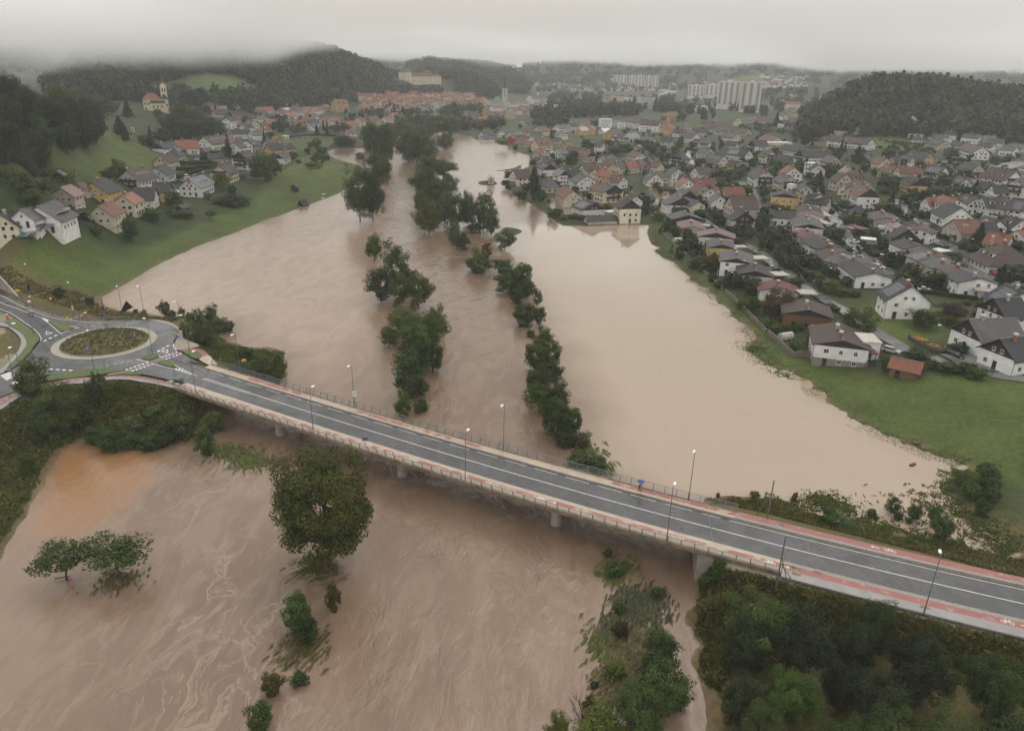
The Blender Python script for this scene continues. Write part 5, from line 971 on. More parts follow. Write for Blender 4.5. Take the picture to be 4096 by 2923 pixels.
TAB = """
A -10,1220,235,1140,8.8,10,cb 590,1085,890,978,9,13,wgx 975,770,1150,720,9,9,enx 1480,692,1722,618,9.5,12,yk 1590,1080,1802,993,10,10,cr 1975,905,2140,842,9.5,9,cq 1248,690,1340,662,5,6,erx 330,1090,470,1055,6,8,wgx 510,1290,580,1270,3.4,4.5,wgx
A 905,478,975,455,3.6,4,kgSx
B 15,822,338,760,11,13,wbbk 518,384,772,346,8,9,wkt 800,332,1155,320,9.5,13,wo 1265,285,1520,246,10,12,wbHk 1500,262,1700,236,10,10,wr 1240,450,1385,442,4.5,7,egx 725,482,860,452,8.5,10,Gkh 565,580,742,545,8.5,10,cb 490,768,645,708,8,11,Gk
B 1330,552,1585,546,4.5,7,ekx 1105,552,1165,548,3.8,5,wkhx 1842,524,2005,492,11,11,wbtdb 1755,372,1870,350,8.5,9,wb 1850,290,1965,340,9,9,wkx 2010,352,2150,338,8,9,ekk 1510,748,1682,692,9.5,11,cbb 1022,966,1262,886,9,11,wsd 150,1102,490,1098,9,12,wk 445,1012,735,1006,9,10,yk 870,1400,1000,1368,2.8,4,kbx
E 232,350,445,335,8,9,cbx 275,392,540,380,8.5,10,yk 575,380,712,376,8,10,cbh 440,556,556,500,7,8,wbt 1545,158,1722,156,6.5,9,cos 535,262,610,258,3.2,6,cwf
E 700,1046,745,1034,4.2,3.6,kbnx
F 120,490,262,486,7,9,er 268,486,368,481,7,9,wk 230,592,474,588,9,12,ebx 400,440,556,434,8,9,wk 470,466,606,460,8,10,wg 682,412,828,408,9,10,eb 832,428,950,418,9,10,cbd 1015,414,1075,408,8,8,wk 1096,370,1214,364,9,10,woh 1066,490,1195,488,7,8,gbx
F 1098,550,1242,546,8,10,ers 1275,512,1335,506,8,9,ek 796,542,1002,538,9,12,wo 812,592,918,588,8,9,ek 822,628,926,620,8,9,wk 1042,596,1128,592,8,9,wr 1142,588,1265,584,8,9,eg 1272,592,1386,588,8,9,wg 1388,548,1515,542,9,10,cr 1530,546,1640,542,9,10,cr 1382,582,1448,578,8,9,yo 1522,568,1588,564,8,8,wo
F 1650,522,1728,518,9,9,er 1780,522,1882,520,9,10,cr 915,642,1096,640,8,10,wkk 1172,622,1278,616,8,10,co 782,668,888,660,8,9,wg 692,656,768,650,8,9,wk 582,668,688,664,8,9,eb 498,672,574,668,8,9,cr 395,690,470,670,10,9,wk 1466,642,1568,630,8,9,cb 1388,684,1542,680,8.5,10,yo 1432,712,1582,708,8,10,wk
F 1262,718,1388,714,8,9,er 1166,712,1256,706,8,9,eg 905,712,1078,706,8.5,10,yo 690,714,770,728,9.5,10,cg 602,772,728,766,8,9,wbd 858,800,968,796,7,9,crk 1488,782,1558,770,6,8,wg 1646,692,1712,688,9,9,cr 1735,686,1862,682,10,10,cr 1925,732,2075,730,8,10,eoH 2106,692,2188,688,9.5,9,cod 470,842,716,838,8,9,wk 712,862,858,856,8,9,wg 340,832,388,828,6,6,cb 862,365,890,355,6,7,kk
G 666,406,744,404,12,10,co 752,412,818,408,10,9,er 806,397,884,394,11,10,er 822,440,904,438,10,10,ek 900,412,996,408,10,10,er 1002,424,1108,420,10,10,cr 1165,404,1306,400,10,10,eb 1312,424,1438,416,10,10,cr 1205,352,1318,346,12,11,tr 1322,350,1436,346,12,11,tb 1490,364,1640,360,12,13,wr
G 530,446,628,442,9,10,er 472,472,568,468,9,10,cr 362,462,478,458,9,9,er 236,482,328,478,9,9,eb 122,512,238,506,9,10,er 262,502,366,498,9,9,cr 492,542,568,538,8,9,eo 562,508,748,504,9,12,cr 748,508,798,503,9,9,tr 782,482,838,478,9,9,eb 905,512,1026,506,10,10,ebd
G 1112,478,1188,473,9,9,wr 1208,458,1298,453,9,9,er 1292,474,1368,470,10,9,cr 1388,464,1478,456,11,10,tb 1546,452,1638,448,11,10,tb 1642,474,1745,469,9,9,er 1682,528,1742,523,10,8,tb 1795,450,1850,448,9,9,wb 1842,534,1958,528,8,9,wr 512,627,622,622,9,10,er 818,642,945,638,9,10,er 950,642,1078,637,9,10,cr
G 1085,642,1158,626,9,10,wq 1442,648,1528,640,9,11,tr 1658,676,1795,670,8.5,11,pq 1800,672,1940,668,8.5,11,pq 1682,622,1768,618,9,9,cr 1792,618,2008,612,9,12,eb 2042,628,2118,622,8,9,er 2082,558,2178,553,9,10,cq 2192,568,2268,562,9,10,cr 2068,474,2130,470,8,9,wr 2140,476,2200,470,8,9,wr 432,678,528,672,8,9,wr 252,668,352,662,7,9,eb 322,722,398,720,7,8,er
G 1705,872,1842,866,6,10,wk 1705,932,1850,928,4.5,10,wk 2090,860,2210,852,8,10,eg 2235,715,2280,710,7,12,ek 205,590,398,576,4,9,enfx 1490,380,1545,372,10,8,er 1380,400,1440,396,9,9,er 930,452,1040,448,9,9,er 1060,446,1150,440,9,9,eb 640,470,660,468,8,8,er 840,560,900,556,8,9,wk 960,575,1090,570,7,10,Gsf
I 345,582,432,578,8,10,eqh 135,556,228,552,9,10,cq 255,568,312,562,9,9,cr 95,626,168,622,8,9,er 740,548,858,545,8,10,yq 130,492,170,488,8,8,wr 185,486,245,478,8,8,wr 275,480,352,470,8,9,cr 470,502,570,500,7,9,egfx 575,516,722,512,8,11,wgfx 725,780,860,772,8,10,wg 890,762,1010,756,8,9,wk 1050,740,1150,732,7,9,er
P 240,188,430,172,8,9,eg 470,152,600,142,8,9,ek 672,124,830,112,9.5,11,cr 545,192,738,186,7.5,10,ck 250,258,292,254,8,7,RrX 296,262,488,252,7,9,wk 352,322,536,312,6,9,er 490,352,630,346,6,9,er 640,336,882,325,10.5,11,crd 590,262,720,250,7,9,wb 1118,198,1052,182,8,10,cgi 1072,290,962,284,8,9,eb 1130,364,1230,352,7.5,9,yr
P 990,86,1162,74,8,10,wg 1192,62,1330,56,8,9,wk 1350,116,1480,110,9,10,ye 1535,88,1605,84,10,9,ynh 1630,118,1720,126,7,8,ek 1725,138,1840,132,7,9,ww 1835,172,1990,152,9,11,yb 1955,226,2140,216,7,11,wkb 2160,222,2290,206,7,10,wsb 1660,356,1752,362,9,10,wb 1000,482,1135,466,8.5,9,wg 690,460,812,478,8,10,crk 665,600,858,592,6,9,ek
P 745,635,838,655,8,9,ebk 800,680,898,722,8.5,10,wktk 940,750,1188,742,6,10,ck 1030,790,1142,826,9,8,wst 1158,826,1398,820,8.5,10,wk 1392,882,1492,908,9,14,wgi 825,925,895,922,9,13,egh 290,808,560,800,10,12,cbx 215,1002,300,1000,3.8,6,bbSx 252,1102,368,1096,3.4,5,kbSx 1140,1055,1282,1155,9,11,cr 1430,1285,1622,1352,8,13,wbtsi
P 1478,1562,1960,1548,3.6,7,ekx 1800,1496,1975,1478,3.0,5,kwfS 1655,978,1765,1002,10,11,crh 1800,1032,1912,1058,10,14,cgtbi 2108,1246,2222,1306,11.5,11,cbt 1412,716,1738,706,8,11,cbd 1400,474,1492,490,7.5,8,er 1490,502,1580,522,8,9,ert 1750,584,1905,566,7.5,10,wki 1790,640,1935,664,7.5,9,cr 1945,690,2105,662,8.5,10,cb 2115,680,2290,676,8,10,co
P 1645,792,1735,786,8.5,11,cr 1745,792,1905,832,9,10,por 1895,884,2100,912,8,10,wrdk 1180,440,1400,446,6,8,eb 900,520,990,500,6,6,wwx
Q 122,500,268,532,8.5,10,wr 240,640,330,636,9,9,Gg 338,622,412,612,9.5,8,Rg 20,676,298,672,7.5,11,wo 475,676,588,690,8,9,cr 768,766,878,800,8.8,10,wg 425,842,516,880,8,11,wgk 520,838,690,832,7.5,9,cg 890,880,1032,892,7,8,ck 955,925,1045,972,7.5,10,wqk 1050,952,1462,946,6.8,9,ym
Q 1190,1014,1308,1070,8,11,er 930,1100,1052,1152,8.5,12,wgt 818,1206,938,1266,9,15,wgtbi 985,1256,1210,1330,7,8,cgix 1488,1186,1562,1238,7.5,9,wg 1595,1092,1912,1090,7,9,co 1398,1112,1488,1082,7.5,9,wr 1138,772,1368,766,7.5,11,wb 850,526,965,520,10,13,wkhb 592,272,780,282,9.5,10,Gk 1010,208,1172,226,9,13,wgb
Q 1210,302,1402,312,7.5,10,wgb 1252,446,1402,472,8,10,cg 1352,546,1622,580,8.5,12,cgk 1585,440,2032,490,9,12,wks 1698,652,1822,664,6,8,yb 1808,692,1998,700,4.5,8,Rg 1645,342,1835,356,8,10,wk 2065,336,2290,334,10,11,wkbt 1112,142,1322,148,8,10,Gk 782,156,1008,164,7.5,9,wkd
Q 1242,28,1430,32,7.5,9,yb 1436,36,1690,44,7,9,eb 1368,96,1505,102,7,9,cb 1462,104,1782,118,8,14,wbk 1832,138,2022,156,7,13,cb 1665,206,1840,232,9,10,cbk 285,266,482,290,6.5,9,eg 32,222,182,216,8,10,wsb 1236,1312,1330,1308,3.5,5,kkx 352,1236,440,1206,3.6,5,kkx 72,1186,192,1238,7,8,wb 1838,1010,1950,1010,3.2,5,kvx
Q 945,42,1085,50,6,8,egk 985,84,1060,92,7,8,er 1260,0,1420,6,6,9,eb
R 145,568,385,606,8,12,crx 30,690,560,690,4.2,10,cwfx 0,658,125,655,9,10,wk 75,296,140,290,8,10,coh 422,216,500,236,8,8,wb 485,28,748,36,12,12,wo 545,132,640,124,8,9,eg 585,196,680,188,7.5,9,eg 645,208,740,198,7.5,9,eg 818,244,1022,242,8,10,wk 425,334,545,332,8.5,10,wkt 535,374,645,366,8,9,kkt 692,352,830,348,7.5,9,ek
R 722,350,782,376,8,10,cg 852,352,978,342,7.5,10,ekx 962,362,1140,360,7,11,ekx 1612,142,1762,140,9,9,wgd 1692,256,1928,254,7.5,10,ek 1965,228,2158,226,7.5,10,co 1645,304,1760,310,7,9,cq 1888,288,2108,296,7.5,10,wgk 1790,362,2165,372,6,10,wwfx 1625,436,1880,446,6.5,8,wwfx 1312,490,1600,496,4.5,10,ggfx 1510,388,1700,384,5,8,okfx
R 1245,572,1912,640,9.5,12,wbk 482,716,862,780,7.5,10,wk 732,816,1152,812,9,12,wktb 1190,896,1322,926,9,10,eg 985,1022,1048,1056,8,9,wb 862,1028,1000,1020,8,6,wwfx 545,1058,652,1100,9.5,11,wok 302,906,572,920,8.5,11,wkt 155,816,285,842,9,10,cgdb 65,1078,195,1150,10.5,13,wbb 445,1186,592,1250,9.5,10,egb 560,1376,640,1370,7,4,wwfx
R 785,1334,842,1392,8,8,Gg 622,1442,702,1474,8.5,9,pk 1352,1172,1502,1204,10,11,eb 1512,1182,1832,1190,8.5,10,ebd 1472,1080,1562,1122,7,8,en 1482,1362,1688,1302,6.5,8,wm 1565,1402,1830,1342,7.5,9,eg 1742,1388,1882,1448,10.5,11,wrtk 2002,926,2152,952,8.5,10,cr 2132,1032,2290,1062,8.5,11,erk 945,678,1108,680,5.5,8,trSx 1762,905,1842,882,6.5,9,kkx 460,436,650,440,6,9,eg
S 132,160,228,152,7,9,eg -10,228,58,226,7.5,10,eo 72,228,152,224,7.5,9,wg 432,178,598,170,7.5,10,eg 472,246,655,222,7.5,10,wg 722,184,802,176,7.5,9,wg 702,254,920,246,9,11,Rsh 755,204,900,200,8,9,eg 932,210,1048,206,8,9,ek 1165,198,1332,216,8.5,9,om 1482,268,1682,290,7.5,9,ek 1832,288,1968,292,8.5,9,cr 1998,310,2098,322,8,9,wg 2065,294,2272,302,8,10,wb 2002,164,2208,176,8,10,eg 1572,72,1738,82,8,10,wg
S 902,334,1140,312,7,10,cb 395,312,568,318,7.5,11,wgh 80,326,335,330,7.5,9,wg 160,418,500,412,6,9,wbfx 592,384,868,404,7.5,9,wk 872,394,1048,408,7.5,9,wk 1062,378,1288,392,7,10,wks 1292,348,1488,352,7.5,11,wgs 1272,448,1498,452,6.5,9,eb 1565,412,1728,418,8.5,10,eo 1772,422,2018,442,7,9,eg 1900,488,2120,494,7.5,11,cgh 1605,518,1898,546,6.5,11,bgi
S 425,476,668,492,7.5,9,wkt 480,562,640,570,7.5,12,wkh 805,538,1048,592,7.5,9,wk 962,484,1228,502,7.5,9,wk 1142,468,1368,482,7.5,9,wg 1312,546,1598,572,8,9,wk 1622,580,1828,592,7.5,9,eg 1692,624,1968,642,8,9,wk 1562,690,1808,712,7.5,9,wk 1922,734,2178,756,8,9,wg 2052,714,2290,732,8,9,Ggk 800,622,1020,662,8.5,12,ekHk 1115,668,1398,692,6.5,9,wk
S 1348,700,1612,768,9.5,12,wbH 435,824,768,862,8.5,11,tk 302,898,488,916,8.5,9,cgb 132,924,288,920,6.5,8,ek 222,1084,600,1094,8,10,cr 720,1056,1012,1092,7.5,12,wksb 1310,1010,1560,1052,7,11,ekH 1725,1096,2162,1162,10.5,14,wbbd 1185,1234,1398,1262,6.5,9,wbs 1345,1282,1560,1272,6.5,10,wbs 1605,1322,1758,1342,7,9,wk 1762,1376,1988,1386,7.5,10,wk 2145,1296,2290,1262,9.5,11,wbb 425,1232,592,1290,8,10,yktd
T 365,358,440,402,5.2,15,kgpt 505,480,536,592,5.0,12,enp 925,628,926,692,5.6,15,wnpt 965,782,1018,892,5.5,10,ygpt 1250,970,1242,1116,6.8,11,wgpt 1556,1188,1562,1322,5.8,12,wkpt 1905,1458,1946,1580,5.2,12,wmp 1132,104,1552,108,11,13,eb 1298,302,1398,362,8,11,cktb 1788,334,2212,362,6.2,9,wkit 2022,8,2034,64,8.2,13,ykpt 1690,275,1758,252,3.2,4.5,kbx
T 1450,1102,1740,1100,3.0,5,kefS 1170,922,1395,920,2.9,3.5,kefS 1812,1364,2065,1362,2.9,5,kefS 680,568,880,600,3,4,eefS
W 1222,288,1268,456,6.2,13,btpt 1702,642,1792,916,7.6,13,wbptB 1095,185,1372,195,2.8,4.6,kefS 2030,870,2290,885,4.8,7,wefx 1400,690,1450,800,4.2,3,kefS 1045,495,1260,515,3.4,4,eefx 2130,1080,2290,1090,3.2,3.5,kmfS
X 285,1140,752,1240,4.2,6,boix 1440,602,2132,578,8.2,11,wgt 1908,896,2320,850,7.8,9.5,wkt 1815,282,2210,268,9,10,wkt 1990,52,2290,190,8.5,11,wks 1640,100,1700,180,3.2,6,wefS 1500,595,1760,580,4,8,egx 430,-28,592,100,10.2,12,wks
V 682,122,962,128,7,9,wo 952,84,1205,160,8.5,10,woi 1045,194,1280,290,9.2,13,wkx 1100,104,1330,100,7,9,wb 1332,66,1545,122,8.6,10,wbk 1590,114,1958,122,9,11,wkd 1962,132,2148,170,9,11,wbd 2162,172,2320,194,9,10,wbs 1132,482,1508,482,8.6,12,erk 1640,422,1900,505,7.5,11,wkk 1535,532,1808,536,7,10,wkt 2012,422,2272,482,8,10,wkd
V 1705,682,2092,742,6.2,10,wo 1765,795,2195,952,9.5,17,wbhd 318,588,395,642,7.2,12,kktx 305,518,605,524,5.2,8,ekix 35,546,210,532,5,8,wnp 405,578,620,572,5,8,wmp 600,640,720,610,6,8,wbpx 312,798,588,910,5.6,11,wkp 605,936,962,1072,5.4,11,cbp 592,1008,790,1102,5.6,10,cgps 802,1108,1052,1216,5.4,10,cgp 1112,1206,1305,1302,5.6,10,wbp 1322,1308,1572,1440,6.6,12,wkp 800,960,1040,1010,3,6,wwfS 2200,652,2290,640,6,9,wo
U 538,242,580,325,5.2,11,ekp 582,328,602,392,5.0,11,wrp 496,410,572,562,5.2,12,wgpt 488,636,612,710,5.2,10,wmp 618,712,762,796,5.2,10,ebp 642,774,940,900,5.8,11,wkip 790,866,1092,1006,5.2,10,wbp 820,962,1000,1062,5.0,10,ebp 985,1064,1200,1132,5.2,10,egp 1300,1128,1635,1352,5.6,12,wkp 1215,575,1490,650,2.8,5,kmfS 1480,862,1660,878,2.8,5,kkfS 1385,782,1650,808,2.8,5,kwfS 1310,1092,1600,1140,3,6,kgS
U 1255,262,1450,268,4.4,7,ykhx 535,62,905,104,9,10,ck 705,22,740,72,9.6,11,ckx 1722,338,1832,452,5.4,11,ebp 1795,482,1985,500,5,10,egp 740,1422,960,1500,2.8,5,kgS 660,480,890,560,2.8,4,kefS 740,360,860,430,2.8,4,kefS 1685,580,1820,600,3.4,4,wwfx 945,1205,1100,1240,2.8,3.4,kefS
H 1000,1132,1002,1150,4.6,4,eex 1068,850,1120,838,7,9,wk
"""
ZONES = dict(A="the hillside hamlet", B="the hillside hamlet", E="the hillside hamlet", F="the village below the woods", G="the old town", I="the far town", H="the flood edge", P="the flooded quarter", Q="the flooded quarter", R="the upper terraces", S="the upper terraces", T="the waterside bungalows", U="the bungalow street", V="the bungalow street", W="the waterside bungalows", X="the lane by the meadow")
ZNAME = dict(F=("village house", "village_house"), G=("town house", "town_house"), T=("bungalow", "bungalow"), U=("bungalow", "bungalow"), S=("terrace villa", "terrace_villa"))
def shed_cat(H, W, fl, c): return ("shelter", "open_shelter") if 'S' in fl else ("shed", "shed") if H < 4.4 else ZNAME.get(c, ("house", "house"))
for line in TAB.strip().split("\n"):
    p = line.split(); c = p[0]
    for q in p[1:]:
        f = q.split(","); s = f[6]; s = s[0] + 'z' + s[2:] if c in 'FGI' and s[1] in 'rq' else s; k, nm = shed_cat(float(f[4]), float(f[5]), s[2:], c)
        house(c, *map(float, f[:6]), s[0] if s[0] in WALLC else 'e', s[1] if s[1] in ROOFC else 'b', s[2:], cat=k, name=nm, zone=ZONES[c])
# ------------------------------------------------------------------ landmarks
def frame_at(c, x, y, label, cat, name, r=None, z=None):
    p = gnd(c, x, y) if r is None else at_r(c, x, y, r); yaw = math.atan2(-p[0], p[1]); e = empty(name, p if z is None else (p[0], p[1], z), yaw, label, cat); return e, math.hypot(p[0], p[1])
def roof_hip(b, x0, x1, y0, y1, z, h, ridge=.5, m=0, ov=.4):
    x0 -= ov; x1 += ov; y0 -= ov; y1 += ov; cy = (y0 + y1) / 2; i = min((y1 - y0) / 2, (x1 - x0) / 2) * (1 if ridge else 1)
    b.add([(x0, y0, z), (x1, y0, z), (x1, y1, z), (x0, y1, z), (x0 + i, cy, z + h), (x1 - i, cy, z + h)], [(0, 1, 5, 4), (1, 2, 5), (2, 3, 4, 5), (3, 0, 4), (3, 2, 1, 0)], m)
def winrow(b, xs, zs, y, w, h, m=0):
    for x in xs:
        for z in zs: b.box(x - w / 2, x + w / 2, y - .12, y, z - h / 2, z + h / 2, m)
CREAMW = mat("church_cream_plaster", (.62, .55, .40), .8, .1, .4); COPPER = mat("dark_copper_cap", (.055, .065, .062), .5, .2, .8); GREENCU = mat("green_copper_roof", (.13, .20, .19), .5, .25, .5); STONEW = mat("pale_stone_tower", (.46, .42, .36), .8, .2, .3)
# hillside church
e, r = frame_at('b', 1030, 722, "cream hillside church with orange roof and slender dark spire on the knoll", "church", "church"); k = .6157 * r / FPX
MB().box(-9, 9, -5.5, 5.5, -3, 10.5).box(-12, -9, -3.6, 3.6, -3, 10.5).build("nave", [CREAMW], e)
b = MB(); roof_hip(b, -12, 3.5, -5.5, 5.5, 10.5, 5.2); b.build("nave_roof", [RM['o']], e); b = MB(); roof_hip(b, 3.5, 9.6, -5.5, 5.5, 10.5, 5.0); b.build("rear_roof", [RM['k']], e)
MB().box(-6, 6.5, -8.6, -5.5, -3, 7.2).build("side_chapel", [CREAMW], e); MB().add([(-6.5, -9.1, 7.1), (7, -9.1, 7.1), (6.2, -5.4, 9.4), (-5.7, -5.4, 9.4), (-6.5, -9.1, 7.3), (7, -9.1, 7.3), (6.2, -5.4, 9.7), (-5.7, -5.4, 9.7)], [(3, 2, 1, 0), (4, 5, 6, 7), (0, 1, 5, 4), (1, 2, 6, 5), (3, 0, 4, 7)]).build("chapel_roof", [RM['k']], e)
MB().box(4.0, 9.5, 1, 6.5, -3, 22).build("tower", [CREAMW], e); b = MB(); 
b.add([(3.6, .6, 22), (9.9, .6, 22), (9.9, 6.9, 22), (3.6, 6.9, 22), (6.75, .6, 25), (9.9, 3.75, 25), (6.75, 6.9, 25), (3.6, 3.75, 25), (6.75, 3.75, 24.5)], [(0, 1, 4), (1, 2, 5), (2, 3, 6), (3, 0, 7)]); b.build("tower_gables", [CREAMW], e)
b = MB(); b.bar((6.75, 3.75, 21.5), (6.75, 3.75, 33), 2.6, 8, 0, .12); b.bar((6.75, 3.75, 33), (6.75, 3.75, 35), .08, 5).bar((6.3, 3.75, 34.2), (7.2, 3.75, 34.2), .07, 5); b.build("spire", [COPPER], e)
for x in (5.7, 7.8): obj("belfry_opening", MB().box(-.55, .55, -.1, .05, -1.5, 1.5).data("belfry_opening", [GLASS]), e, loc=(x, 1, 18.2))
for x, z, y in ((-10.2, 6.5, -3.62), (-3.5, 4.2, -8.62), (0, 4.2, -8.62), (3.4, 4.2, -8.62), (8, 5.5, -5.52), (-7.6, 6.5, -5.52), (-10.2, 2.0, -3.62)): obj("window", MB().box(-.6, .6, -.08, .05, -1.0, 1.0).data("window", [GLASS]), e, loc=(x, y, z))
# castle
e, r = frame_at('G', 910, 262, "pale castle with red roofs, octagonal tower and black spire on the wooded hill", "castle", "castle"); k = .30756 * r / FPX
X = lambda x: (x - 910) * k; Zp = lambda y: (262 - y) * k
MB().box(X(815), X(1085), 0, 14, -6, Zp(165)).build("main_wing", [CREAMW], e); b = MB(); roof_hip(b, X(800), X(1090), 0, 14, Zp(165), Zp(120) - Zp(165)); b.build("wing_roof", [RM['r']], e)
MB().box(X(1062), X(1167), -2.5, 13, -6, Zp(165)).build("east_tower", [CREAMW], e); b = MB(); roof_hip(b, X(1062), X(1167), -2.5, 13, Zp(165), 5.6, .5); b.build("east_tower_roof", [RM['r']], e)
MB().box(X(659), X(715), 2, 15, -6, Zp(128)).build("west_tower", [mat("castle_white_plaster", (.66, .65, .62), .8, .1)], e); b = MB(); roof_hip(b, X(657), X(718), 2, 15, Zp(128), 5.5); b.build("west_tower_roof", [RM['r']], e)
oc = [((X(760) + X(808) * 0) + (X(815) - X(705)) / 2 * 1.05 * math.cos(math.pi / 8 + i * math.pi / 4), 2 + (X(815) - X(705)) / 2 * 1.05 * math.sin(math.pi / 8 + i * math.pi / 4)) for i in range(8)]
MB().prism(oc, -6, Zp(122)).build("octagon_tower", [CREAMW], e); b = MB(); b.bar((X(760), 2, Zp(122)), (X(760), 2, Zp(84)), (X(815) - X(705)) / 2 * 1.16, 8, 0, 1.2); b.build("octagon_roof", [RM['r']], e)
b = MB(); z = Zp(84); b.bar((X(760), 8, z - 3), (X(760), 8, z + 3), 1.7, 8).bar((X(760), 8, z + 3), (X(760), 8, z + 6), 2.1, 8, 0, .9).bar((X(760), 8, z + 6), (X(760), 8, Zp(-25)), .9, 8, 0, .08); b.build("spire", [COPPER], e)
MB().box(X(965), X(1040), 8, 16, Zp(165), Zp(125)).build("rear_block", [CREAMW], e); b = MB(); roof_hip(b, X(962), X(1043), 7, 17, Zp(122), Zp(92) - Zp(122)); b.build("rear_roof", [RM['r']], e)
xs = [X(x) for x in (838, 858, 897, 917, 938, 975, 998, 1028, 1050)]
for x in xs:
    for z in (Zp(183), Zp(215)): obj("window", WIN[0], e, loc=(x, -.05, z), scale=(1.5, 1, 1.9)).rotation_euler = (0, 0, math.pi)
for x in (1090, 1110, 1132, 1152):
    for z in (Zp(183), Zp(218)): obj("window", WIN[0], e, loc=(X(x), -2.55, z), scale=(1.5, 1, 1.9)).rotation_euler = (0, 0, math.pi)
for x in (845, 892, 938, 985, 1030): obj("dormer", MB().box(-.8, .8, -1, 1, 0, 1.2, 0).box(-1, 1, -1.2, 1, 1.2, 1.4, 1).data("dormer", [CREAMW, RM['r']]), e, loc=(X(x), 2.6, Zp(150)))
c0 = (X(1203), -6); MB().bar((c0[0], c0[1], -22), (c0[0], c0[1], Zp(284)), 7.2, 14).build("bastion", [STONEW], e); MB().bar((c0[0], c0[1], Zp(284)), (c0[0], c0[1], Zp(252)), 8, 14, 0, .3).build("bastion_roof", [RM['o']], e); MB().box(X(1090), c0[0], -6, 6, -22, Zp(268)).build("curtain_wall", [STONEW], e)
# parish church in the old town
e, r = frame_at('G', 2008, 592, "tall pale stone church tower with black onion cap in the old town", "church", "church"); k = .30756 * r / FPX; w = 33 * k
MB().box(-w, w, 0, 2 * w, -3, 252 * k).build("tower", [STONEW], e)
b = MB(); c0 = (0, w); b.bar((0, w, 252 * k), (0, w, 275 * k), w * 1.25, 8, 0, w * .8).bar((0, w, 275 * k), (0, w, 322 * k), w * .45, 8).bar((0, w, 318 * k), (0, w, 338 * k), w * .62, 8, 0, w * .25).bar((0, w, 338 * k), (0, w, 372 * k), w * .28, 8, 0, .06); b.build("onion_cap", [COPPER], e)
for z in (90, 150, 195, 246): obj("string_course", MB().box(-w - .15, w + .15, -.15, 2 * w + .15, 0, .35).data("string_course", [CAPM]), e, loc=(0, 0, z * k))
obj("bell_opening", MB().box(-.7, .7, -.1, .05, -1.6, 1.6).data("bell_opening", [GLASS]), e, loc=(0, 0, 215 * k)); obj("clock_face", MB().box(-.9, .9, -.1, .05, -.9, .9).data("clock_face", [SIGNK]), e, loc=(0, 0, 172 * k))
MB().box(-130 * k, -w, -1, 13, -3, 75 * k).build("nave", [STONEW], e); b = MB(); roof_hip(b, -165 * k, -w * .2, -1, 13, 75 * k, 82 * k); b.build("choir_roof", [GREENCU], e); b = MB(); roof_hip(b, -150 * k, -60 * k, 6, 20, 95 * k, 68 * k); b.build("nave_roof", [RM['n']], e)
for x in (-105, -75, -48): obj("tall_window", MB().box(-.6, .6, -.1, .05, -2.2, 2.2).data("tall_window", [GLASS]), e, loc=(x * k, -1, 38 * k))
# convent, hotel, hospital, offices
e = house('I', 382, 394, 560, 390, 15, 15, 'w', 'b', '', label="big convent church with long brown roof and small white belfry", cat="church", name="convent_church")
b = MB(); h = 15; b.box(4, 6.4, -1.2, 1.2, h - 3, h + 5.5); b.build("belfry", [WM['w']], e); MB().bar((5.2, 0, h + 5.5), (5.2, 0, h + 13), 1.7, 8, 0, .1).build("belfry_spire", [COPPER], e)
LM = lambda *a, **k: house(*a, **k)
LM('I', 548, 420, 636, 446, 11, 12, 'w', 'o', '', label="orange roofed wing beside the convent church", cat="convent wing", name="convent_wing")
LM('F', 1795, 449, 1960, 447, 17, 14, 't', 'o', 'd', label="large tan guesthouse with orange roof and row of dormers", cat="hotel", name="hotel")
LM('I', 1652, 668, 1895, 700, 13, 14, 'w', 'b', 'd', label="long white hospital wing with brown dormered roof", cat="hospital", name="hospital_wing")
LM('I', 1832, 712, 2085, 724, 13, 15, 'w', 'b', 'd', label="broad white hospital block with brown roof facing the flood", cat="hospital", name="hospital_block")
LM('I', 1290, 702, 1455, 706, 11, 12, 'w', 'w', 'fx', label="white flat roofed box beside the hospital", cat="office", name="office_building"); LM('I', 1465, 722, 1590, 742, 8, 9, 'w', 'g', 'fx', label="low white link building between white box and hospital", cat="office", name="office_building")
LM('I', 2168, 742, 2205, 742, 13, 17, 'y', 'o', 'h', label="big yellow house with orange pyramid roof by the hospital", cat="villa", name="villa")
LM('I', 1340, 392, 1465, 396, 21, 15, 'e', 'g', 'fx', label="grey slab office with brown upper floor among the trees", cat="office", name="office_building"); LM('I', 1480, 404, 1690, 420, 17, 14, 'c', 'g', 'fx', label="long cream striped office block among the trees", cat="office", name="office_building")
LM('I', 1795, 412, 2005, 416, 21, 15, 'G', 'k', 'fx', label="dark grey office block with white window bands", cat="office", name="office_building"); LM('I', 2050, 372, 2260, 362, 11, 18, 'w', 'e', 'fx', label="white terraced complex beyond the dark office block", cat="office", name="office_building")
LM('I', 2150, 342, 2290, 336, 11, 16, 'w', 'e', 'fx', label="far white flat roofed complex behind the white terraces", cat="office", name="office_building"); LM('I', 2135, 626, 2290, 614, 12, 12, 't', 'r', 'b', label="tan apartment house with red hipped roof above the hospital", cat="apartment house", name="apartment_house")
LM('a', 148, 692, 205, 690, 9, 10, 'w', 'w', 'fx', label="small white villa among dark trees below the tower blocks", cat="villa", name="villa"); LM('a', 650, 640, 742, 655, 10, 11, 'y', 'r', '', label="yellow house with red roof below the right tower block", cat="villa", name="villa")
LM('a', 405, 770, 535, 755, 9, 11, 'c', 'g', '', label="cream house with grey roof in front of dark trees", cat="villa", name="villa"); LM('a', 722, 605, 850, 600, 9, 12, 't', 'b', '', label="tan long house among trees right of the tower blocks", cat="villa", name="villa")
TW = mat("tower_block_panel", (.62, .60, .555), .7, .08, .2); TW2 = mat("tower_balcony_stripe", (.36, .30, .25), .7, .15, .5)
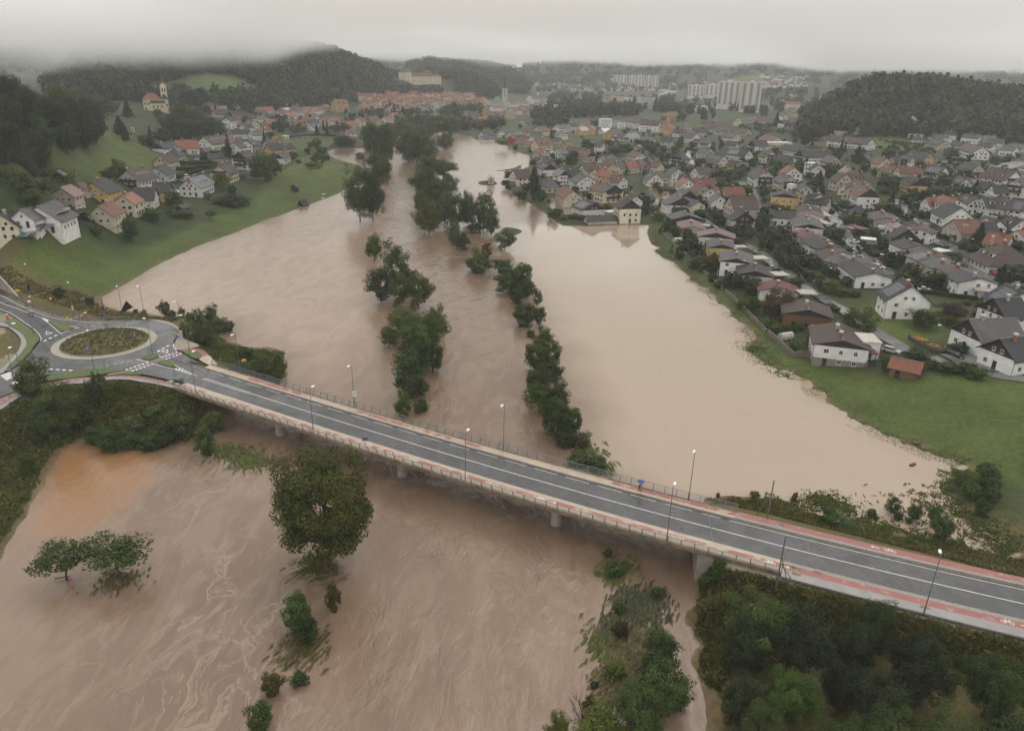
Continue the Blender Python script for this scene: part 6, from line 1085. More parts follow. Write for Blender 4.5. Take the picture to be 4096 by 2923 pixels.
def tower(c, x0, x1, yt, r, H, label, dp=15, grp=None):
    a = at_r(c, x0, yt, r); b_ = at_r(c, x1, yt, r); w = np.linalg.norm((b_ - a)[:2]); m = (a + b_) / 2; zt = m[2]; yaw = math.atan2(-m[0], m[1]); e = empty("tower_block", (m[0], m[1], zt - H), yaw, label, "tower block", grp)
    MB().box(-w / 2, w / 2, 0, dp, -8, H).build("wall", [TW], e); MB().box(-w / 2 - .2, w / 2 + .2, -.2, dp + .2, H, H + .7).build("parapet", [CAPM], e); MB().box(-w * .1, w * .12, 5, 9, H + .7, H + 3.2).build("lift_house", [TW], e)
    n = max(2, int(w / 9)); bay = MB().box(-1.3, 1.3, -.9, 0, 2, H - 1).data("balcony_bay", [TW2]); q = MB()
    for i in range(n):
        x = (i + .5) / n * w - w / 2; obj("balcony_bay", bay, e, loc=(x, 0, 0))
        for kz in range(int(H / 2.9)):
            for s in (-2.4, 2.4): q.box(x + s - .6, x + s + .6, -.06, 0, 1.6 + kz * 2.9, 2.9 + kz * 2.9)
            q.box(x - 1.2, x + 1.2, -.95, -.9, 2.4 + kz * 2.9, 3.4 + kz * 2.9)
    tag(q.build("windows", [GLASS], e), kind='stuff')
G1 = "pale tower blocks at the far edge of town"
for i, (x0, x1, yt, H) in enumerate(((1430, 1482, 180, 24), (1488, 1560, 139, 36), (1565, 1660, 139, 36), (1676, 1760, 139, 40), (1764, 1886, 136, 36), (1900, 1982, 141, 44), (1990, 2068, 146, 40))): tower('I', x0, x1, yt, 2700 - i * 25, H, f"{ORD[i]} pale tower block in the far row, counted from the castle side", grp=G1)
tower('a', 292, 438, 532, 1480, 40, "wide pale tower block beside the other near tower", grp=G1); tower('a', 442, 578, 537, 1400, 46, "nearest pale tower block with orange balconies on its side", grp=G1); tower('a', 95, 200, 556, 1950, 26, "lower long apartment slab behind the near tower blocks", grp=G1); tower('a', 205, 292, 550, 1960, 26, "lower apartment slab right behind the wide tower block", grp=G1)
_p = at_r('a', 205, 540, 2300); e = empty("church", (_p[0], _p[1], 14), 0, "distant slender church spire beyond the near tower blocks", "church"); MB().box(-3, 3, -3, 3, -4, _p[2] - 10).build("tower", [CREAMW], e); MB().bar((0, 0, _p[2] - 10), (0, 0, _p[2] + 24), 3.4, 6, 0, .1).build("spire", [COPPER], e)
# houses too far away to tell apart: one mass
def far_houses():
    rng = np.random.default_rng(5); b = MB(); mats = [WM['w'], WM['c'], RM['b'], RM['r'], RM['g']]; n = 0
    while n < 330:
        x = rng.uniform(470, 2270); y = rng.uniform(236, 345) if x > 900 else rng.uniform(262, 320)
        if 1280 < x < 1330 and y > 320: continue
        p = gnd('I', x, y)
        if math.hypot(p[0], p[1]) > 3100: n += 1; continue
        L, W_, H, t = rng.uniform(10, 17), rng.uniform(8, 11), rng.uniform(4.5, 6.5), rng.uniform(0, math.pi); ca, sa = math.cos(t), math.sin(t); T = lambda u, v, z: (p[0] + u * ca - v * sa, p[1] + u * sa + v * ca, p[2] + z); w_ = int(rng.integers(0, 2)); r_ = int(rng.integers(2, 5)); l, h = L / 2, W_ / 2
        b.add([T(-l, -h, -3), T(l, -h, -3), T(l, h, -3), T(-l, h, -3), T(-l, -h, H), T(l, -h, H), T(l, h, H), T(-l, h, H), T(-l, 0, H + 3.4), T(l, 0, H + 3.4)], [(0, 1, 5, 4), (2, 3, 7, 6), (1, 2, 6, 9, 5), (3, 0, 4, 8, 7)], w_)
        b.add([T(-l - .5, -h - .6, H - .3), T(l + .5, -h - .6, H - .3), T(l + .5, 0, H + 3.6), T(-l - .5, 0, H + 3.6), T(l + .5, h + .6, H - .3), T(-l - .5, h + .6, H - .3)], [(0, 1, 2, 3), (3, 2, 4, 5)], r_); n += 1
    tag(b.build("far_houses", mats), label="mass of tiny distant houses filling the valley floor", kind='stuff')
    b = MB(); n = 0
    while n < 45:
        x, y = rng.uniform(560, 860), rng.uniform(500, 575); p = gnd('a', x, y); t = rng.uniform(0, 3.1); ca, sa = math.cos(t), math.sin(t); T = lambda u, v, z: (p[0] + u * ca - v * sa, p[1] + u * sa + v * ca, p[2] + z); n += 1
        if math.hypot(p[0], p[1]) > 3200: continue
        b.add([T(-6, -5, -3), T(6, -5, -3), T(6, 5, -3), T(-6, 5, -3), T(-6, -5, 5), T(6, -5, 5), T(6, 5, 5), T(-6, 5, 5), T(-6, 0, 9), T(6, 0, 9)], [(0, 1, 5, 4), (2, 3, 7, 6), (1, 2, 6, 9, 5), (3, 0, 4, 8, 7)], 0); b.add([T(-6.5, -5.6, 4.7), T(6.5, -5.6, 4.7), T(6.5, 0, 9.2), T(-6.5, 0, 9.2), T(6.5, 5.6, 4.7), T(-6.5, 5.6, 4.7)], [(0, 1, 2, 3), (3, 2, 4, 5)], 2 + n % 3)
    tag(b.build("far_houses", mats), label="small far hamlet on the green meadow hill", kind='stuff')
far_houses()
def town_fill():
    rng = np.random.default_rng(8); b = MB(); mats = [WM['c'], WM['e'], RM['z'], RM['r']]
    for k in range(120):
        x = rng.uniform(130, 1740); y = rng.uniform(430, 560) if x < 1500 else rng.uniform(460, 590); p = gnd('G', x, y); L, W_, H, t = rng.uniform(9, 15), rng.uniform(8, 10), rng.uniform(5, 8), rng.uniform(-.35, .35) + (1.57 if rng.random() < .3 else 0); ca, sa = math.cos(t), math.sin(t)
        if any(abs(p[0] - h['x']) < h['L'] * .42 and abs(p[1] - h['y']) < 7 for h in HOUSES): continue
        T = lambda u, v, z: (p[0] + u * ca - v * sa, p[1] + u * sa + v * ca, p[2] + z); l, h = L / 2, W_ / 2
        b.add([T(-l, -h, -4), T(l, -h, -4), T(l, h, -4), T(-l, h, -4), T(-l, -h, H), T(l, -h, H), T(l, h, H), T(-l, h, H), T(-l, 0, H + 4), T(l, 0, H + 4)], [(0, 1, 5, 4), (2, 3, 7, 6), (1, 2, 6, 9, 5), (3, 0, 4, 8, 7)], int(rng.integers(0, 2)))
        b.add([T(-l - .4, -h - .5, H - .3), T(l + .4, -h - .5, H - .3), T(l + .4, 0, H + 4.2), T(-l - .4, 0, H + 4.2), T(l + .4, h + .5, H - .3), T(-l - .4, h + .5, H - .3)], [(0, 1, 2, 3), (3, 2, 4, 5)], 2 + int(rng.random() < .35))
    tag(b.build("town_roofs", mats), label="packed red roofed back houses of the old town", kind='stuff')
town_fill()
# wayside chapel by the slope path, big bare aerial mast
for c, x, y, w in (('b', 865, 855, "tiny white wayside chapel with grey roof on the slope path"), ('b', 685, 808, "small white wayside shrine half hidden by the hill fence")):
    e, r = frame_at(c, x, y, w, "chapel", "wayside_chapel"); MB().box(-1, 1, -1, 1, -.5, 3.2).build("wall", [WM['w']], e); MB().bar((0, 0, 3.2), (0, 0, 4.8), 1.6, 4, 0, .1).build("roof", [RM['g']], e); MB().box(-.45, .45, -1.06, -1, .3, 2.3).build("niche", [DOORM], e)
e, r = frame_at('B', 1020, 330, "tall thin aerial mast with two long horizontal antennas behind the orange roof", "antenna", "aerial_mast"); MB().bar((0, 0, -2), (0, 0, 13), .09, 6).build("mast", [STEEL], e)
for z in (12.5, 8.2): MB().bar((-4.5, 0, z), (4.5, 0, z), .06, 5).build("antenna_boom", [STEEL], e)
# collapsed shed by the water
p = gnd('E', 860, 1395); e = empty("collapsed_shed", p, math.radians(-28), "collapsed grey shed leaning into the flood at the meadow edge", "shed")
b = MB(); b.add([(-2.6, -2, .0), (0, -2.2, 3.0), (.3, 2.4, 3.2), (-2.8, 2.2, .2), (-2.6, -2, .2), (0, -2.2, 3.2), (.3, 2.4, 3.4), (-2.8, 2.2, .4)], [(0, 1, 2, 3), (7, 6, 5, 4), (0, 4, 5, 1), (1, 5, 6, 2), (3, 2, 6, 7), (0, 3, 7, 4)]); b.build("roof_slope", [RM['g']], e)
b = MB(); b.add([(0, -2.2, 3.0), (2.4, -2.1, -.3), (2.6, 2.2, -.2), (.3, 2.4, 3.2), (0, -2.2, 3.2), (2.5, -2.1, -.1), (2.7, 2.2, 0), (.3, 2.4, 3.4)], [(0, 1, 2, 3), (7, 6, 5, 4), (0, 4, 5, 1), (1, 5, 6, 2), (2, 6, 7, 3), (3, 7, 4, 0)]); b.build("roof_slope", [RM['k']], e); MB().box(-.9, 1.2, -1.6, 1.8, -.6, 1.3).build("timber_wall", [TIMBER], e)
# ------------------------------------------------------------------ trees
LEAFC = dict(woo=((.019, .030, .009), (.062, .082, .024)), bro=((0.031, 0.055, 0.010), (0.104, 0.145, 0.026)), lin=((0.053, 0.067, 0.009), (0.153, 0.166, 0.022)), wil=((0.051, 0.074, 0.017), (0.141, 0.179, 0.044)), yel=((0.057, 0.079, 0.010), (0.173, 0.193, 0.026)), con=((0.017, 0.032, 0.011), (0.053, 0.084, 0.026)),
             pur=((0.028, 0.021, 0.013), (0.087, 0.043, 0.027)), aut=((0.056, 0.046, 0.010), (0.134, 0.103, 0.023)), bri=((0.038, 0.073, 0.010), (0.113, 0.187, 0.027)), red=((0.063, 0.029, 0.013), (0.204, 0.074, 0.035)))
LM_ = {k: leaf_mat("leaves_" + dict(bro="broadleaf", lin="linden", wil="willow", yel="yellow_green", con="conifer", pur="purple", aut="autumn", bri="fresh_green", woo="woodland", red="red")[k], *v) for k, v in LEAFC.items()}
BARK = mat("tree_bark", (.050, .038, .028), .85, .3, 3.0, bump=.4)
def leaf_quads(P, N, size, rng, asp=1.0):
    """one leaf spray (bent quad pair collapsed to a quad) at each point, facing roughly along N"""
    n = len(P); N = N + rng.normal(0, .55, (n, 3)); N /= np.linalg.norm(N, axis=1)[:, None]
    T = np.cross(N, rng.normal(0, 1, (n, 3))); T /= np.maximum(np.linalg.norm(T, axis=1)[:, None], 1e-6); B = np.cross(N, T)
    s = (size * rng.uniform(.6, 1.35, n))[:, None]; T = T * s * asp; B = B * s
    j = lambda: 1 + rng.uniform(-.3, .3, (n, 1))
    V = np.stack([P - T * j() - B * .35 * j(), P + T * .3 - B * j() + N * s * .25, P + T * j() + B * .35 * j(), P - T * .3 + B * j() + N * s * .25], 1)
    return V.reshape(-1, 3)
def crown_points(shape, nc, nl, rng):
    if shape in ('round', 'tall', 'shrub', 'wide', 'big'):
        cz, rx, rz, lo = dict(round=(.53, .5, .47, .05), tall=(.52, .5, .5, .03), shrub=(.46, .5, .56, -.05), wide=(.66, .5, .27, .36), big=(.53, .5, .48, .1))[shape]
        C = []; ph = rng.uniform(0, 6.28)
        while len(C) < nc:
            d = rng.normal(0, 1, 3); d /= np.linalg.norm(d); q = d * rng.uniform(.35, 1) ** .55 * (1 + (.3 if shape == 'big' else 1) * .20 * math.sin(3 * math.atan2(d[1], d[0]) + ph) + .10 * math.sin(6 * d[2] + ph * 2) + .10 * math.sin(7 * math.atan2(d[1], d[0]) + ph * 3)) * .86
            p = np.array([q[0] * rx, q[1] * rx, cz + q[2] * rz])
            if p[2] > lo: C.append(p)
        C = np.array(C); s = .5 * (3.2 / nc) ** .42; k = rng.integers(0, nc, nl); off = rng.normal(0, 1, (nl, 3)); off /= np.linalg.norm(off, axis=1)[:, None]; off *= (rng.uniform(.25, 1, nl) ** .5 * s)[:, None] * np.array([1, 1, .75]); P = C[k] + off
        P[:, 2] = np.maximum(P[:, 2], .01); N = off / s + .5 * (P - np.array([0, 0, cz * .8])) / np.array([rx, rx, rz]) + np.array([0, 0, .55]); tint = rng.uniform(-.3, .3, nc)[k] + rng.uniform(-.25, .25, nl) + .1
        return P, N, tint, C
    if shape == 'birch':
        P = []; N = []; C = []
        for i in range(nc):
            z = rng.uniform(.3, .98); a = rng.uniform(0, 6.28); r = (.15 + .35 * math.sin(math.pi * min(1, (1.02 - z) / .75))) * rng.uniform(.3, 1); C.append((r * math.cos(a), r * math.sin(a), z)); m = nl // nc
            t = rng.uniform(0, 1, m); x = C[-1][0] * (1 + .25 * t) + rng.normal(0, .03, m); y = C[-1][1] * (1 + .25 * t) + rng.normal(0, .03, m); zz = np.maximum(z - t * rng.uniform(.15, .32), .04); P.append(np.stack([x, y, zz], 1)); N.append(np.stack([x * 2, y * 2, np.full(m, .3)], 1))
        P = np.concatenate(P); return P, np.concatenate(N), rng.uniform(-.3, .4, len(P)), np.array(C)
    if shape == 'conifer':
        z = 1 - rng.uniform(0, 1, nl) ** .62 * .95; lay = np.floor(z * 17) / 17; fr = (z - lay) * 17; r = (1 - lay) * .5 * (.35 + .65 * (1 - fr)) * rng.uniform(.35, 1, nl) ** .5 * (1 + .15 * np.sin(lay * 40)); a = rng.uniform(0, 6.28, nl)
        P = np.stack([r * np.cos(a), r * np.sin(a), np.clip(lay + .03 - r * .12 + fr * .02, .03, 1)], 1); N = np.stack([np.cos(a) * .5, np.sin(a) * .5, np.ones(nl) * .8], 1); return P, N, rng.uniform(-.3, .3, nl), np.zeros((0, 3))
def crown_arrays(shape, nc, nl, size, seed):
    rng = np.random.default_rng(seed); P, N, t, C = crown_points(shape, nc, nl, rng); V = leaf_quads(P, N, size, rng, 1.0 if shape != 'birch' else .8); Q = np.arange(len(V)).reshape(-1, 4); return V, Q, np.repeat(t, 4), C
def set_tint(me, t):
    a = me.attributes.new("tint", 'FLOAT', 'POINT'); a.data.foreach_set("value", np.asarray(t, np.float32))
_TM = {}
SPEC = dict(near=(120, 20000, .0092), mid=(66, 5200, .018), low=(36, 1200, .037))
def tree_mesh(shape, lod, var, sp):
    k = (shape, lod, var, sp)
    if k in _TM: return _TM[k]
    b = (shape, lod, var)
    if b not in _TM:
        nc, nl, sz = SPEC[lod]
        if shape == 'big': nc, nl, sz = 150, 30000, .0085
        if shape == 'conifer': nl = int(nl * .7); sz *= 1.1
        if shape == 'shrub': sz *= 1.25; nl = int(nl * .8)
        if shape == 'wide': nc = int(nc * .75); nl = int(nl * .55)
        V, Q, t, C = crown_arrays(shape, nc, nl, sz, 100 + var * 7 + len(shape))
        mb = MB(); top = dict(big=.7, round=.6, tall=.7, shrub=.3, wide=.42, birch=.85, conifer=.9)[shape]; rt = .022 if shape != 'shrub' else .012
        rg = random.Random(var); pts = [(0, 0, -.06)] + [(rg.uniform(-.02, .02), rg.uniform(-.02, .02), top * i / 4) for i in range(1, 5)]
        for i in range(4): mb.bar(pts[i], pts[i + 1], rt * (1 - i * .2), 7, 0, rt * (1 - (i + 1) * .2))
        for q in (C[::max(1, len(C) // (14 if lod == 'near' else 6))] if len(C) else []):
            s = pts[rg.randint(1, 3) if shape != 'wide' else 2]; m = [(s[j] + q[j]) / 2 + rg.uniform(-.03, .03) for j in range(3)]; mb.bar(s, m, rt * .45, 5, 0, rt * .3); mb.bar(m, tuple(q), rt * .3, 4, 0, rt * .1)
        _TM[b] = (V, Q, t, mb)
        _TM[(*b, 'trunk')] = mb.data("trunk", [BARK])
    V, Q, t, mb = _TM[b]; me = quads_mesh("crown", V, Q, [LM_[sp]]); set_tint(me, t); _TM[k] = me; return me
SHAPES = dict(woo='round', bro='round', lin='big', wil='round', yel='round', con='conifer', pur='round', aut='round', bri='round', red='round')
TREES = []
def tree_at(p, h, w, sp='bro', shape=None, zone="", lod=None, rz=None, tilt=0):
    shape = shape or SHAPES[sp]; dist = math.dist(p, (0, 0, CAM_Z)); px = h * FPX / dist
    lod = lod or ('near' if px > 200 else 'mid' if px > 62 else 'low'); var = random.randrange(4)
    is_shrub = shape == 'shrub'; nm = "shrub" if is_shrub else "conifer_tree" if shape == 'conifer' else "tree"
    e = empty(nm, p, rz if rz is not None else random.uniform(0, 6.28)); e.scale = (w, w, h)
    if tilt: e.rotation_euler = (tilt, random.uniform(-.1, .1), e.rotation_euler[2])
    obj("crown", tree_mesh(shape, lod, var, sp), e); 
    if px > 45: obj("trunk", _TM[(shape, lod, var, 'trunk')], e)
    TREES.append(dict(e=e, sp=sp, shape=shape, zone=zone, h=h, w=w, x=p[0], y=p[1], r=math.hypot(p[0], p[1]), nm=nm)); return e
def tree(c, xb, yb, yt, wpx, sp='bro', shape=None, zone="", **k):
    p = gnd(c, xb, yb); r = math.hypot(p[0], p[1]); top = at_r(c, xb, yt, r)[2]; h = max(top - p[2], .8); w = wpx * CROPS[c][2] * math.dist(p, (0, 0, CAM_Z)) / FPX
    return tree_at(p, h, w, sp, shape, zone, **k)
CODE = dict(d=('woo', None), D=('woo', 'tall'), b=('bro', None), t=('bro', 'tall'), s=('bro', 'shrub'), c=('con', None), w=('wil', None), W=('wil', 'shrub'), y=('yel', None), Y=('yel', 'shrub'), p=('pur', None), a=('aut', None), A=('aut', 'shrub'), i=('wil', 'birch'), l=('lin', None), f=('bri', None), F=('bri', 'shrub'), r=('red', 'shrub'), P=('con', 'tall'), v=('wil', 'tall'), o=('bro', 'wide'), T=('bri', 'tall'))
TT = """
H:the wooded left bank|150,1440,1070,190,t 235,1440,1085,170,t 275,1240,960,180,b 245,1060,775,150,t 325,1080,790,130,t 150,1030,985,60,s 290,1150,1010,120,b 330,920,780,120,w 200,960,800,90,b 60,950,870,55,b 95,950,890,50,b 20,950,870,60,b
H:the middle island row|420,900,745,140,b 480,930,790,150,t 545,960,800,160,b 690,880,722,200,b 745,870,735,110,t 625,880,750,110,b 700,975,862,140,b 470,1050,850,170,t 555,1100,855,190,t 610,1190,990,190,b 690,1160,1025,190,b 575,1290,1090,180,b 640,1330,1150,200,b 600,1515,1290,190,y 550,1390,1220,120,b 700,1470,1245,160,t 790,1490,1240,150,t 850,1460,1240,110,b 950,1500,1232,190,t 1005,1532,1340,110,b 900,1510,1440,120,s 760,1624,1400,90,i 815,1624,1520,110,b 730,1260,1130,120,b
Z:the middle island row|245,135,-45,115,T 390,330,5,190,t 285,400,170,200,b 480,330,180,120,w 530,440,210,190,y 410,440,200,140,w 420,620,430,180,w 340,690,560,150,y 560,780,440,300,b 650,620,420,150,w 500,860,560,280,b 620,860,640,180,b 470,1010,758,230,b 545,1010,900,130,b 430,1140,980,110,F 540,1110,1020,110,W
Z:the hedge row by the calm water|800,60,-60,110,i 920,205,65,185,Ws 970,120,10,70,r 1090,60,-70,150,b 1080,210,120,150,s 1130,345,170,210,s 1200,330,140,170,s 1240,370,260,110,b 1170,410,300,100,s 1300,430,310,80,i 1220,555,400,180,s 1315,550,430,90,b 1260,628,585,70,s 1340,720,558,140,b 1290,860,650,180,b 1390,870,640,110,t 1360,900,780,200,b 1420,920,800,90,b 1310,1010,820,200,s 1310,1120,925,200,f 1430,1130,890,150,b 1400,1250,1010,190,b 1440,1320,1040,220,b 1530,1260,1080,130,b 1480,1340,1200,160,s 1590,1330,1240,120,Ws 1580,1450,1390,170,s 1690,1500,1400,130,Ws
P:the flooded quarter|120,475,305,210,o 640,1295,745,200,P 745,1330,1115,220,b 430,1290,1130,190,s 1250,775,480,260,f 950,650,520,100,p 1040,740,600,170,b 210,970,800,130,b 930,1610,1415,220,b 1280,1600,1515,200,s 1420,1612,1530,120,F 1110,1622,1560,120,F 1660,700,500,130,c 1520,660,545,55,c 1395,605,520,55,c 1440,625,530,60,c 1860,440,310,190,b 1500,440,300,240,s 1950,565,400,250,b 2050,500,380,200,p 1290,245,165,80,b 170,250,145,75,b 410,145,60,70,y 1600,105,-15,170,b 700,95,-30,240,b 900,115,-20,220,b 1050,105,0,150,b 930,245,150,130,b 180,1105,960,160,s 610,725,640,130,F 780,955,860,100,b 1300,1195,1060,150,b 1490,1275,1160,170,s 1830,1460,1335,210,y 2070,1300,1170,190,f 330,485,380,90,s 590,515,430,120,s 1060,1500,1440,130,s 870,1340,1280,80,s
Q:the flooded quarter|880,485,210,140,w 340,445,310,150,b 420,565,370,240,b 600,485,400,120,b 1100,435,345,130,p 1420,485,410,80,f 1560,495,360,110,b 985,535,440,65,c 1200,755,600,200,b 920,755,660,110,b 1010,835,720,240,y 1350,765,690,120,s 1530,925,790,180,b 1880,905,770,180,y 1700,885,800,200,b 490,1105,990,130,b 570,1200,1090,110,s 660,1180,1090,90,y 760,1190,1110,110,s 600,1395,1270,160,s 330,1400,1280,190,s 300,1545,1360,160,b 540,1630,1500,210,s 1230,1525,1420,150,s 1460,1605,1460,150,F 1470,1285,1120,200,b 1630,1400,1250,100,c 1950,1205,1080,230,b 1560,1125,940,190,b 1740,1115,990,180,b 1870,1085,990,110,b 2230,1265,1100,140,b 2250,1365,1240,120,b 1940,185,50,230,b 2140,175,80,120,b 2100,705,600,110,b 1370,245,190,110,b 480,1540,1400,200,s
R:the upper terraces|930,745,370,260,a 780,745,470,150,b 630,605,470,140,b 340,425,190,150,c 810,335,90,80,c 885,245,120,60,c 1220,485,260,170,b 1350,345,60,190,c 1100,515,440,120,b 380,905,810,120,y 330,1165,950,190,b 760,1175,980,210,b 1250,1215,1010,260,b 1050,1265,1130,130,c 880,1265,1160,120,b 1650,1005,715,190,c 1390,865,600,100,c 1330,965,810,190,b 1800,1115,1020,180,b 390,1415,1300,160,b 160,1505,1420,230,b 1080,1545,1350,170,c 980,1375,1290,110,c 2150,1405,1220,250,b 2200,885,770,170,b 2105,605,400,80,c 390,195,0,200,b 130,265,60,160,b 60,485,350,120,b 200,525,450,200,b 420,545,450,180,b 2060,1505,1400,200,b 1450,860,680,90,c
S:the upper terraces|610,335,235,150,b 250,315,250,110,b 700,865,760,180,b 380,855,760,90,b 1080,905,750,180,b 1180,875,790,120,b 560,820,750,180,s 90,925,760,160,b 150,1405,1220,270,b 600,1485,1310,200,b 700,1345,1240,180,b 950,1395,1240,250,b 1130,1375,1220,200,b 1330,1235,1110,220,b 960,1485,1390,200,y 820,1525,1420,180,s 1470,1525,1290,180,c 1110,1485,1400,110,y 1800,305,100,390,b 1500,235,140,200,b 2020,645,570,130,b 2230,685,590,150,b 30,525,400,75,c 1250,1490,1420,150,F
T:the waterside gardens|1660,695,365,330,b 1250,705,540,200,b 1400,705,530,200,b 240,795,550,220,b 440,785,610,190,b 90,665,500,150,b 470,905,760,150,b 610,960,870,95,p 1250,885,750,260,s 830,1312,1000,330,a 760,880,810,120,Fs 1230,1605,1330,180,b 1500,1640,1390,320,b 1050,1532,1420,80,b 1650,855,680,220,b 1990,1065,830,280,b 1980,805,560,200,a 1570,1105,1000,110,f 690,555,460,120,b 910,485,370,160,s 2185,1570,1400,190,b 640,425,300,150,s 1860,805,700,190,s 1960,315,240,110,s 540,640,600,120,s 340,930,860,120,Fs
U:the bungalow street|1010,815,595,280,b 1180,605,380,200,b 1450,605,430,220,b 1610,805,580,190,b 1100,310,150,230,b 1780,365,180,290,s 510,1235,1010,190,b 840,1385,1160,210,b 1060,1410,1270,240,b 700,1630,1340,160,a 1140,1560,1380,200,b 1980,1305,1040,120,P 1740,965,880,170,F 1360,735,650,180,s 130,1065,820,270,b 2080,1155,1040,180,s 2200,1325,1200,200,y 370,1590,1410,190,b 780,725,620,160,b
V:the bungalow street|1510,905,510,330,c 1230,825,690,250,b 1270,955,800,200,b 1100,1205,970,270,b 850,1605,1310,350,b 1870,1570,1180,330,c 60,405,200,240,s 610,175,30,160,c 1450,375,250,130,b 900,565,430,100,b 2100,955,800,330,s 1750,1345,1240,130,b 120,205,40,160,c
W:the waterside gardens|420,485,230,250,b 800,505,110,560,a 390,240,-40,260,b 650,705,560,250,Fs 760,785,660,190,F 890,795,680,90,F 880,645,540,150,s 1090,765,640,190,s 1320,955,800,230,s 1020,1085,900,140,F 1980,865,400,540,b 1360,1115,1010,110,s 1470,1155,1090,130,s 2060,1195,1090,120,s 1560,195,-20,220,y 1750,235,120,200,s 1950,245,130,200,s 1340,795,700,130,s 250,420,300,180,s
X:the lane by the meadow|740,715,420,420,b 1150,605,320,400,p 1120,685,520,160,y 1620,475,290,210,b 630,1205,1010,330,b 160,1335,1130,210,b 880,1335,1200,200,s 1120,1395,1220,280,s 1380,1405,1220,240,s 1520,1485,1300,280,s 1270,1095,930,250,Fs 1400,375,290,130,W 1530,545,480,110,s
A:the hillside hamlet|260,835,400,430,w 520,1055,800,330,b 1950,655,310,280,b 1770,645,470,220,b 1580,1545,1390,200,s 2140,1640,1230,260,b 340,1035,880,60,i 1170,1140,1070,70,r 1840,1045,950,180,F 470,785,650,250,s 700,805,600,300,Ws 1350,780,690,120,c
B:the hillside hamlet|780,1425,1135,260,b 450,1640,1400,270,b 1580,1135,830,280,y 1750,1205,1045,160,b 1720,1400,1190,330,s 1900,1390,1200,220,s 1510,1365,1220,200,Y 1350,1312,1160,130,b 1690,610,190,190,c 2140,970,660,200,b 730,1585,1420,180,o 960,1565,1440,300,s 1410,1625,1450,210,o 670,965,810,150,w 1000,505,430,150,b 1290,605,510,120,b 1450,565,480,180,b 430,425,90,170,c 20,345,40,160,c 330,405,220,180,b 1900,945,880,130,s 2100,915,830,110,o
E:the hillside hamlet|240,995,500,430,b 420,905,530,200,t 710,655,490,160,f 1090,475,290,140,a 990,465,340,110,b 940,575,440,110,b 1160,575,410,160,b 1100,655,500,130,y 1040,675,560,120,b 1190,695,570,120,b 1250,665,550,110,b 1470,435,230,190,b 1590,435,320,90,b 1660,435,340,80,b 1090,255,60,140,c 1260,265,0,120,c 740,215,60,180,y 500,205,0,140,c 240,405,140,100,c 340,305,180,120,b 870,205,100,110,b 1410,205,60,190,b 1560,195,50,150,b 990,755,690,220,Fs 790,695,640,110,s 1555,745,710,40,s
K:the roundabout bank|1880,460,280,120,b 1950,465,390,110,s 2070,480,360,80,b 680,255,105,120,b 1640,435,390,60,s 1545,420,385,60,s
J:the roundabout bank|1280,650,440,190,i 1380,560,415,90,t 1340,690,560,130,s 1430,600,490,110,Ws 1480,590,520,90,s 1590,770,690,120,s 1790,910,740,170,Ws 1710,870,760,140,s 1800,780,710,100,s 1570,860,790,110,W 240,1010,745,190,v 650,1070,845,140,i 400,1290,910,290,v 500,1240,1000,200,t 180,1010,880,130,b 330,1300,1060,180,t 640,1310,1190,150,s 760,1350,1200,200,s 850,1345,1230,150,s 970,1360,1270,120,s 1090,1310,1190,130,s 1190,1290,1090,180,W 1060,1340,1230,110,s 1390,1240,1110,140,W 1340,1390,1200,130,W 860,1240,1140,160,w 200,1510,1370,120,y 1000,1130,1080,110,F 220,1200,1140,100,F
L:the foreground flood|2140,548,-215,680,l 440,640,375,320,o 775,625,360,360,o 1940,960,715,170,F 2000,1040,850,150,s 2170,840,650,100,A 1950,1310,1240,100,s 1770,1380,1245,130,A 1690,1600,1445,170,s
O:the foreground flood|2080,1210,960,250,b 2110,1450,1180,330,b 1960,1640,1330,340,b 1700,1660,1480,280,y 1430,1680,1505,150,y 1800,1260,1180,150,Ys 2230,1450,1380,90,b 1840,1010,900,110,A 1640,1500,1380,90,A 1670,1335,1295,50,s 2080,750,690,90,s 1830,850,780,70,s 1800,610,530,110,s 1760,490,440,60,s
C:the flooded verge|1410,215,85,90,t 1560,250,135,90,b 1450,250,190,60,s 1680,290,135,90,f 1730,380,205,130,b 1990,220,100,90,s 2050,130,40,100,t 1920,110,0,120,b 2030,60,-60,130,s 1530,405,365,50,s 1000,275,165,120,F 520,105,65,70,b 285,105,70,30,s 780,130,90,50,A 1280,230,180,60,s 1310,250,220,40,s 1520,275,230,40,F 1120,290,260,120,F 280,630,500,110,F 240,660,580,130,s
Y:the flooded verge|2030,1530,1440,120,s 1880,1600,1470,120,y
D:the church knoll|268,300,258,40,c 410,290,232,55,a 440,300,238,50,b 465,310,252,45,b 380,300,250,40,b 425,312,262,60,b 485,305,262,40,b 352,262,240,20,b 505,342,322,24,b 395,262,225,34,b 360,312,282,40,s 390,318,285,40,c 285,262,222,30,c 240,255,210,42,b 210,250,205,40,b
"""
for line in TT.strip().split("\n"):
    c, rest = line.split(":", 1); zone_, items = rest.split("|")
    for q in items.split():
        f = q.split(","); x, yb, yt, w = map(float, f[:4]); sp, sh = CODE[f[4][0]]
        if len(f[4]) > 1 and f[4][1] == 's': sh = 'shrub'
        tree(c, x, yb, yt, w, sp, sh, zone_)
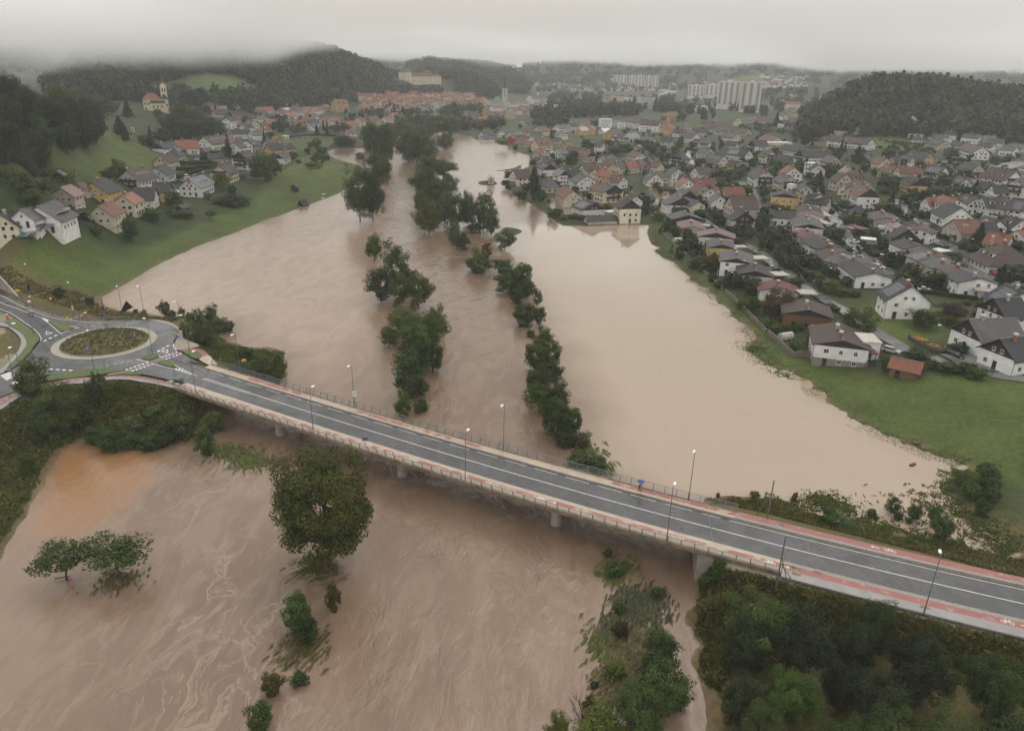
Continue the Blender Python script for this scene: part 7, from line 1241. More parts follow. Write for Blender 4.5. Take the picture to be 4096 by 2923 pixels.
# woods that stand close enough to tell the trees apart
def wood(poly, spacing, hr, wr, zone_, kinds, seed, lim=200, inset=0):
    rg = random.Random(seed); P = zone('D', poly); lo, hi = P.min(0), P.max(0); out = []
    y = lo[1]
    while y < hi[1]:
        x = lo[0] + rg.uniform(0, spacing)
        while x < hi[0]:
            q = np.array([[x + rg.uniform(-.35, .35) * spacing, y + rg.uniform(-.35, .35) * spacing]])
            if sdist(q, P)[0] < 0: out.append(q[0])
            x += spacing
        y += spacing * .9
    rg.shuffle(out)
    for q in out[:lim]:
        sp, sh = CODE[rg.choice(kinds)]; h = rg.uniform(*hr); tree_at((q[0], q[1], ground(*q)), h, h * rg.uniform(*wr), sp, sh, zone_)
wood([(1640, 1470), (1690, 1430), (1800, 1400), (1900, 1420), (2050, 1440), (2150, 1490), (2320, 1560), (2420, 1680), (2420, 1800), (1565, 1800), (1575, 1600)], 6.3, (6.5, 11), (.62, .85), "the foreground thicket", "dddDdwbf", 3, 70)
wood([(-120, 455), (30, 440), (100, 400), (170, 350), (215, 338), (238, 312), (200, 285), (120, 262), (50, 262), (-120, 300)], 10.5, (14, 21), (.55, .72), "the hillside wood", "dddDDcbd", 4, 95)
# woods and tree masses too far to count: one object each
_FT = [crown_arrays('round', 12, 70, .135, 300 + i)[:3] for i in range(4)] + [crown_arrays('conifer', 8, 60, .12, 320)[:3]]
def far_trees(name, label, pts, hr, wr, con=.08, sp='woo', seed=1):
    rng = np.random.default_rng(seed); Vs, Qs, ts, n = [], [], [], 0
    for (x, y) in pts:
        k = 4 if rng.random() < con else int(rng.integers(0, 4)); V, Q, t = _FT[k]; h = rng.uniform(*hr); w = h * rng.uniform(*wr) * (.6 if k == 4 else 1); a = rng.uniform(0, 6.28); ca, sa = math.cos(a), math.sin(a)
        z = ground(x, y); X = V[:, 0] * w; Y = V[:, 1] * w; Vs.append(np.stack([x + X * ca - Y * sa, y + X * sa + Y * ca, z - h * .06 + V[:, 2] * h], 1)); Qs.append(Q + n); ts.append(t + rng.uniform(-.8, .8)); n += len(V)
    me = quads_mesh(name, np.concatenate(Vs), np.concatenate(Qs), [LM_[sp]]); set_tint(me, np.concatenate(ts)); tag(obj(name, me), label=label, kind='stuff')
def hill_points(H, n, seed, thin=0.15):
    rng = np.random.default_rng(seed); out = []; a0, a1 = H['a'].min() - .01, H['a'].max() + .01
    while len(out) < n:
        m = 4000; a = rng.uniform(a0, a1, m); d = rng.uniform(-H['f'], 40, m); Rc = np.interp(a, H['a'], H['R']); zc = np.interp(a, H['a'], H['z'], left=-50, right=-50); u = np.clip(1 + d / H['f'], 0, 1)
        r = Rc + d; x, y = r * np.sin(a), r * np.cos(a); P = np.stack([x, y], 1); ok = (zc > 22) & (u > .14) & ~((np.abs(a + .126) < .045) & (r < 1690))
        for p in HILL_MEADOWS: ok &= near_sdist(P, p, 60) > -2 + rng.uniform(-14, 14, m)
        out += list(map(tuple, P[ok]))
    return out[:n]
far_trees("forest", "dense mixed forest on the hill behind the church", hill_points(HILLS[0], 3800, 1), (9, 22), (.6, .85), .16, seed=2)
far_trees("forest", "broadleaf forest on the castle hill", hill_points(HILLS[1], 900, 2), (11, 17), (.65, .9), .06, seed=3)
far_trees("forest", "dark broadleaf forest on the hill behind the upper terraces", hill_points(HILLS[4], 1900, 3), (8, 20), (.65, .9), .05, seed=4)
far_trees("forest", "hazy forest on the valley ridge", hill_points(HILLS[2], 900, 4), (12, 18), (.8, 1.2), .1, seed=5); far_trees("forest", "hazy forest on the far ridge under the clouds", hill_points(HILLS[3], 1700, 5), (16, 24), (1.0, 1.5), .1, seed=6)
def px_points(boxes, seed):
    rng = np.random.default_rng(seed); out = []
    for c, x0, x1, y0, y1, n in boxes:
        for _ in range(n):
            p = gnd(c, rng.uniform(x0, x1), rng.uniform(y0, y1))
            if ground(p[0], p[1]) > .15 and not any(abs(p[0] - h['x']) < h['L'] * .55 + 2 and abs(p[1] - h['y']) < h['L'] * .5 + 2 for h in HOUSES): out.append((p[0], p[1]))
    return out
far_trees("distant_trees", "trees scattered through the far town and valley floor", px_points([('I', 480, 2270, 240, 350, 260), ('I', 640, 1330, 390, 560, 90), ('I', 880, 1800, 560, 690, 110), ('I', 430, 850, 600, 790, 50), ('I', 1250, 1900, 450, 640, 70), ('I', 2000, 2270, 420, 620, 60), ('a', 0, 300, 640, 790, 40), ('a', 260, 560, 640, 740, 40), ('a', 560, 1100, 590, 690, 80)], 7), (8, 16), (.7, .95), .12, seed=8)
far_trees("distant_trees", "trees between the old town roofs and below the castle", px_points([('G', 540, 800, 290, 395, 30), ('G', 800, 1190, 335, 395, 40), ('G', 90, 800, 570, 700, 30), ('G', 1180, 1700, 560, 640, 30), ('G', 400, 640, 150, 420, 25), ('G', 1640, 2000, 330, 430, 40), ('G', 700, 1450, 640, 800, 60), ('G', 1450, 2000, 690, 860, 35)], 9), (8, 14), (.7, .95), .06, seed=10)
far_trees("distant_trees", "trees dotted between the village houses under the wood", px_points([('F', 60, 900, 440, 640, 55), ('F', 900, 2000, 380, 660, 60), ('F', 400, 2100, 740, 860, 60), ('F', 1300, 2200, 330, 440, 20)], 11), (6, 12), (.7, .95), .12, seed=12)
def garden_points(n, seed):
    rng = np.random.default_rng(seed); out = []; HX = np.array([(h['x'], h['y'], h['L'] * .5 + 2.5) for h in HOUSES])
    while len(out) < n:
        c = rng.choice(['P', 'Q', 'R', 'S', 'T', 'U', 'V', 'S', 'R', 'Q']); p = gnd(c, rng.uniform(0, 2274), rng.uniform(150, 1600))
        if ground(p[0], p[1]) > .3 and np.all((HX[:, 0] - p[0]) ** 2 + (HX[:, 1] - p[1]) ** 2 > HX[:, 2] ** 2) and not on_street(p): out.append((p[0], p[1]))
    return out
# ------------------------------------------------------------------ ground plants, hedges, walls, cars, people, flotsam
def tufts(name, label, pts, size, m, asp=1.6, per=5, seed=1, lean=(0, 0), water=False, lo=.35, zf=None):
    """clumps of upright blades as one mass"""
    rng = np.random.default_rng(seed); P = np.asarray(pts, float); n = len(P) * per; B = np.repeat(P[:, :2], per, 0) + rng.normal(0, size * .55, (n, 2))
    z = np.array([(zf or ground)(x, y) for x, y in P]); z = np.repeat(np.maximum(z, -.05 if water else z), per); h = size * rng.uniform(lo, 1.3, n) * asp; w = size * rng.uniform(.25, .6, n); a = rng.uniform(0, 6.28, n); c, s = np.cos(a) * w, np.sin(a) * w
    tx, ty = rng.normal(lean[0], .6, n) * h, rng.normal(lean[1], .6, n) * h
    V = np.stack([np.stack([B[:, 0] - c, B[:, 1] - s, z - .1], 1), np.stack([B[:, 0] + c, B[:, 1] + s, z - .1], 1), np.stack([B[:, 0] + c * .55 + tx, B[:, 1] + s * .55 + ty, z + h], 1), np.stack([B[:, 0] - c * .55 + tx, B[:, 1] - s * .55 + ty, z + h * .9], 1)], 1).reshape(-1, 3)
    me = quads_mesh(name, V, np.arange(len(V)).reshape(-1, 4), [m]); set_tint(me, np.repeat(rng.uniform(-.5, .7, n), 4)); tag(obj(name, me), label=label, kind='stuff')
def in_poly(P, n, seed, ok=None, soft=0.0):
    rng = np.random.default_rng(seed); P = np.asarray(P)[:, :2]; lo, hi = P.min(0), P.max(0); out = []
    while len(out) < n:
        q = rng.uniform(lo, hi, (6000, 2)); q = q[sdist(q, P) < 0]
        if ok is not None and len(q): q = q[ok(q)]
        if soft: q = q[rng.random(len(q)) < np.clip((fbm(q[:, 0], q[:, 1], 4.5, seed) - .38) * 6, 0.03, 1)]; q = q + rng.normal(0, soft, q.shape)
        out += list(q)
    return np.array(out[:n])
WEED = leaf_mat("tall_weeds", (.085, .080, .022), (.250, .195, .085), .22, 0); WEEDG = leaf_mat("green_weeds", (.068, .090, .016), (.180, .205, .048), .3, 0); WETG = leaf_mat("wet_meadow_grass", (.075, .105, .022), (.150, .185, .055), .15, 0); REED = leaf_mat("flattened_reeds", (.045, .052, .020), (.120, .120, .055), .4, 0)
_emb = near_sdist(np.stack([GX, GY], 1), EMB_L, 40); 
def off_road(q):
    return (sdist(q, EMB_L) > .3) & (sdist(q, EMB_R) > .4) & np.array([ground(*p) > .12 for p in q], bool)
L1 = zone('D', [(-60, 920), (60, 890), (140, 860), (260, 850), (370, 855), (420, 880), (450, 905), (425, 965), (345, 990), (250, 990), (200, 975), (140, 985), (100, 1080), (40, 1190), (-60, 1320)])
L2 = zone('D', [(400, 770), (500, 735), (560, 765), (630, 800), (625, 850), (560, 835), (480, 805), (440, 780)]); L3 = zone('D', [(20, 590), (60, 620), (160, 645), (230, 665), (240, 690), (340, 700), (400, 706), (390, 715), (300, 712), (200, 698), (100, 665), (20, 640), (-40, 610)])
R1 = zone('D', [(1560, 1260), (1640, 1265), (1750, 1290), (1950, 1345), (2300, 1420), (2300, 1560), (2100, 1470), (1900, 1420), (1780, 1400), (1660, 1440), (1570, 1560), (1555, 1400)]); R2 = zone('D', [(1560, 1102), (1640, 1100), (1720, 1115), (1850, 1150), (2000, 1180), (2150, 1216), (2290, 1240), (2290, 1300), (2100, 1240), (1900, 1190), (1700, 1140), (1600, 1118)])
for nm, P, n, sz, m, sd in (("weeds", L1, 6500, .55, WEED, 1), ("weeds", L1, 2600, .7, WEEDG, 2), ("weeds", L2, 1500, .5, WEEDG, 3), ("weeds", L3, 1500, .45, WEED, 4), ("weeds", R1, 5200, .55, WEED, 5), ("weeds", R1, 2200, .6, WEEDG, 6), ("weeds", R2, 3200, .42, WEED, 7), ("weeds", R2, 1300, .42, WEEDG, 8)):
    tufts(nm, "rough weeds and tall grass on the road embankment", in_poly(P, n, sd, off_road), sz, m, .8, 5, sd)
tufts("island_grass", "rough grass on the round traffic island", [(RC[0] + r * math.cos(a), RC[1] + r * math.sin(a)) for r, a in zip(np.sqrt(RNG.uniform(0, 92, 900)), RNG.uniform(0, 6.28, 900))], .3, WEED, 1.0, 4, 9, zf=lambda x, y: DECK + .2 + 1.7 * max(0, 1 - (math.hypot(x - RC[0], y - RC[1]) / 10.05) ** 2.2))
# half drowned meadow grass along the flood edges
def shore_grass(seg, n, spread, seed, name_label, size=.17, bias=.0):
    rng = np.random.default_rng(seed); P = smooth_poly(ctr('D', seg), False, 8); out = []
    while len(out) < n:
        i = rng.integers(0, len(P) - 1); p = P[i] + (P[i + 1] - P[i]) * rng.random(); d = P[i + 1] - P[i]; d /= max(np.linalg.norm(d), 1e-6); o = rng.normal(bias, spread); q = p + np.array([d[1], -d[0]]) * o
        if fbm(q[0], q[1], 5, 77) > .44 + abs(o) / spread * .05 and ground(*q) > -.35: out.append(q)
    tufts("drowned_grass", name_label, out, size, WETG, .7, 3, seed, water=True)
shore_grass([(1445, 540), (1498, 592), (1553, 634), (1600, 672), (1645, 713), (1675, 750)], 2600, 2.6, 21, "half drowned grass along the wall meadow")
shore_grass([(1672, 770), (1690, 806), (1722, 828), (1760, 833), (1823, 877), (1925, 945), (2045, 997), (2130, 1037)], 4200, 2.8, 22, "half drowned grass along the flood edge")
tufts("drowned_grass", "patch of drowned grass where the water covers the meadow corner", in_poly(ctr('D', [(1640, 760), (1680, 755), (1720, 800), (1760, 835), (1720, 832), (1670, 800)]), 900, 23, None, 1.6), .2, WETG, 1.0, 3, 23, water=True)
shore_grass([(2131, 1045), (2120, 1080), (2140, 1140), (2200, 1200), (2250, 1230)], 1600, 2.5, 24, "weeds standing in the shallow water at the verge", .35); shore_grass([(1700, 1112), (1800, 1135), (1925, 1166), (2045, 1197), (2148, 1218)], 1500, 1.6, 25, "weeds standing in the shallow water below the road", .35)
tufts("drowned_grass", "matted green plants lying in the shallow flood by the verge", in_poly(ctr('C', [(830, 90), (950, 100), (1060, 85), (1180, 100), (1250, 160), (1200, 210), (1080, 190), (900, 150)]), 700, 26, None, 1.0), .38, WEEDG, .7, 4, 26, water=True)
tufts("drowned_grass", "scattered weeds in the pale shallows by the verge", in_poly(ctr('D', [(1950, 1100), (2080, 1090), (2150, 1170), (2230, 1210), (2100, 1190), (1990, 1160)]), 200, 27, None, 1.5), .4, WEED, 1.0, 4, 27, water=True)
# streamlined reeds and brush pressed down by the current
def strands(label, c, pts, n, L, seed, m=REED, dirn=(-.45, -.9), sc=.5):
    rng = np.random.default_rng(seed); Q = in_poly(ctr(c, pts), int(n * .62), seed, None, 1.3); n = len(Q); a = math.atan2(dirn[1], dirn[0]) + rng.normal(0, .22, n); l = L * rng.uniform(.4, 1.2, n); w = .09 * sc * 2 * rng.uniform(.5, 1.2, n); dx, dy = np.cos(a), np.sin(a); z = rng.uniform(.02, .35, n)
    V = np.stack([np.stack([Q[:, 0] - dy * w, Q[:, 1] + dx * w, z * .3], 1), np.stack([Q[:, 0] + dy * w, Q[:, 1] - dx * w, z * .3 + .02], 1), np.stack([Q[:, 0] + dx * l * .5 + dy * w * 1.6, Q[:, 1] + dy * l * .5 - dx * w * 1.6, z + .1], 1), np.stack([Q[:, 0] + dx * l * .5 - dy * w * 1.6, Q[:, 1] + dy * l * .5 + dx * w * 1.6, z + .12], 1), np.stack([Q[:, 0] + dx * l + dy * w * .4, Q[:, 1] + dy * l - dx * w * .4, z * .1], 1), np.stack([Q[:, 0] + dx * l - dy * w * .4, Q[:, 1] + dy * l + dx * w * .4, z * .1], 1)], 1).reshape(-1, 3)
    k = np.arange(n) * 6; me = quads_mesh("flood_brush", V, np.concatenate([np.stack([k, k + 1, k + 2, k + 3], 1), np.stack([k + 3, k + 2, k + 4, k + 5], 1)]), [m]); set_tint(me, np.repeat(rng.uniform(-.5, .6, n), 6)); tag(obj("flood_brush", me), label=label, kind='stuff')
O_ = 'O'
strands("reeds combed flat by the current beside the right bank", O_, [(1850, 690), (2040, 680), (2110, 780), (2080, 900), (2060, 1000), (1830, 980), (1780, 950), (1860, 830)], 1500, 2.0, 31)
strands("dense drift of brown brush caught against the trees", O_, [(1800, 960), (2050, 960), (2040, 1100), (1950, 1350), (1800, 1420), (1760, 1300), (1830, 1150)], 2600, 1.6, 32, WEED); strands("green brush in the water off the right bank", O_, [(1760, 570), (1880, 530), (1850, 620), (1780, 650)], 300, 1.6, 33, WEEDG); strands("small drift of bent willow by the foreground trees", O_, [(1680, 990), (1740, 1000), (1800, 1100), (1720, 1090)], 300, 1.6, 34, WEEDG)
strands("bent willow branches trailing in the flood near the left abutment", 'J', [(1380, 1330), (1460, 1340), (1620, 1340), (1720, 1380), (1740, 1470), (1640, 1490), (1560, 1440), (1460, 1400)], 700, 2.2, 35, WEEDG, (.3, -.95)); strands("drift of dark twigs by the left abutment", 'J', [(1780, 1410), (1880, 1400), (1880, 1480), (1800, 1470)], 160, 1.6, 36, WEED, (.3, -.95)); strands("flattened reeds at the end of the hedge row", 'Z', [(1510, 1400), (1650, 1330), (1780, 1500), (1760, 1560), (1560, 1500)], 700, 2.2, 37, WEEDG, (.3, -.9)); strands("drift of torn branches below the big tree", 'L', [(1890, 930), (2060, 960), (2110, 1050), (2000, 1150), (1920, 1210), (1880, 1180)], 420, 1.4, 38, WEED); strands("drift of twigs round the apple tree trunk", 'L', [(690, 600), (840, 590), (860, 640), (780, 665), (690, 650)], 260, 1.2, 39, WEED, (.2, -.9)); strands("fallen branches by the big tree foot", 'L', [(1900, 520), (2180, 540), (2230, 570), (2020, 600)], 260, 1.6, 40, WEED, (-.8, -.5))
# bare tree and its bark-brown branches
def bare_tree(c, x, yb, yt, label):
    p = gnd(c, x, yb); r = math.hypot(p[0], p[1]); h = at_r(c, x, yt, r)[2] - p[2]; rg = random.Random(4); b = MB()
    def grow(q, d, l, rad, k):
        e = q + d * l; b.bar(q, e, rad, 5, 0, rad * .65)
        if k: [grow(q + d * l * rg.uniform(.5, 1), (d + Vector((rg.uniform(-.7, .7), rg.uniform(-.7, .7), rg.uniform(-.1, .4)))).normalized(), l * .68, rad * .6, k - 1) for _ in range(3)]
    e = empty("bare_tree", p, 0, label, "tree"); grow(Vector((0, 0, -.3)), Vector((0, .05, 1)).normalized(), h * .45, .09, 3); b.build("branches", [BARK], e)
bare_tree('O', 1590, 1640, 1340, "leafless bare branched tree in the flood at the bottom edge")
LOG = mat("wet_drift_timber", (.06, .038, .026), .6, .3, 3.0); PINKP = mat("pink_plastic_pipe", (.35, .05, .12), .4, .1)
for c, x0, y0, x1, y1, rr_, m, w, nm in (('L', 355, 635, 450, 618, .10, LOG, "brown beam caught across the left apple tree", "drift_beam"), ('L', 455, 615, 472, 695, .10, PINKP, "pink pipe hanging from the left apple tree", "plastic_pipe"), ('L', 655, 600, 845, 565, .09, LOG, "long board wedged across the right apple tree", "drift_beam"), ('L', 790, 590, 850, 605, .08, LOG, "short board stuck in the right apple tree drift", "drift_beam"), ('L', 1850, 665, 2020, 545, .10, LOG, "thin trunk drifting off the big round tree", "drift_beam"), ('C', 1540, 325, 1650, 305, .12, LOG, "log lying in the shallows by the verge shrubs", "drift_beam"), ('O', 1890, 960, 1875, 1150, .10, LOG, "long pale trunk lying on the brush drift", "drift_beam"), ('O', 1975, 1010, 1985, 1060, .07, LOG, "short pale trunk on the brush drift", "drift_beam"), ('J', 1250, 1275, 1280, 1260, .2, LOG, "brown debris heap on the left bank by the shrubs", "drift_beam"), ('P', 420, 770, 450, 640, .12, LOG, "leaning pole standing in the far flood channel", "drift_beam")):
    a, b_ = at_z(c, x0, y0, .35), at_z(c, x1, y1, .3); e = empty(nm, a, 0, w, "debris"); MB().bar((0, 0, 0), b_ - a, rr_, 6, 0, rr_ * .7).build("shaft", [m], e)
for c, x, y, w, s in (('Y', 1580, 1320, "dark box floating at the right flood edge", 1.0), ('Y', 1550, 1462, "small brown box floating in the right flood", .8), ('C', 783, 120, "grey stump post standing in the verge shallows", .5), ('P', 280, 562, "dark log floating in the far flood", .7), ('E', 1195, 1208, "white board stranded on the left meadow", .9), ('E', 1180, 1268, "white plank at the left waterline", .8)):
    p = gnd(c, x, y); e = empty("flotsam_box", p, .6, w, "debris"); MB().box(-s, s, -s * .35, s * .35, -.1, .3 if s > .5 else 1.4).build("body", [LAMPW if 'white' in w else LOG], e)
# garden wall along the flooded meadow, hedges, fences
STONE = mat("rough_garden_wall", (.15, .13, .105), .85, .35, 1.2, bump=.5, bscale=4)
def wall_run(c, pts, h, t, name, label, cat, m, part, every=None):
    P = np.array([gnd(c, x, y) for x, y in pts]); o = P[0]; e = empty(name, o, 0, label, cat); P = np.array([np.append(q, max(ground(*q), 0)) for q in smooth_poly(P, False, 4)])
    for i in range(len(P) - 1):
        a, b_ = P[i] - o, P[i + 1] - o; d = b_ - a; q = np.array([-d[1], d[0], 0]); q = q / max(np.linalg.norm(q), 1e-6) * t / 2; U = np.array([0, 0, h]); D = np.array([0, 0, -.6]); hh = U * random.uniform(.92, 1.08)
        MB().add([a - q + D, b_ - q + D, b_ + q + D, a + q + D, a - q + hh, b_ - q + hh, b_ + q + hh, a + q + hh], [(0, 1, 5, 4), (1, 2, 6, 5), (2, 3, 7, 6), (3, 0, 4, 7), (4, 5, 6, 7)]).build(part, [m], e)
wall_run('T', [(0, 690), (130, 815), (270, 935), (500, 1155), (640, 1275), (760, 1390), (1010, 1630)], 1.3, .4, "garden_wall", "long brown garden wall between bungalow gardens and flooded meadow", "wall", STONE, "wall_section")
wall_run('W', [(0, 200), (150, 330), (300, 475), (450, 630), (620, 810)], 1.4, .4, "garden_wall", "brown garden wall above the drowned grass corner", "wall", STONE, "wall_section"); wall_run('W', [(640, 815), (800, 950), (1000, 1135), (1200, 1155), (1450, 1185), (1800, 1240), (2150, 1315)], 1.4, .4, "garden_wall", "pale garden wall turning the corner below the brown roofed house", "wall", STONE, "wall_section")
wall_run('X', [(515, 890), (650, 975), (800, 1040), (940, 1110), (1200, 1085)], 1.2, .4, "garden_wall", "dark stone wall edging the flower garden by the lane", "wall", mat("dark_stone_wall", (.07, .065, .058), .85, .3, 2.0, bump=.5), "wall_section"); wall_run('E', [(510, 825), (590, 770), (680, 720), (670, 700)], 1.5, .4, "garden_wall", "grey garden wall below the house with the red awning", "wall", STONE, "wall_section"); wall_run('Q', [(1240, 1550), (1500, 1700)], 1.2, .3, "wooden_fence", "dark board fence beside the bungalow lane", "fence", TIMBER, "fence_panel")
wall_run('E', [(630, 292), (830, 270), (1050, 255), (1250, 262), (1400, 270)], 1.6, .3, "pitch_fence", "long dark fence behind the football pitch", "fence", TIMBER, "fence_panel"); wall_run('E', [(1250, 490), (1330, 420), (1400, 360)], 1.6, .3, "pitch_wall", "brown wall beside the flooded football pitch", "wall", STONE, "wall_section"); wall_run('E', [(-20, 345), (60, 335), (185, 320)], 2.2, .3, "painted_fence", "blue and yellow painted fence by the football pitch", "fence", mat("blue_fence_boards", (.18, .34, .42), .6, .1), "fence_panel"); wall_run('E', [(360, 318), (470, 300)], 2.2, .3, "painted_fence", "orange painted fence by the football pitch", "fence", mat("orange_fence_boards", (.50, .26, .07), .6, .1), "fence_panel")
HEDGE = leaf_mat("clipped_hedge", (.018, .036, .009), (.050, .080, .020), .5, .2)
def hedge(c, pts, h, t, label):
    P = smooth_poly(np.array([gnd(c, x, y) for x, y in pts]), False, 5); o = gnd(c, *pts[0]); e = empty("hedge", o, 0, label, "hedge"); rng = np.random.default_rng(len(HED)); HED.append(e); b = MB(); Q = []
    for i in range(len(P) - 1):
        a, b_ = P[i], P[i + 1]; d = b_ - a; L = np.linalg.norm(d); u = d / max(L, 1e-6); q = np.array([-u[1], u[0]]) * t / 2; za, zb = ground(*a) - o[2], ground(*b_) - o[2]
        T = lambda p, z: (p[0] - o[0], p[1] - o[1], z)
        b.add([T(a - q, za - .3), T(b_ - q, zb - .3), T(b_ + q, zb - .3), T(a + q, za - .3), T(a - q, za + h * .93), T(b_ - q, zb + h * .93), T(b_ + q, zb + h * .93), T(a + q, za + h * .93)], [(0, 1, 5, 4), (1, 2, 6, 5), (2, 3, 7, 6), (3, 0, 4, 7), (4, 5, 6, 7)])
        n = int(L * 26)
        for _ in range(n): Q.append((*(a + d * rng.random() + q * rng.uniform(-1.08, 1.08) - o[:2]), za + (zb - za) * .5 + h * (rng.uniform(.3, 1.03) if rng.random() < .5 else rng.uniform(.92, 1.06))))
    b.build("hedge_body", [HEDGE], e); Q = np.array(Q); N = np.stack([rng.normal(0, .6, len(Q)), rng.normal(0, .6, len(Q)), np.full(len(Q), .8)], 1); V = leaf_quads(Q, N, .17, rng); me = quads_mesh("hedge_leaves", V, np.arange(len(V)).reshape(-1, 4), [HEDGE]); set_tint(me, np.repeat(rng.uniform(-.3, .4, len(Q)), 4)); obj("hedge_leaves", me, e)
HED = []
for c, pts, h, t, w in (('B', [(880, 725), (1150, 730), (1400, 705)], 2.4, 2, "upper clipped hedge of the hamlet garden terraces"), ('B', [(1140, 640), (1350, 650), (1590, 660)], 2.6, 2.2, "tall clipped hedge above the hamlet garden with purple bush"), ('B', [(840, 815), (1050, 820), (1200, 800)], 1.8, 1.6, "second clipped hedge of the hamlet garden terraces"), ('B', [(1000, 865), (1180, 870), (1260, 820)], 2, 1.6, "curved hedge at the hamlet lane"), ('B', [(780, 945), (950, 945), (1080, 890)], 2, 1.6, "hedge beside the white van"), ('B', [(980, 610), (960, 545)], 2.4, 3, "short tall hedge beside the pale grey house"), ('B', [(1200, 790), (1330, 800), (1480, 735)], 2.2, 1.8, "hedge running down to the hamlet junction"),
    ('U', [(1400, 900), (1470, 980), (1560, 1060), (1640, 1095)], 1.6, 2.0, "bright clipped hedge along the wet bungalow street"), ('U', [(1630, 1080), (1760, 1075), (1890, 1085)], 1.6, 1.6, "clipped hedge behind the white and red minibus"), ('U', [(880, 215), (980, 300), (1050, 380)], 1.4, 1.6, "hedge on the far side of the bungalow street"), ('U', [(20, 1090), (80, 1160), (170, 1200)], 1.5, 1.8, "rounded hedge above the lane steps"), ('U', [(160, 1190), (260, 1240), (380, 1290), (520, 1390)], 1.5, 1.8, "lumpy conifer hedge above the waterside lane"), ('U', [(1820, 1190), (1960, 1280)], 1.3, 1.6, "low hedge beside the cypress"), ('U', [(860, 320), (940, 390), (870, 400)], 1.3, 1.6, "square hedge at the cream gabled house"),
    ('V', [(765, 620), (850, 730), (980, 790), (1110, 815)], 1.6, 2.2, "curved clipped hedge round the red roofed house"), ('V', [(540, 420), (680, 415), (820, 395)], 2, 2, "hedge above the street crossing"), ('V', [(430, 280), (520, 390), (600, 470)], 1.8, 2.4, "hedge along the street slope"), ('V', [(280, 180), (420, 180), (560, 170)], 1.6, 2, "hedge behind the parked silver cars"), ('V', [(500, 1530), (700, 1590), (900, 1640)], 1.2, 1.5, "low hedge below the street garden"),
    ('X', [(660, 90), (860, 150), (1100, 190), (1310, 230)], 1.3, 1.6, "upper hedge below the white street house"), ('X', [(690, 200), (900, 215), (1130, 255), (1400, 290), (1560, 310)], 1.3, 1.6, "lower hedge behind the lawn with apple trees"), ('T', [(1090, 640), (1180, 700), (1320, 770), (1480, 790)], 1.8, 1.8, "bright hedge below the black roofed chalet"), ('T', [(745, 1350), (930, 1340), (1150, 1340)], 1.2, 1.4, "low hedge behind the small goal"), ('T', [(1790, 1320), (1940, 1320)], 1.2, 1.2, "low square hedge beside the parked silver car"), ('T', [(1900, 1090), (1990, 1180), (2100, 1190), (2210, 1250)], 1.5, 1.7, "hedge above the waterside lane"),
    ('S', [(300, 700), (500, 720), (720, 745)], 1.4, 2, "long dark hedge by the upper meadow"), ('S', [(1000, 955), (1180, 985), (1380, 1010)], 1.5, 1.6, "clipped hedge along the upper road"), ('S', [(970, 915), (1240, 905)], 1.3, 1.5, "second hedge on the upper road bank"), ('S', [(60, 530), (240, 560), (410, 560)], 1.5, 2, "dark hedge round the modern white house"), ('S', [(1740, 1030), (1880, 1015), (2040, 1000)], 1.4, 1.5, "hedge beside the upper car park"), ('Q', [(1010, 480), (1100, 500), (1200, 520)], 1.6, 1.8, "hedge at the bend of the wet lane"), ('W', [(1570, 420), (1690, 490)], 1.4, 2, "square hedge beside the waterside lane"), ('R', [(1620, 590), (1880, 600)], 1.6, 2, "dark hedge below the white cube house")): hedge(c, pts, h, t, w)
# vegetable plots and garden scrub too mixed to count
tufts("garden_plants", "vegetable and flower beds of the hamlet slope", np.concatenate([[gnd('E', x, y)[:2] for x, y in zip(RNG.uniform(930, 1180, 160), RNG.uniform(690, 810, 160))], [gnd('A', x, y)[:2] for x, y in zip(RNG.uniform(400, 1200, 300), RNG.uniform(480, 720, 300))], [gnd('B', x, y)[:2] for x, y in zip(RNG.uniform(860, 1350, 200), RNG.uniform(720, 880, 200))]]), .55, WEEDG, 1.2, 4, 51)
tufts("garden_plants", "garden beds and scrub between the waterside bungalows", np.array([gnd('W', x, y)[:2] for x, y in zip(RNG.uniform(120, 1250, 500), RNG.uniform(180, 1080, 500)) if x > 120 + (y - 200) * .95]), .45, WEEDG, 1.2, 4, 52)
def garden_scrub():
    pts = garden_points(900, 61); far_trees("garden_scrub", "small fruit trees and scrub filling the gardens of the town", [p for p in pts if math.hypot(*p) > 190], (2.2, 5.5), (.9, 1.3), .04, seed=62)
garden_scrub()
YELF = mat("orange_flower_bed", (.55, .25, .02), .7, .4, 4.0); 
for c, x, y in (('X', 720, 925), ('X', 890, 1010), ('X', 620, 885), ('X', 710, 40)):
    p = gnd(c, x, y); rng = np.random.default_rng(int(x)); q = np.stack([rng.normal(0, 1.1, 120), rng.normal(0, .5, 120), rng.uniform(.2, .7, 120)], 1); e = empty("flower_bed", p, -.5, {720: "orange flower bed on the dark stone wall", 890: "orange flower bed near the lamp post wall", 620: "small yellow flower patch at the stone wall corner", 710: "orange flowers in the garden above the white car"}[x], "flowers"); V = leaf_quads(q, np.tile([0, 0, 1.], (120, 1)), .16, rng); obj("blossoms", quads_mesh("blossoms", V, np.arange(len(V)).reshape(-1, 4), [YELF]), e)
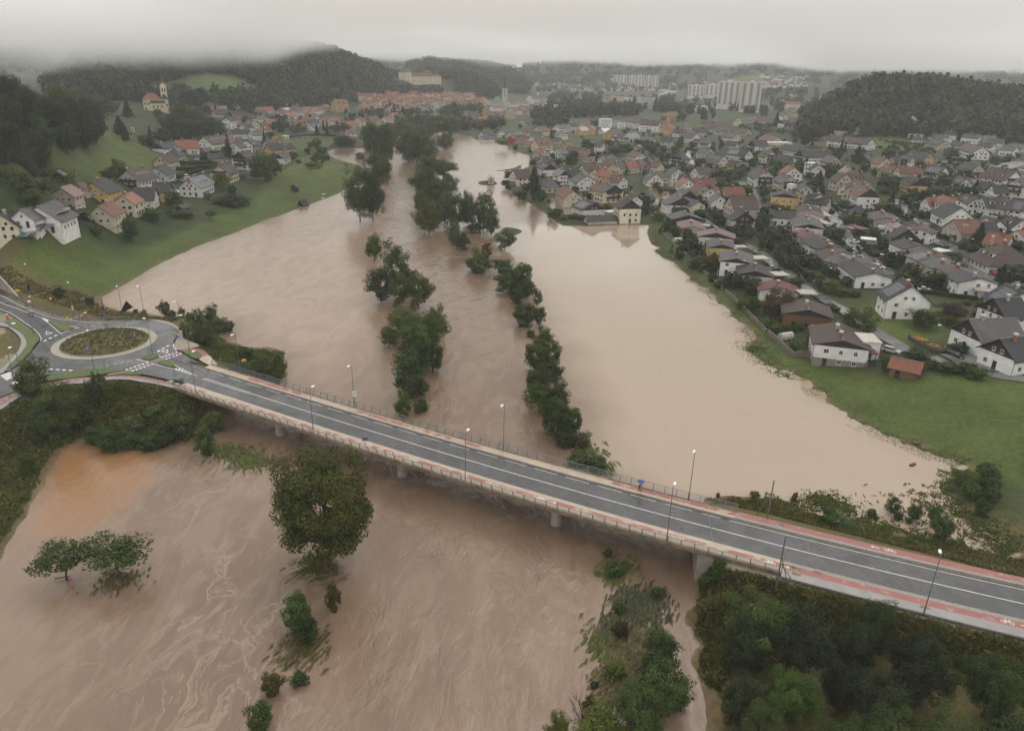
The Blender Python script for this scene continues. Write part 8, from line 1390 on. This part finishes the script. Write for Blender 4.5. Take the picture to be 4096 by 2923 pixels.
# ---- vehicles
TYRE = mat("tyre_rubber", (.015, .015, .015), .8, .1); CGL = mat("car_window_glass", (.02, .024, .028), .08, .1, spec=.7); HLAMP = mat("headlight_glass", (.6, .6, .6), .15, .05); TLAMP = mat("tail_light_red", (.35, .01, .01), .3, .05)
CARC = dict(white=(.72, .72, .71), silver=(.40, .41, .42), black=(.015, .015, .018), blue=(.03, .06, .16), red=(.35, .02, .02), grey=(.12, .125, .13), teal=(.02, .16, .22)); CM = {k: mat("car_paint_" + k, v, .22, .03, 1.0, spec=.6) for k, v in CARC.items()}
def loft(b, prof, w0, w1, m):
    """side outline (x, z) swept across with narrower top"""
    n = len(prof); zt = max(p[1] for p in prof); zb = min(p[1] for p in prof); W = lambda z: w0 + (w1 - w0) * max(0, (z - zb) / (zt - zb)) ** 1.5
    b.add([(x, -W(z), z) for x, z in prof] + [(x, W(z), z) for x, z in prof], [tuple(range(n))] + [tuple(range(2 * n - 1, n - 1, -1))] + [((i + 1) % n, i, n + i, n + (i + 1) % n) for i in range(n)], m)
def car(p, yaw, col, kind, label):
    e = empty("parked_car" if kind != 'van' else "parked_van", p, yaw, label, "car" if kind != 'van' else "van"); L, H = (4.3, 1.48) if kind == 'car' else (4.7, 1.5) if kind == 'estate' else (5.3, 2.1); l = L / 2; b = MB()
    loft(b, [(-l, .35), (l - .1, .3), (l, .55), (l - .15, .8), (l - 1.1, .95), (-l + .1, .98), (-l, .75)] if kind != 'van' else [(-l, .35), (l - .1, .3), (l, .6), (l - .2, 1.0), (l - .8, 1.15), (-l, 1.2)], .88, .82, 0); b.build("body", [CM[col]], e); b = MB()
    cab = [(l - 1.25, .94), (l - 1.95, H - .06), (-l + (1.0 if kind == 'car' else .45), H - .04), (-l + .2, .97)] if kind != 'van' else [(l - .75, 1.14), (l - 1.5, H - .06), (-l + .06, H - .04), (-l + .02, 1.19)]
    loft(b, cab, .80, .62 if kind != 'van' else .74, 0); b.build("windows", [CGL], e); b = MB(); k = .64 if kind != 'van' else .76
    b.add([(cab[1][0] - .05, -k, H - .06), (cab[1][0] - .05, k, H - .06), (cab[2][0], k, H - .04), (cab[2][0], -k, H - .04), (cab[1][0] - .1, -k + .1, H + .02), (cab[1][0] - .1, k - .1, H + .02), (cab[2][0] + .1, k - .1, H + .03), (cab[2][0] + .1, -k + .1, H + .03)], [(0, 1, 5, 4), (1, 2, 6, 5), (2, 3, 7, 6), (3, 0, 4, 7), (4, 5, 6, 7)]); b.build("roof_panel", [CM['white' if col == 'red' and kind == 'van' else col]], e)
    for x in (-l + .85, l - .9):
        for s in (-1, 1): obj("wheel", WHEEL, e, loc=(x, s * .8, .32))
    for s in (-1, 1): obj("headlight", LAMPB, e, loc=(l - .06, s * .6, .66)); obj("tail_light", TAILB, e, loc=(-l, s * .68, .8))
    return e
WHEEL = MB().bar((0, -.11, 0), (0, .11, 0), .32, 12).data("wheel", [TYRE]); LAMPB = MB().box(-.06, .06, -.18, .18, -.08, .08).data("headlight", [HLAMP]); TAILB = MB().box(-.03, .04, -.14, .14, -.1, .1).data("tail_light", [TLAMP])
for c, x0, y0, x1, y1, col, kind, w in (('U', 1050, 400, 1048, 480, 'blue', 'van', "dark blue van driving down the wet bungalow street"), ('U', 1090, 370, 1180, 350, 'grey', 'car', "grey car behind the hedge of the bungalow street"), ('U', 1510, 405, 1425, 385, 'white', 'car', "white car beside the small yellow house"), ('U', 1190, 620, 1270, 650, 'white', 'car', "white car under the maroon shelter"), ('U', 1250, 860, 1340, 870, 'white', 'car', "white car standing in the wet bungalow street"), ('U', 1325, 950, 1430, 1000, 'black', 'estate', "black car parked along the clipped hedge"), ('U', 1700, 1130, 1915, 1150, 'red', 'van', "white and red minibus beside the cypress"), ('U', 1620, 1270, 1750, 1280, 'white', 'car', "white car half hidden by the front bungalow roof"), ('U', 1250, 1070, 1330, 1080, 'silver', 'car', "silver car under the grey shelter"), ('U', 910, 590, 980, 570, 'grey', 'car', "grey car beside the pale shelters"), ('U', 760, 600, 850, 620, 'black', 'car', "black car in the row under the pale shelters"), ('U', 800, 580, 880, 590, 'silver', 'car', "silver car in the row under the pale shelters"),
    ('T', 1770, 1290, 1890, 1300, 'silver', 'car', "silver car beside the grey bungalow"), ('T', 2080, 1495, 2140, 1500, 'grey', 'car', "dark car beside the maroon bungalow roof"), ('X', 140, 1075, 380, 1110, 'silver', 'estate', "silver estate car under the tin roof end"), ('X', 1090, 1110, 1360, 1225, 'black', 'estate', "black estate car on the farm forecourt"), ('X', 665, 160, 855, 172, 'white', 'car', "white car between the two street hedges"), ('X', 1660, 1190, 1700, 1240, 'grey', 'car', "small dark trailer-like car beside the barn door"), ('X', 1960, 20, 2140, 35, 'blue', 'car', "blue car parked in the shop yard"), ('X', 2090, 90, 2270, 100, 'silver', 'car', "silver car at the end of the shop yard"), ('X', 2200, 135, 2300, 140, 'black', 'car', "black car at the frame edge of the shop yard"),
    ('V', 430, 235, 570, 250, 'silver', 'car', "silver car at the hedge by the orange roofed house"), ('V', 545, 215, 650, 240, 'white', 'car', "white car beside the orange roofed house"), ('V', 1410, 1190, 1530, 1215, 'silver', 'estate', "silver car parked in front of the brown shop"), ('V', 1470, 1240, 1600, 1285, 'grey', 'estate', "dark silver car nearest the brown shop corner"), ('V', 1720, 1360, 1810, 1390, 'red', 'car', "red car behind the conifer at the shop yard"), ('V', 2020, 1440, 2110, 1450, 'blue', 'car', "blue car under the conifer at the shop yard"),
    ('Q', 300, 235, 370, 240, 'white', 'car', "white car outside the hospital block"), ('Q', 380, 245, 445, 230, 'silver', 'van', "pale van outside the hospital block"), ('Q', 200, 425, 260, 435, 'white', 'car', "white car on the garden bank above the flooded quarter"), ('Q', 135, 420, 200, 425, 'black', 'car', "dark car on the garden bank above the flooded quarter"), ('Q', 1715, 930, 1805, 920, 'silver', 'car', "silver car on the terrace below the maroon roof"), ('Q', 1840, 910, 1920, 905, 'black', 'car', "black car behind the garden trees of the terrace"), ('Q', 2060, 1085, 2175, 1090, 'silver', 'estate', "silver estate car beside the balcony house"), ('Q', 430, 1405, 540, 1400, 'silver', 'car', "silver car standing in the flooded yard"),
    ('S', 870, 985, 975, 985, 'black', 'car', "black car on the upper road"), ('S', 1755, 885, 1805, 890, 'silver', 'car', "silver car in the upper carport"), ('S', 2170, 1155, 2240, 1160, 'white', 'car', "white car on the upper car park"), ('A', 360, 1600, 495, 1590, 'teal', 'car', "teal blue car beside the cream corner house"), ('A', 1240, 1120, 1345, 1110, 'white', 'car', "white car under the modern beige house"), ('B', 950, 975, 1055, 925, 'white', 'van', "white delivery van on the hamlet lane"), ('B', 855, 1010, 950, 1025, 'black', 'car', "black car behind the hamlet van"), ('B', 650, 990, 720, 985, 'red', 'car', "red car beside the hamlet balcony house"), ('B', 815, 1175, 900, 1200, 'white', 'car', "white car beside the carport house"), ('B', 960, 1195, 1085, 1200, 'silver', 'car', "pale car inside the open carport"), ('R', 0, 1385, 60, 1410, 'silver', 'car', "silver car beside the white balcony house wall"), ('P', 55, 300, 65, 225, 'red', 'van', "red rescue van at the flooded riverside road")):
    a, b_ = gnd(c, x0, y0), gnd(c, x1, y1); d = b_ - a; m = (a + b_) / 2; m[2] = ground(m[0], m[1]); m[2] += .1 if on_street(m) else .02; car(m, math.atan2(d[1], d[0]), col, kind, w)
# ---- people
SKIN = mat("skin", (.45, .28, .20), .6, .05); CLOTH = {k: mat("cloth_" + k, v, .8, .1, 4.0) for k, v in dict(dark=(.012, .013, .020), blue=(.03, .09, .30), grey=(.12, .12, .13)).items()}; HAIR = mat("dark_hair", (.02, .015, .012), .7, .1)
def person(p, yaw, cloth, label, stride=.22, umb=False):
    """one skinned body: feet, knees, hips, spine, shoulders, arms, neck, head; legs in mid-stride"""
    e = empty("person", p, yaw, label, "person"); s = stride
    J = [(0, 0, .92), (0, 0, 1.15), (0, 0, 1.38), (.02, 0, 1.52), (.03, 0, 1.64), (.03, 0, 1.74)]; R_ = [.15, .14, .16, .055, .095, .07]; E = [(i, i + 1) for i in range(5)]
    for sd, k in ((-1, 1), (1, -1)):
        n = len(J); J += [(0, sd * .09, .86), (k * s * .45 + .04, sd * .1, .48), (k * s - (.06 if k < 0 else 0), sd * .1, .09), (k * s + .14, sd * .11, .04)]; R_ += [.10, .07, .045, .035]; E += [(0, n), (n, n + 1), (n + 1, n + 2), (n + 2, n + 3)]
        n = len(J); hand = (.22, sd * .16, 1.22) if umb and sd > 0 else (-k * s * .5, sd * .24, .84); J += [(0, sd * .19, 1.40), ((.02 if umb and sd > 0 else -k * s * .25), sd * .23, 1.12), hand]; R_ += [.06, .045, .035]; E += [(2, n), (n, n + 1), (n + 1, n + 2)]
    me = bpy.data.meshes.new("body"); me.from_pydata(J, E, []); me.materials.append(cloth); o = obj("body", me, e); o.modifiers.new("skin", 'SKIN'); o.modifiers.new("sub", 'SUBSURF').levels = 1; o.modifiers["sub"].render_levels = 1
    if not me.skin_vertices: o.modifiers["skin"]
    for v, r in zip(me.skin_vertices[0].data, R_): v.radius = (r, r)
    me.skin_vertices[0].data[0].use_root = True
    b = MB(); b.bar((.05, 0, 1.55), (.06, 0, 1.72), .085, 8, 0, .075); b.bar((.13, 0, 1.62), (.17, 0, 1.61), .015, 5); b.build("face", [SKIN], e); MB().bar((.0, 0, 1.62), (.01, 0, 1.80), .105, 8, 0, .06).build("hair", [HAIR], e)
    return e
_ps, _po = line_s(at_z('N', 457, 612, DECK)); _pp = line_pt(_ps, 4.9, DECK + .13); _dd = line_pt(_ps + 1, 0) - line_pt(_ps, 0); _yaw = math.atan2(_dd.y, _dd.x)
person(_pp, _yaw, CLOTH['dark'], "person in dark clothes walking on the bridge footway under a blue umbrella", .26, True)
e = empty("umbrella", _pp + Vector((.1, 0, 0)), _yaw, "open blue umbrella held by the walker on the bridge", "umbrella"); V = [(0, 0, 2.22)]; F = []
for i in range(16):
    a = 2 * math.pi * i / 16; V += [(.34 * math.cos(a), .34 * math.sin(a), 2.15), (.64 * math.cos(a), .64 * math.sin(a), 1.93 + (.04 if i % 2 else 0))]
for i in range(16): j = (i + 1) % 16; F += [(0, 1 + 2 * i, 1 + 2 * j), (1 + 2 * i, 2 + 2 * i, 2 + 2 * j, 1 + 2 * j)]
obj("canopy", mesh_data("canopy", V, F, [mat("blue_umbrella_cloth", (.02, .06, .26), .5, .15, 3.0)], None, True), e); MB().bar((0, .0, 1.15), (0, 0, 2.3), .012, 5).bar((0, 0, 1.15), (.08, 0, 1.12), .02, 5).build("shaft", [STEELD], e)
for c, x, y, k, w, yw in (('T', 1497, 1000, 'dark', "person in dark clothes walking on the waterside lane", -.9), ('V', 312, 352, 'dark', "person in dark clothes on the wet street near the hedge", .5), ('V', 358, 470, 'grey', "person standing at the lower end of the wet street", 1.2), ('X', 38, 1290, 'blue', "person in blue working beside the red awning", 2.0)):
    p = gnd(c, x, y); p[2] = ground(p[0], p[1]) + .09; person(p, yw, CLOTH[k], w)
# ---- small garden things
GOALM = mat("white_goal_tube", (.7, .7, .7), .4, .05)
for c, x0, x1, y, h, w in (('E', 850, 963, 325, 2.4, "white football goal on the far pitch"), ('T', 930, 1040, 1390, 2.0, "small white goal on the garden lawn by the wall")):
    a, b_ = gnd(c, x0, y), gnd(c, x1, y); d = b_ - a; e = empty("goal", a, 0, w, "goal"); MB().bar((0, 0, 0), (0, 0, h), .07, 6).bar((0, 0, h), (d[0], d[1], h), .07, 6).bar((d[0], d[1], 0), (d[0], d[1], h), .07, 6).build("frame", [GOALM], e)
for c, x, y, w in (('T', 280, 840, "pale ribbed greenhouse tunnel in the waterside garden"), ('W', 915, 880, "white plastic garden greenhouse near the wall"), ('T', 2030, 680, "pale plastic tunnel in the garden behind the chalet")):
    p = gnd(c, x, y); e = empty("greenhouse", p, 0.4, w, "greenhouse"); b = MB(); n = 7; b.add([(xx, 1.3 * math.cos(t), 1.9 * math.sin(t)) for xx in (-2, 2) for t in np.linspace(0, math.pi, n)], [(i, i + 1, n + i + 1, n + i) for i in range(n - 1)] + [tuple(range(n - 1, -1, -1)), tuple(range(n, 2 * n))]); b.build("cover", [mat("greenhouse_film", (.42, .42, .40), .35, .1)], e)
for c, x, y, h, w in (('X', 830, 1075, 7.5, "thin village lamp post at the dark stone wall"), ('T', 1440, 830, 6.5, "village lamp post beside the bright hedge"), ('T', 1295, 1400, 6, "thin lamp post at the lane corner"), ('V', 1335, 1050, 6.5, "village lamp post on the grass by the brown shop"), ('V', 655, 480, 6, "village lamp post in front of the clipped street hedge"), ('V', 235, 395, 6.5, "village lamp post where the street bends"), ('U', 1790, 1240, 6, "village lamp post beside the minibus"), ('U', 810, 1560, 6.5, "village lamp post in front of the striped shelter"), ('S', 1000, 1000, 8, "tall lamp post on the upper road"), ('R', 580, 620, 8, "tall lamp post by the store car park")):
    p = gnd(c, x, y); lamp(p, (p[0] + 1, p[1] - 1), w, h / 9.4)
MB_ = MB().bar((0, 0, -.3), (0, 0, 1.1), .06, 5).data("fence_post", [TIMBER])
# ------------------------------------------------------------------ labels that single out each house and tree
def ordinal(i):
    if i < 20: return ORD[i]
    t, u = divmod(i + 1, 10); T = {2: "twenty", 3: "thirty", 4: "forty"}[t]
    return (T[:-1] + "ieth") if u == 0 else T + "-" + ORD[u - 1]
def house_look(h):
    fl = h['fl']; w, r = WALLC[h['wall']][0], ROOFC[h['roof']][0]; size = "long " if h['L'] > 20 else "tall " if h['H'] > 10 and h['L'] < 14 else "small " if h['L'] < 8.5 else "broad " if h['W'] > 11.5 else ""
    noun = {"shelter": "open shelter", "shed": "shed"}.get(h['cat'], h['cat']); kind = "flat " if 'f' in fl else "hipped " if 'h' in fl else "half-hipped " if 'H' in fl else ""
    ext = "solar panels" if 's' in fl else "timber gable" if 't' in fl and 'b' not in fl else "timber gable and balconies" if 't' in fl else "balconies" if 'b' in fl else "dormers" if 'd' in fl else "skylights" if 'k' in fl else ""
    if h['cat'] == "shelter": return f"{size}open shelter with {kind}{r} roof"
    return f"{size}{w} {noun} with {kind}{r} roof" + (f" and {ext}" if ext and 'and' not in ext else f", {ext}" if ext else "")
CHURCH = (-23, 1259)
def name_all(items, look, anchor_of, share, suffix, group_of):
    g = {}
    for h in items: g.setdefault((look(h), h['zone']), []).append(h)
    for (b, z), L in g.items():
        at, an = anchor_of(z); L.sort(key=lambda h: math.hypot(h['x'] - at[0], h['y'] - at[1])); n = 0
        for i, h in enumerate(L):
            if share(h, L): lab = f"{b} {suffix(z)}"
            elif len(L) == 1: lab = f"{b} {suffix(z)}"
            else: lab = f"{b}, {ordinal(i)} such from {an}"
            if not share(h, L) and len(L) > 1:
                t = f"{lab} {suffix(z)}"
                if len(t.split()) <= 16: lab = t
            w = lab.split()
            h['e']['label'] = " ".join(w[:16]); h['e']['group'] = group_of(h, z)
            if 'cat' in h: h['e']['category'] = h['cat']
def place(z): return ("on " if z.startswith(("the hillside wood", "the church", "the round", "the middle", "the flooded verge", "the flood edge", "the wooded", "the upper")) else "in ") + z
name_all(HOUSES, house_look, lambda z: (CHURCH, "the church tower") if 'old town' in z or 'far' in z else ((-337, 721), "the hillside church") if 'hamlet' in z or 'village' in z else ((-20, 120), "the bridge"), lambda h, L: h['r'] > 800 and len(L) > 1, place, lambda h, z: ("open shelters" if h['cat'] == 'shelter' else "sheds" if h['cat'] == 'shed' else "houses") + " of " + z)
SPW = dict(woo="deep green", bro="dark green", lin="broad linden", wil="grey-green", yel="yellow-green", con="dark", pur="purple-leaved", aut="brownish", bri="fresh green", red="red-leaved")
def tree_look(t):
    size = "tall " if t['h'] > 15 else "small " if t['h'] < (2.2 if t['shape'] == 'shrub' else 6) else "wide " if t['w'] > t['h'] * 1.25 else ""
    noun = "bush" if t['shape'] == 'shrub' else "conifer" if t['shape'] == 'conifer' else "slender tree" if t['shape'] in ('tall', 'birch') else "open crowned tree" if t['shape'] == 'wide' else "tree"
    return f"{size}{SPW[t['sp']]} {noun}"
for t in TREES: t['cat'] = "shrub" if t['shape'] == 'shrub' else "conifer" if t['shape'] == 'conifer' else "tree"
name_all(TREES, tree_look, lambda z: ((-337, 721), "the hillside church") if 'hamlet' in z or 'knoll' in z else ((-20, 120), "the bridge"), lambda t, L: len(L) > 1 and (t['zone'] in ("the hillside wood", "the foreground thicket") or t['r'] > 900), place, lambda t, z: "trees of " + z if t['cat'] != 'shrub' else "bushes of " + z)
for t in TREES:
    if t['sp'] == 'lin': t['e']['label'] = "big round linden tree standing in the flood just below the bridge"
# ------------------------------------------------------------------ haze and the low cloud sheet
def vol_mat(name, col, dens, aniso=0.0):
    m = bpy.data.materials.new(name); m.use_nodes = True; nt = m.node_tree; n = nt.nodes; n.clear()
    o = n.new("ShaderNodeOutputMaterial"); v = n.new("ShaderNodeVolumePrincipled"); v.inputs["Color"].default_value = (*col, 1); v.inputs["Density"].default_value = dens; v.inputs["Anisotropy"].default_value = aniso
    nt.links.new(v.outputs[0], o.inputs["Volume"]); return m
b = MB().box(-24500, 24500, -400, 24500, -4, 126); tag(b.build("haze", [vol_mat("pale_air", (.93, .95, 1.0), HAZE)]), kind='stuff')
def build_cloud():
    m = bpy.data.materials.new("low_cloud"); m.use_nodes = True; nt = m.node_tree; n = nt.nodes; n.clear(); l = nt.links.new
    o = n.new("ShaderNodeOutputMaterial"); v = n.new("ShaderNodeVolumePrincipled"); v.inputs["Color"].default_value = (1, 1, 1, 1); l(v.outputs[0], o.inputs["Volume"])
    g = n.new("ShaderNodeNewGeometry"); s = n.new("ShaderNodeSeparateXYZ"); l(g.outputs["Position"], s.inputs[0])
    def mth(op, a, b):
        q = n.new("ShaderNodeMath"); q.operation = op
        for i, w in enumerate((a, b)):
            if isinstance(w, (int, float)): q.inputs[i].default_value = w
            else: l(w, q.inputs[i])
        return q.outputs[0]
    def nz(sc, d, z):
        mp = n.new("ShaderNodeMapping"); mp.inputs["Scale"].default_value = (sc, sc, sc * z); l(g.outputs["Position"], mp.inputs[0]); q = n.new("ShaderNodeTexNoise"); q.inputs["Scale"].default_value = 1.0; q.inputs["Detail"].default_value = d; q.inputs["Roughness"].default_value = .55; l(mp.outputs[0], q.inputs["Vector"]); return mth('SUBTRACT', q.outputs[0], .5)
    h = mth('ADD', s.outputs[2], mth('MULTIPLY', nz(1 / 380, 5, 2.2), 120))
    for (bx, by, rad, dip) in CLOUD_DIPS:      # places where the cloud hangs lower on the slopes
        d = n.new("ShaderNodeVectorMath"); d.operation = 'DISTANCE'; cx = n.new("ShaderNodeCombineXYZ"); l(s.outputs[0], cx.inputs[0]); l(s.outputs[1], cx.inputs[1]); l(cx.outputs[0], d.inputs[0]); d.inputs[1].default_value = (bx, by, 0)
        mr = n.new("ShaderNodeMapRange"); mr.interpolation_type = 'SMOOTHSTEP'; mr.inputs[1].default_value = 0; mr.inputs[2].default_value = rad; mr.inputs[3].default_value = dip; mr.inputs[4].default_value = 0; l(d.outputs["Value"], mr.inputs[0]); h = mth('ADD', h, mr.outputs[0])
    r = n.new("ShaderNodeMapRange"); r.interpolation_type = 'SMOOTHSTEP'; r.inputs[1].default_value = CLOUD_BASE; r.inputs[2].default_value = CLOUD_BASE + 36; r.inputs[3].default_value = 0; r.inputs[4].default_value = CLOUD; l(h, r.inputs[0])
    q = n.new("ShaderNodeMapRange"); q.inputs[1].default_value = -.16; q.inputs[2].default_value = .16; q.inputs[3].default_value = .12; q.inputs[4].default_value = 2.1; l(nz(1 / 320, 4, 2.2), q.inputs[0]); l(mth('MULTIPLY', r.outputs[0], q.outputs[0]), v.inputs["Density"])
    m.cycles.volume_step_rate = 0.065
    tag(MB().box(-9000, 9000, 60, 7600, 48, 146).build("cloud", [m]), kind='stuff')
build_cloud()
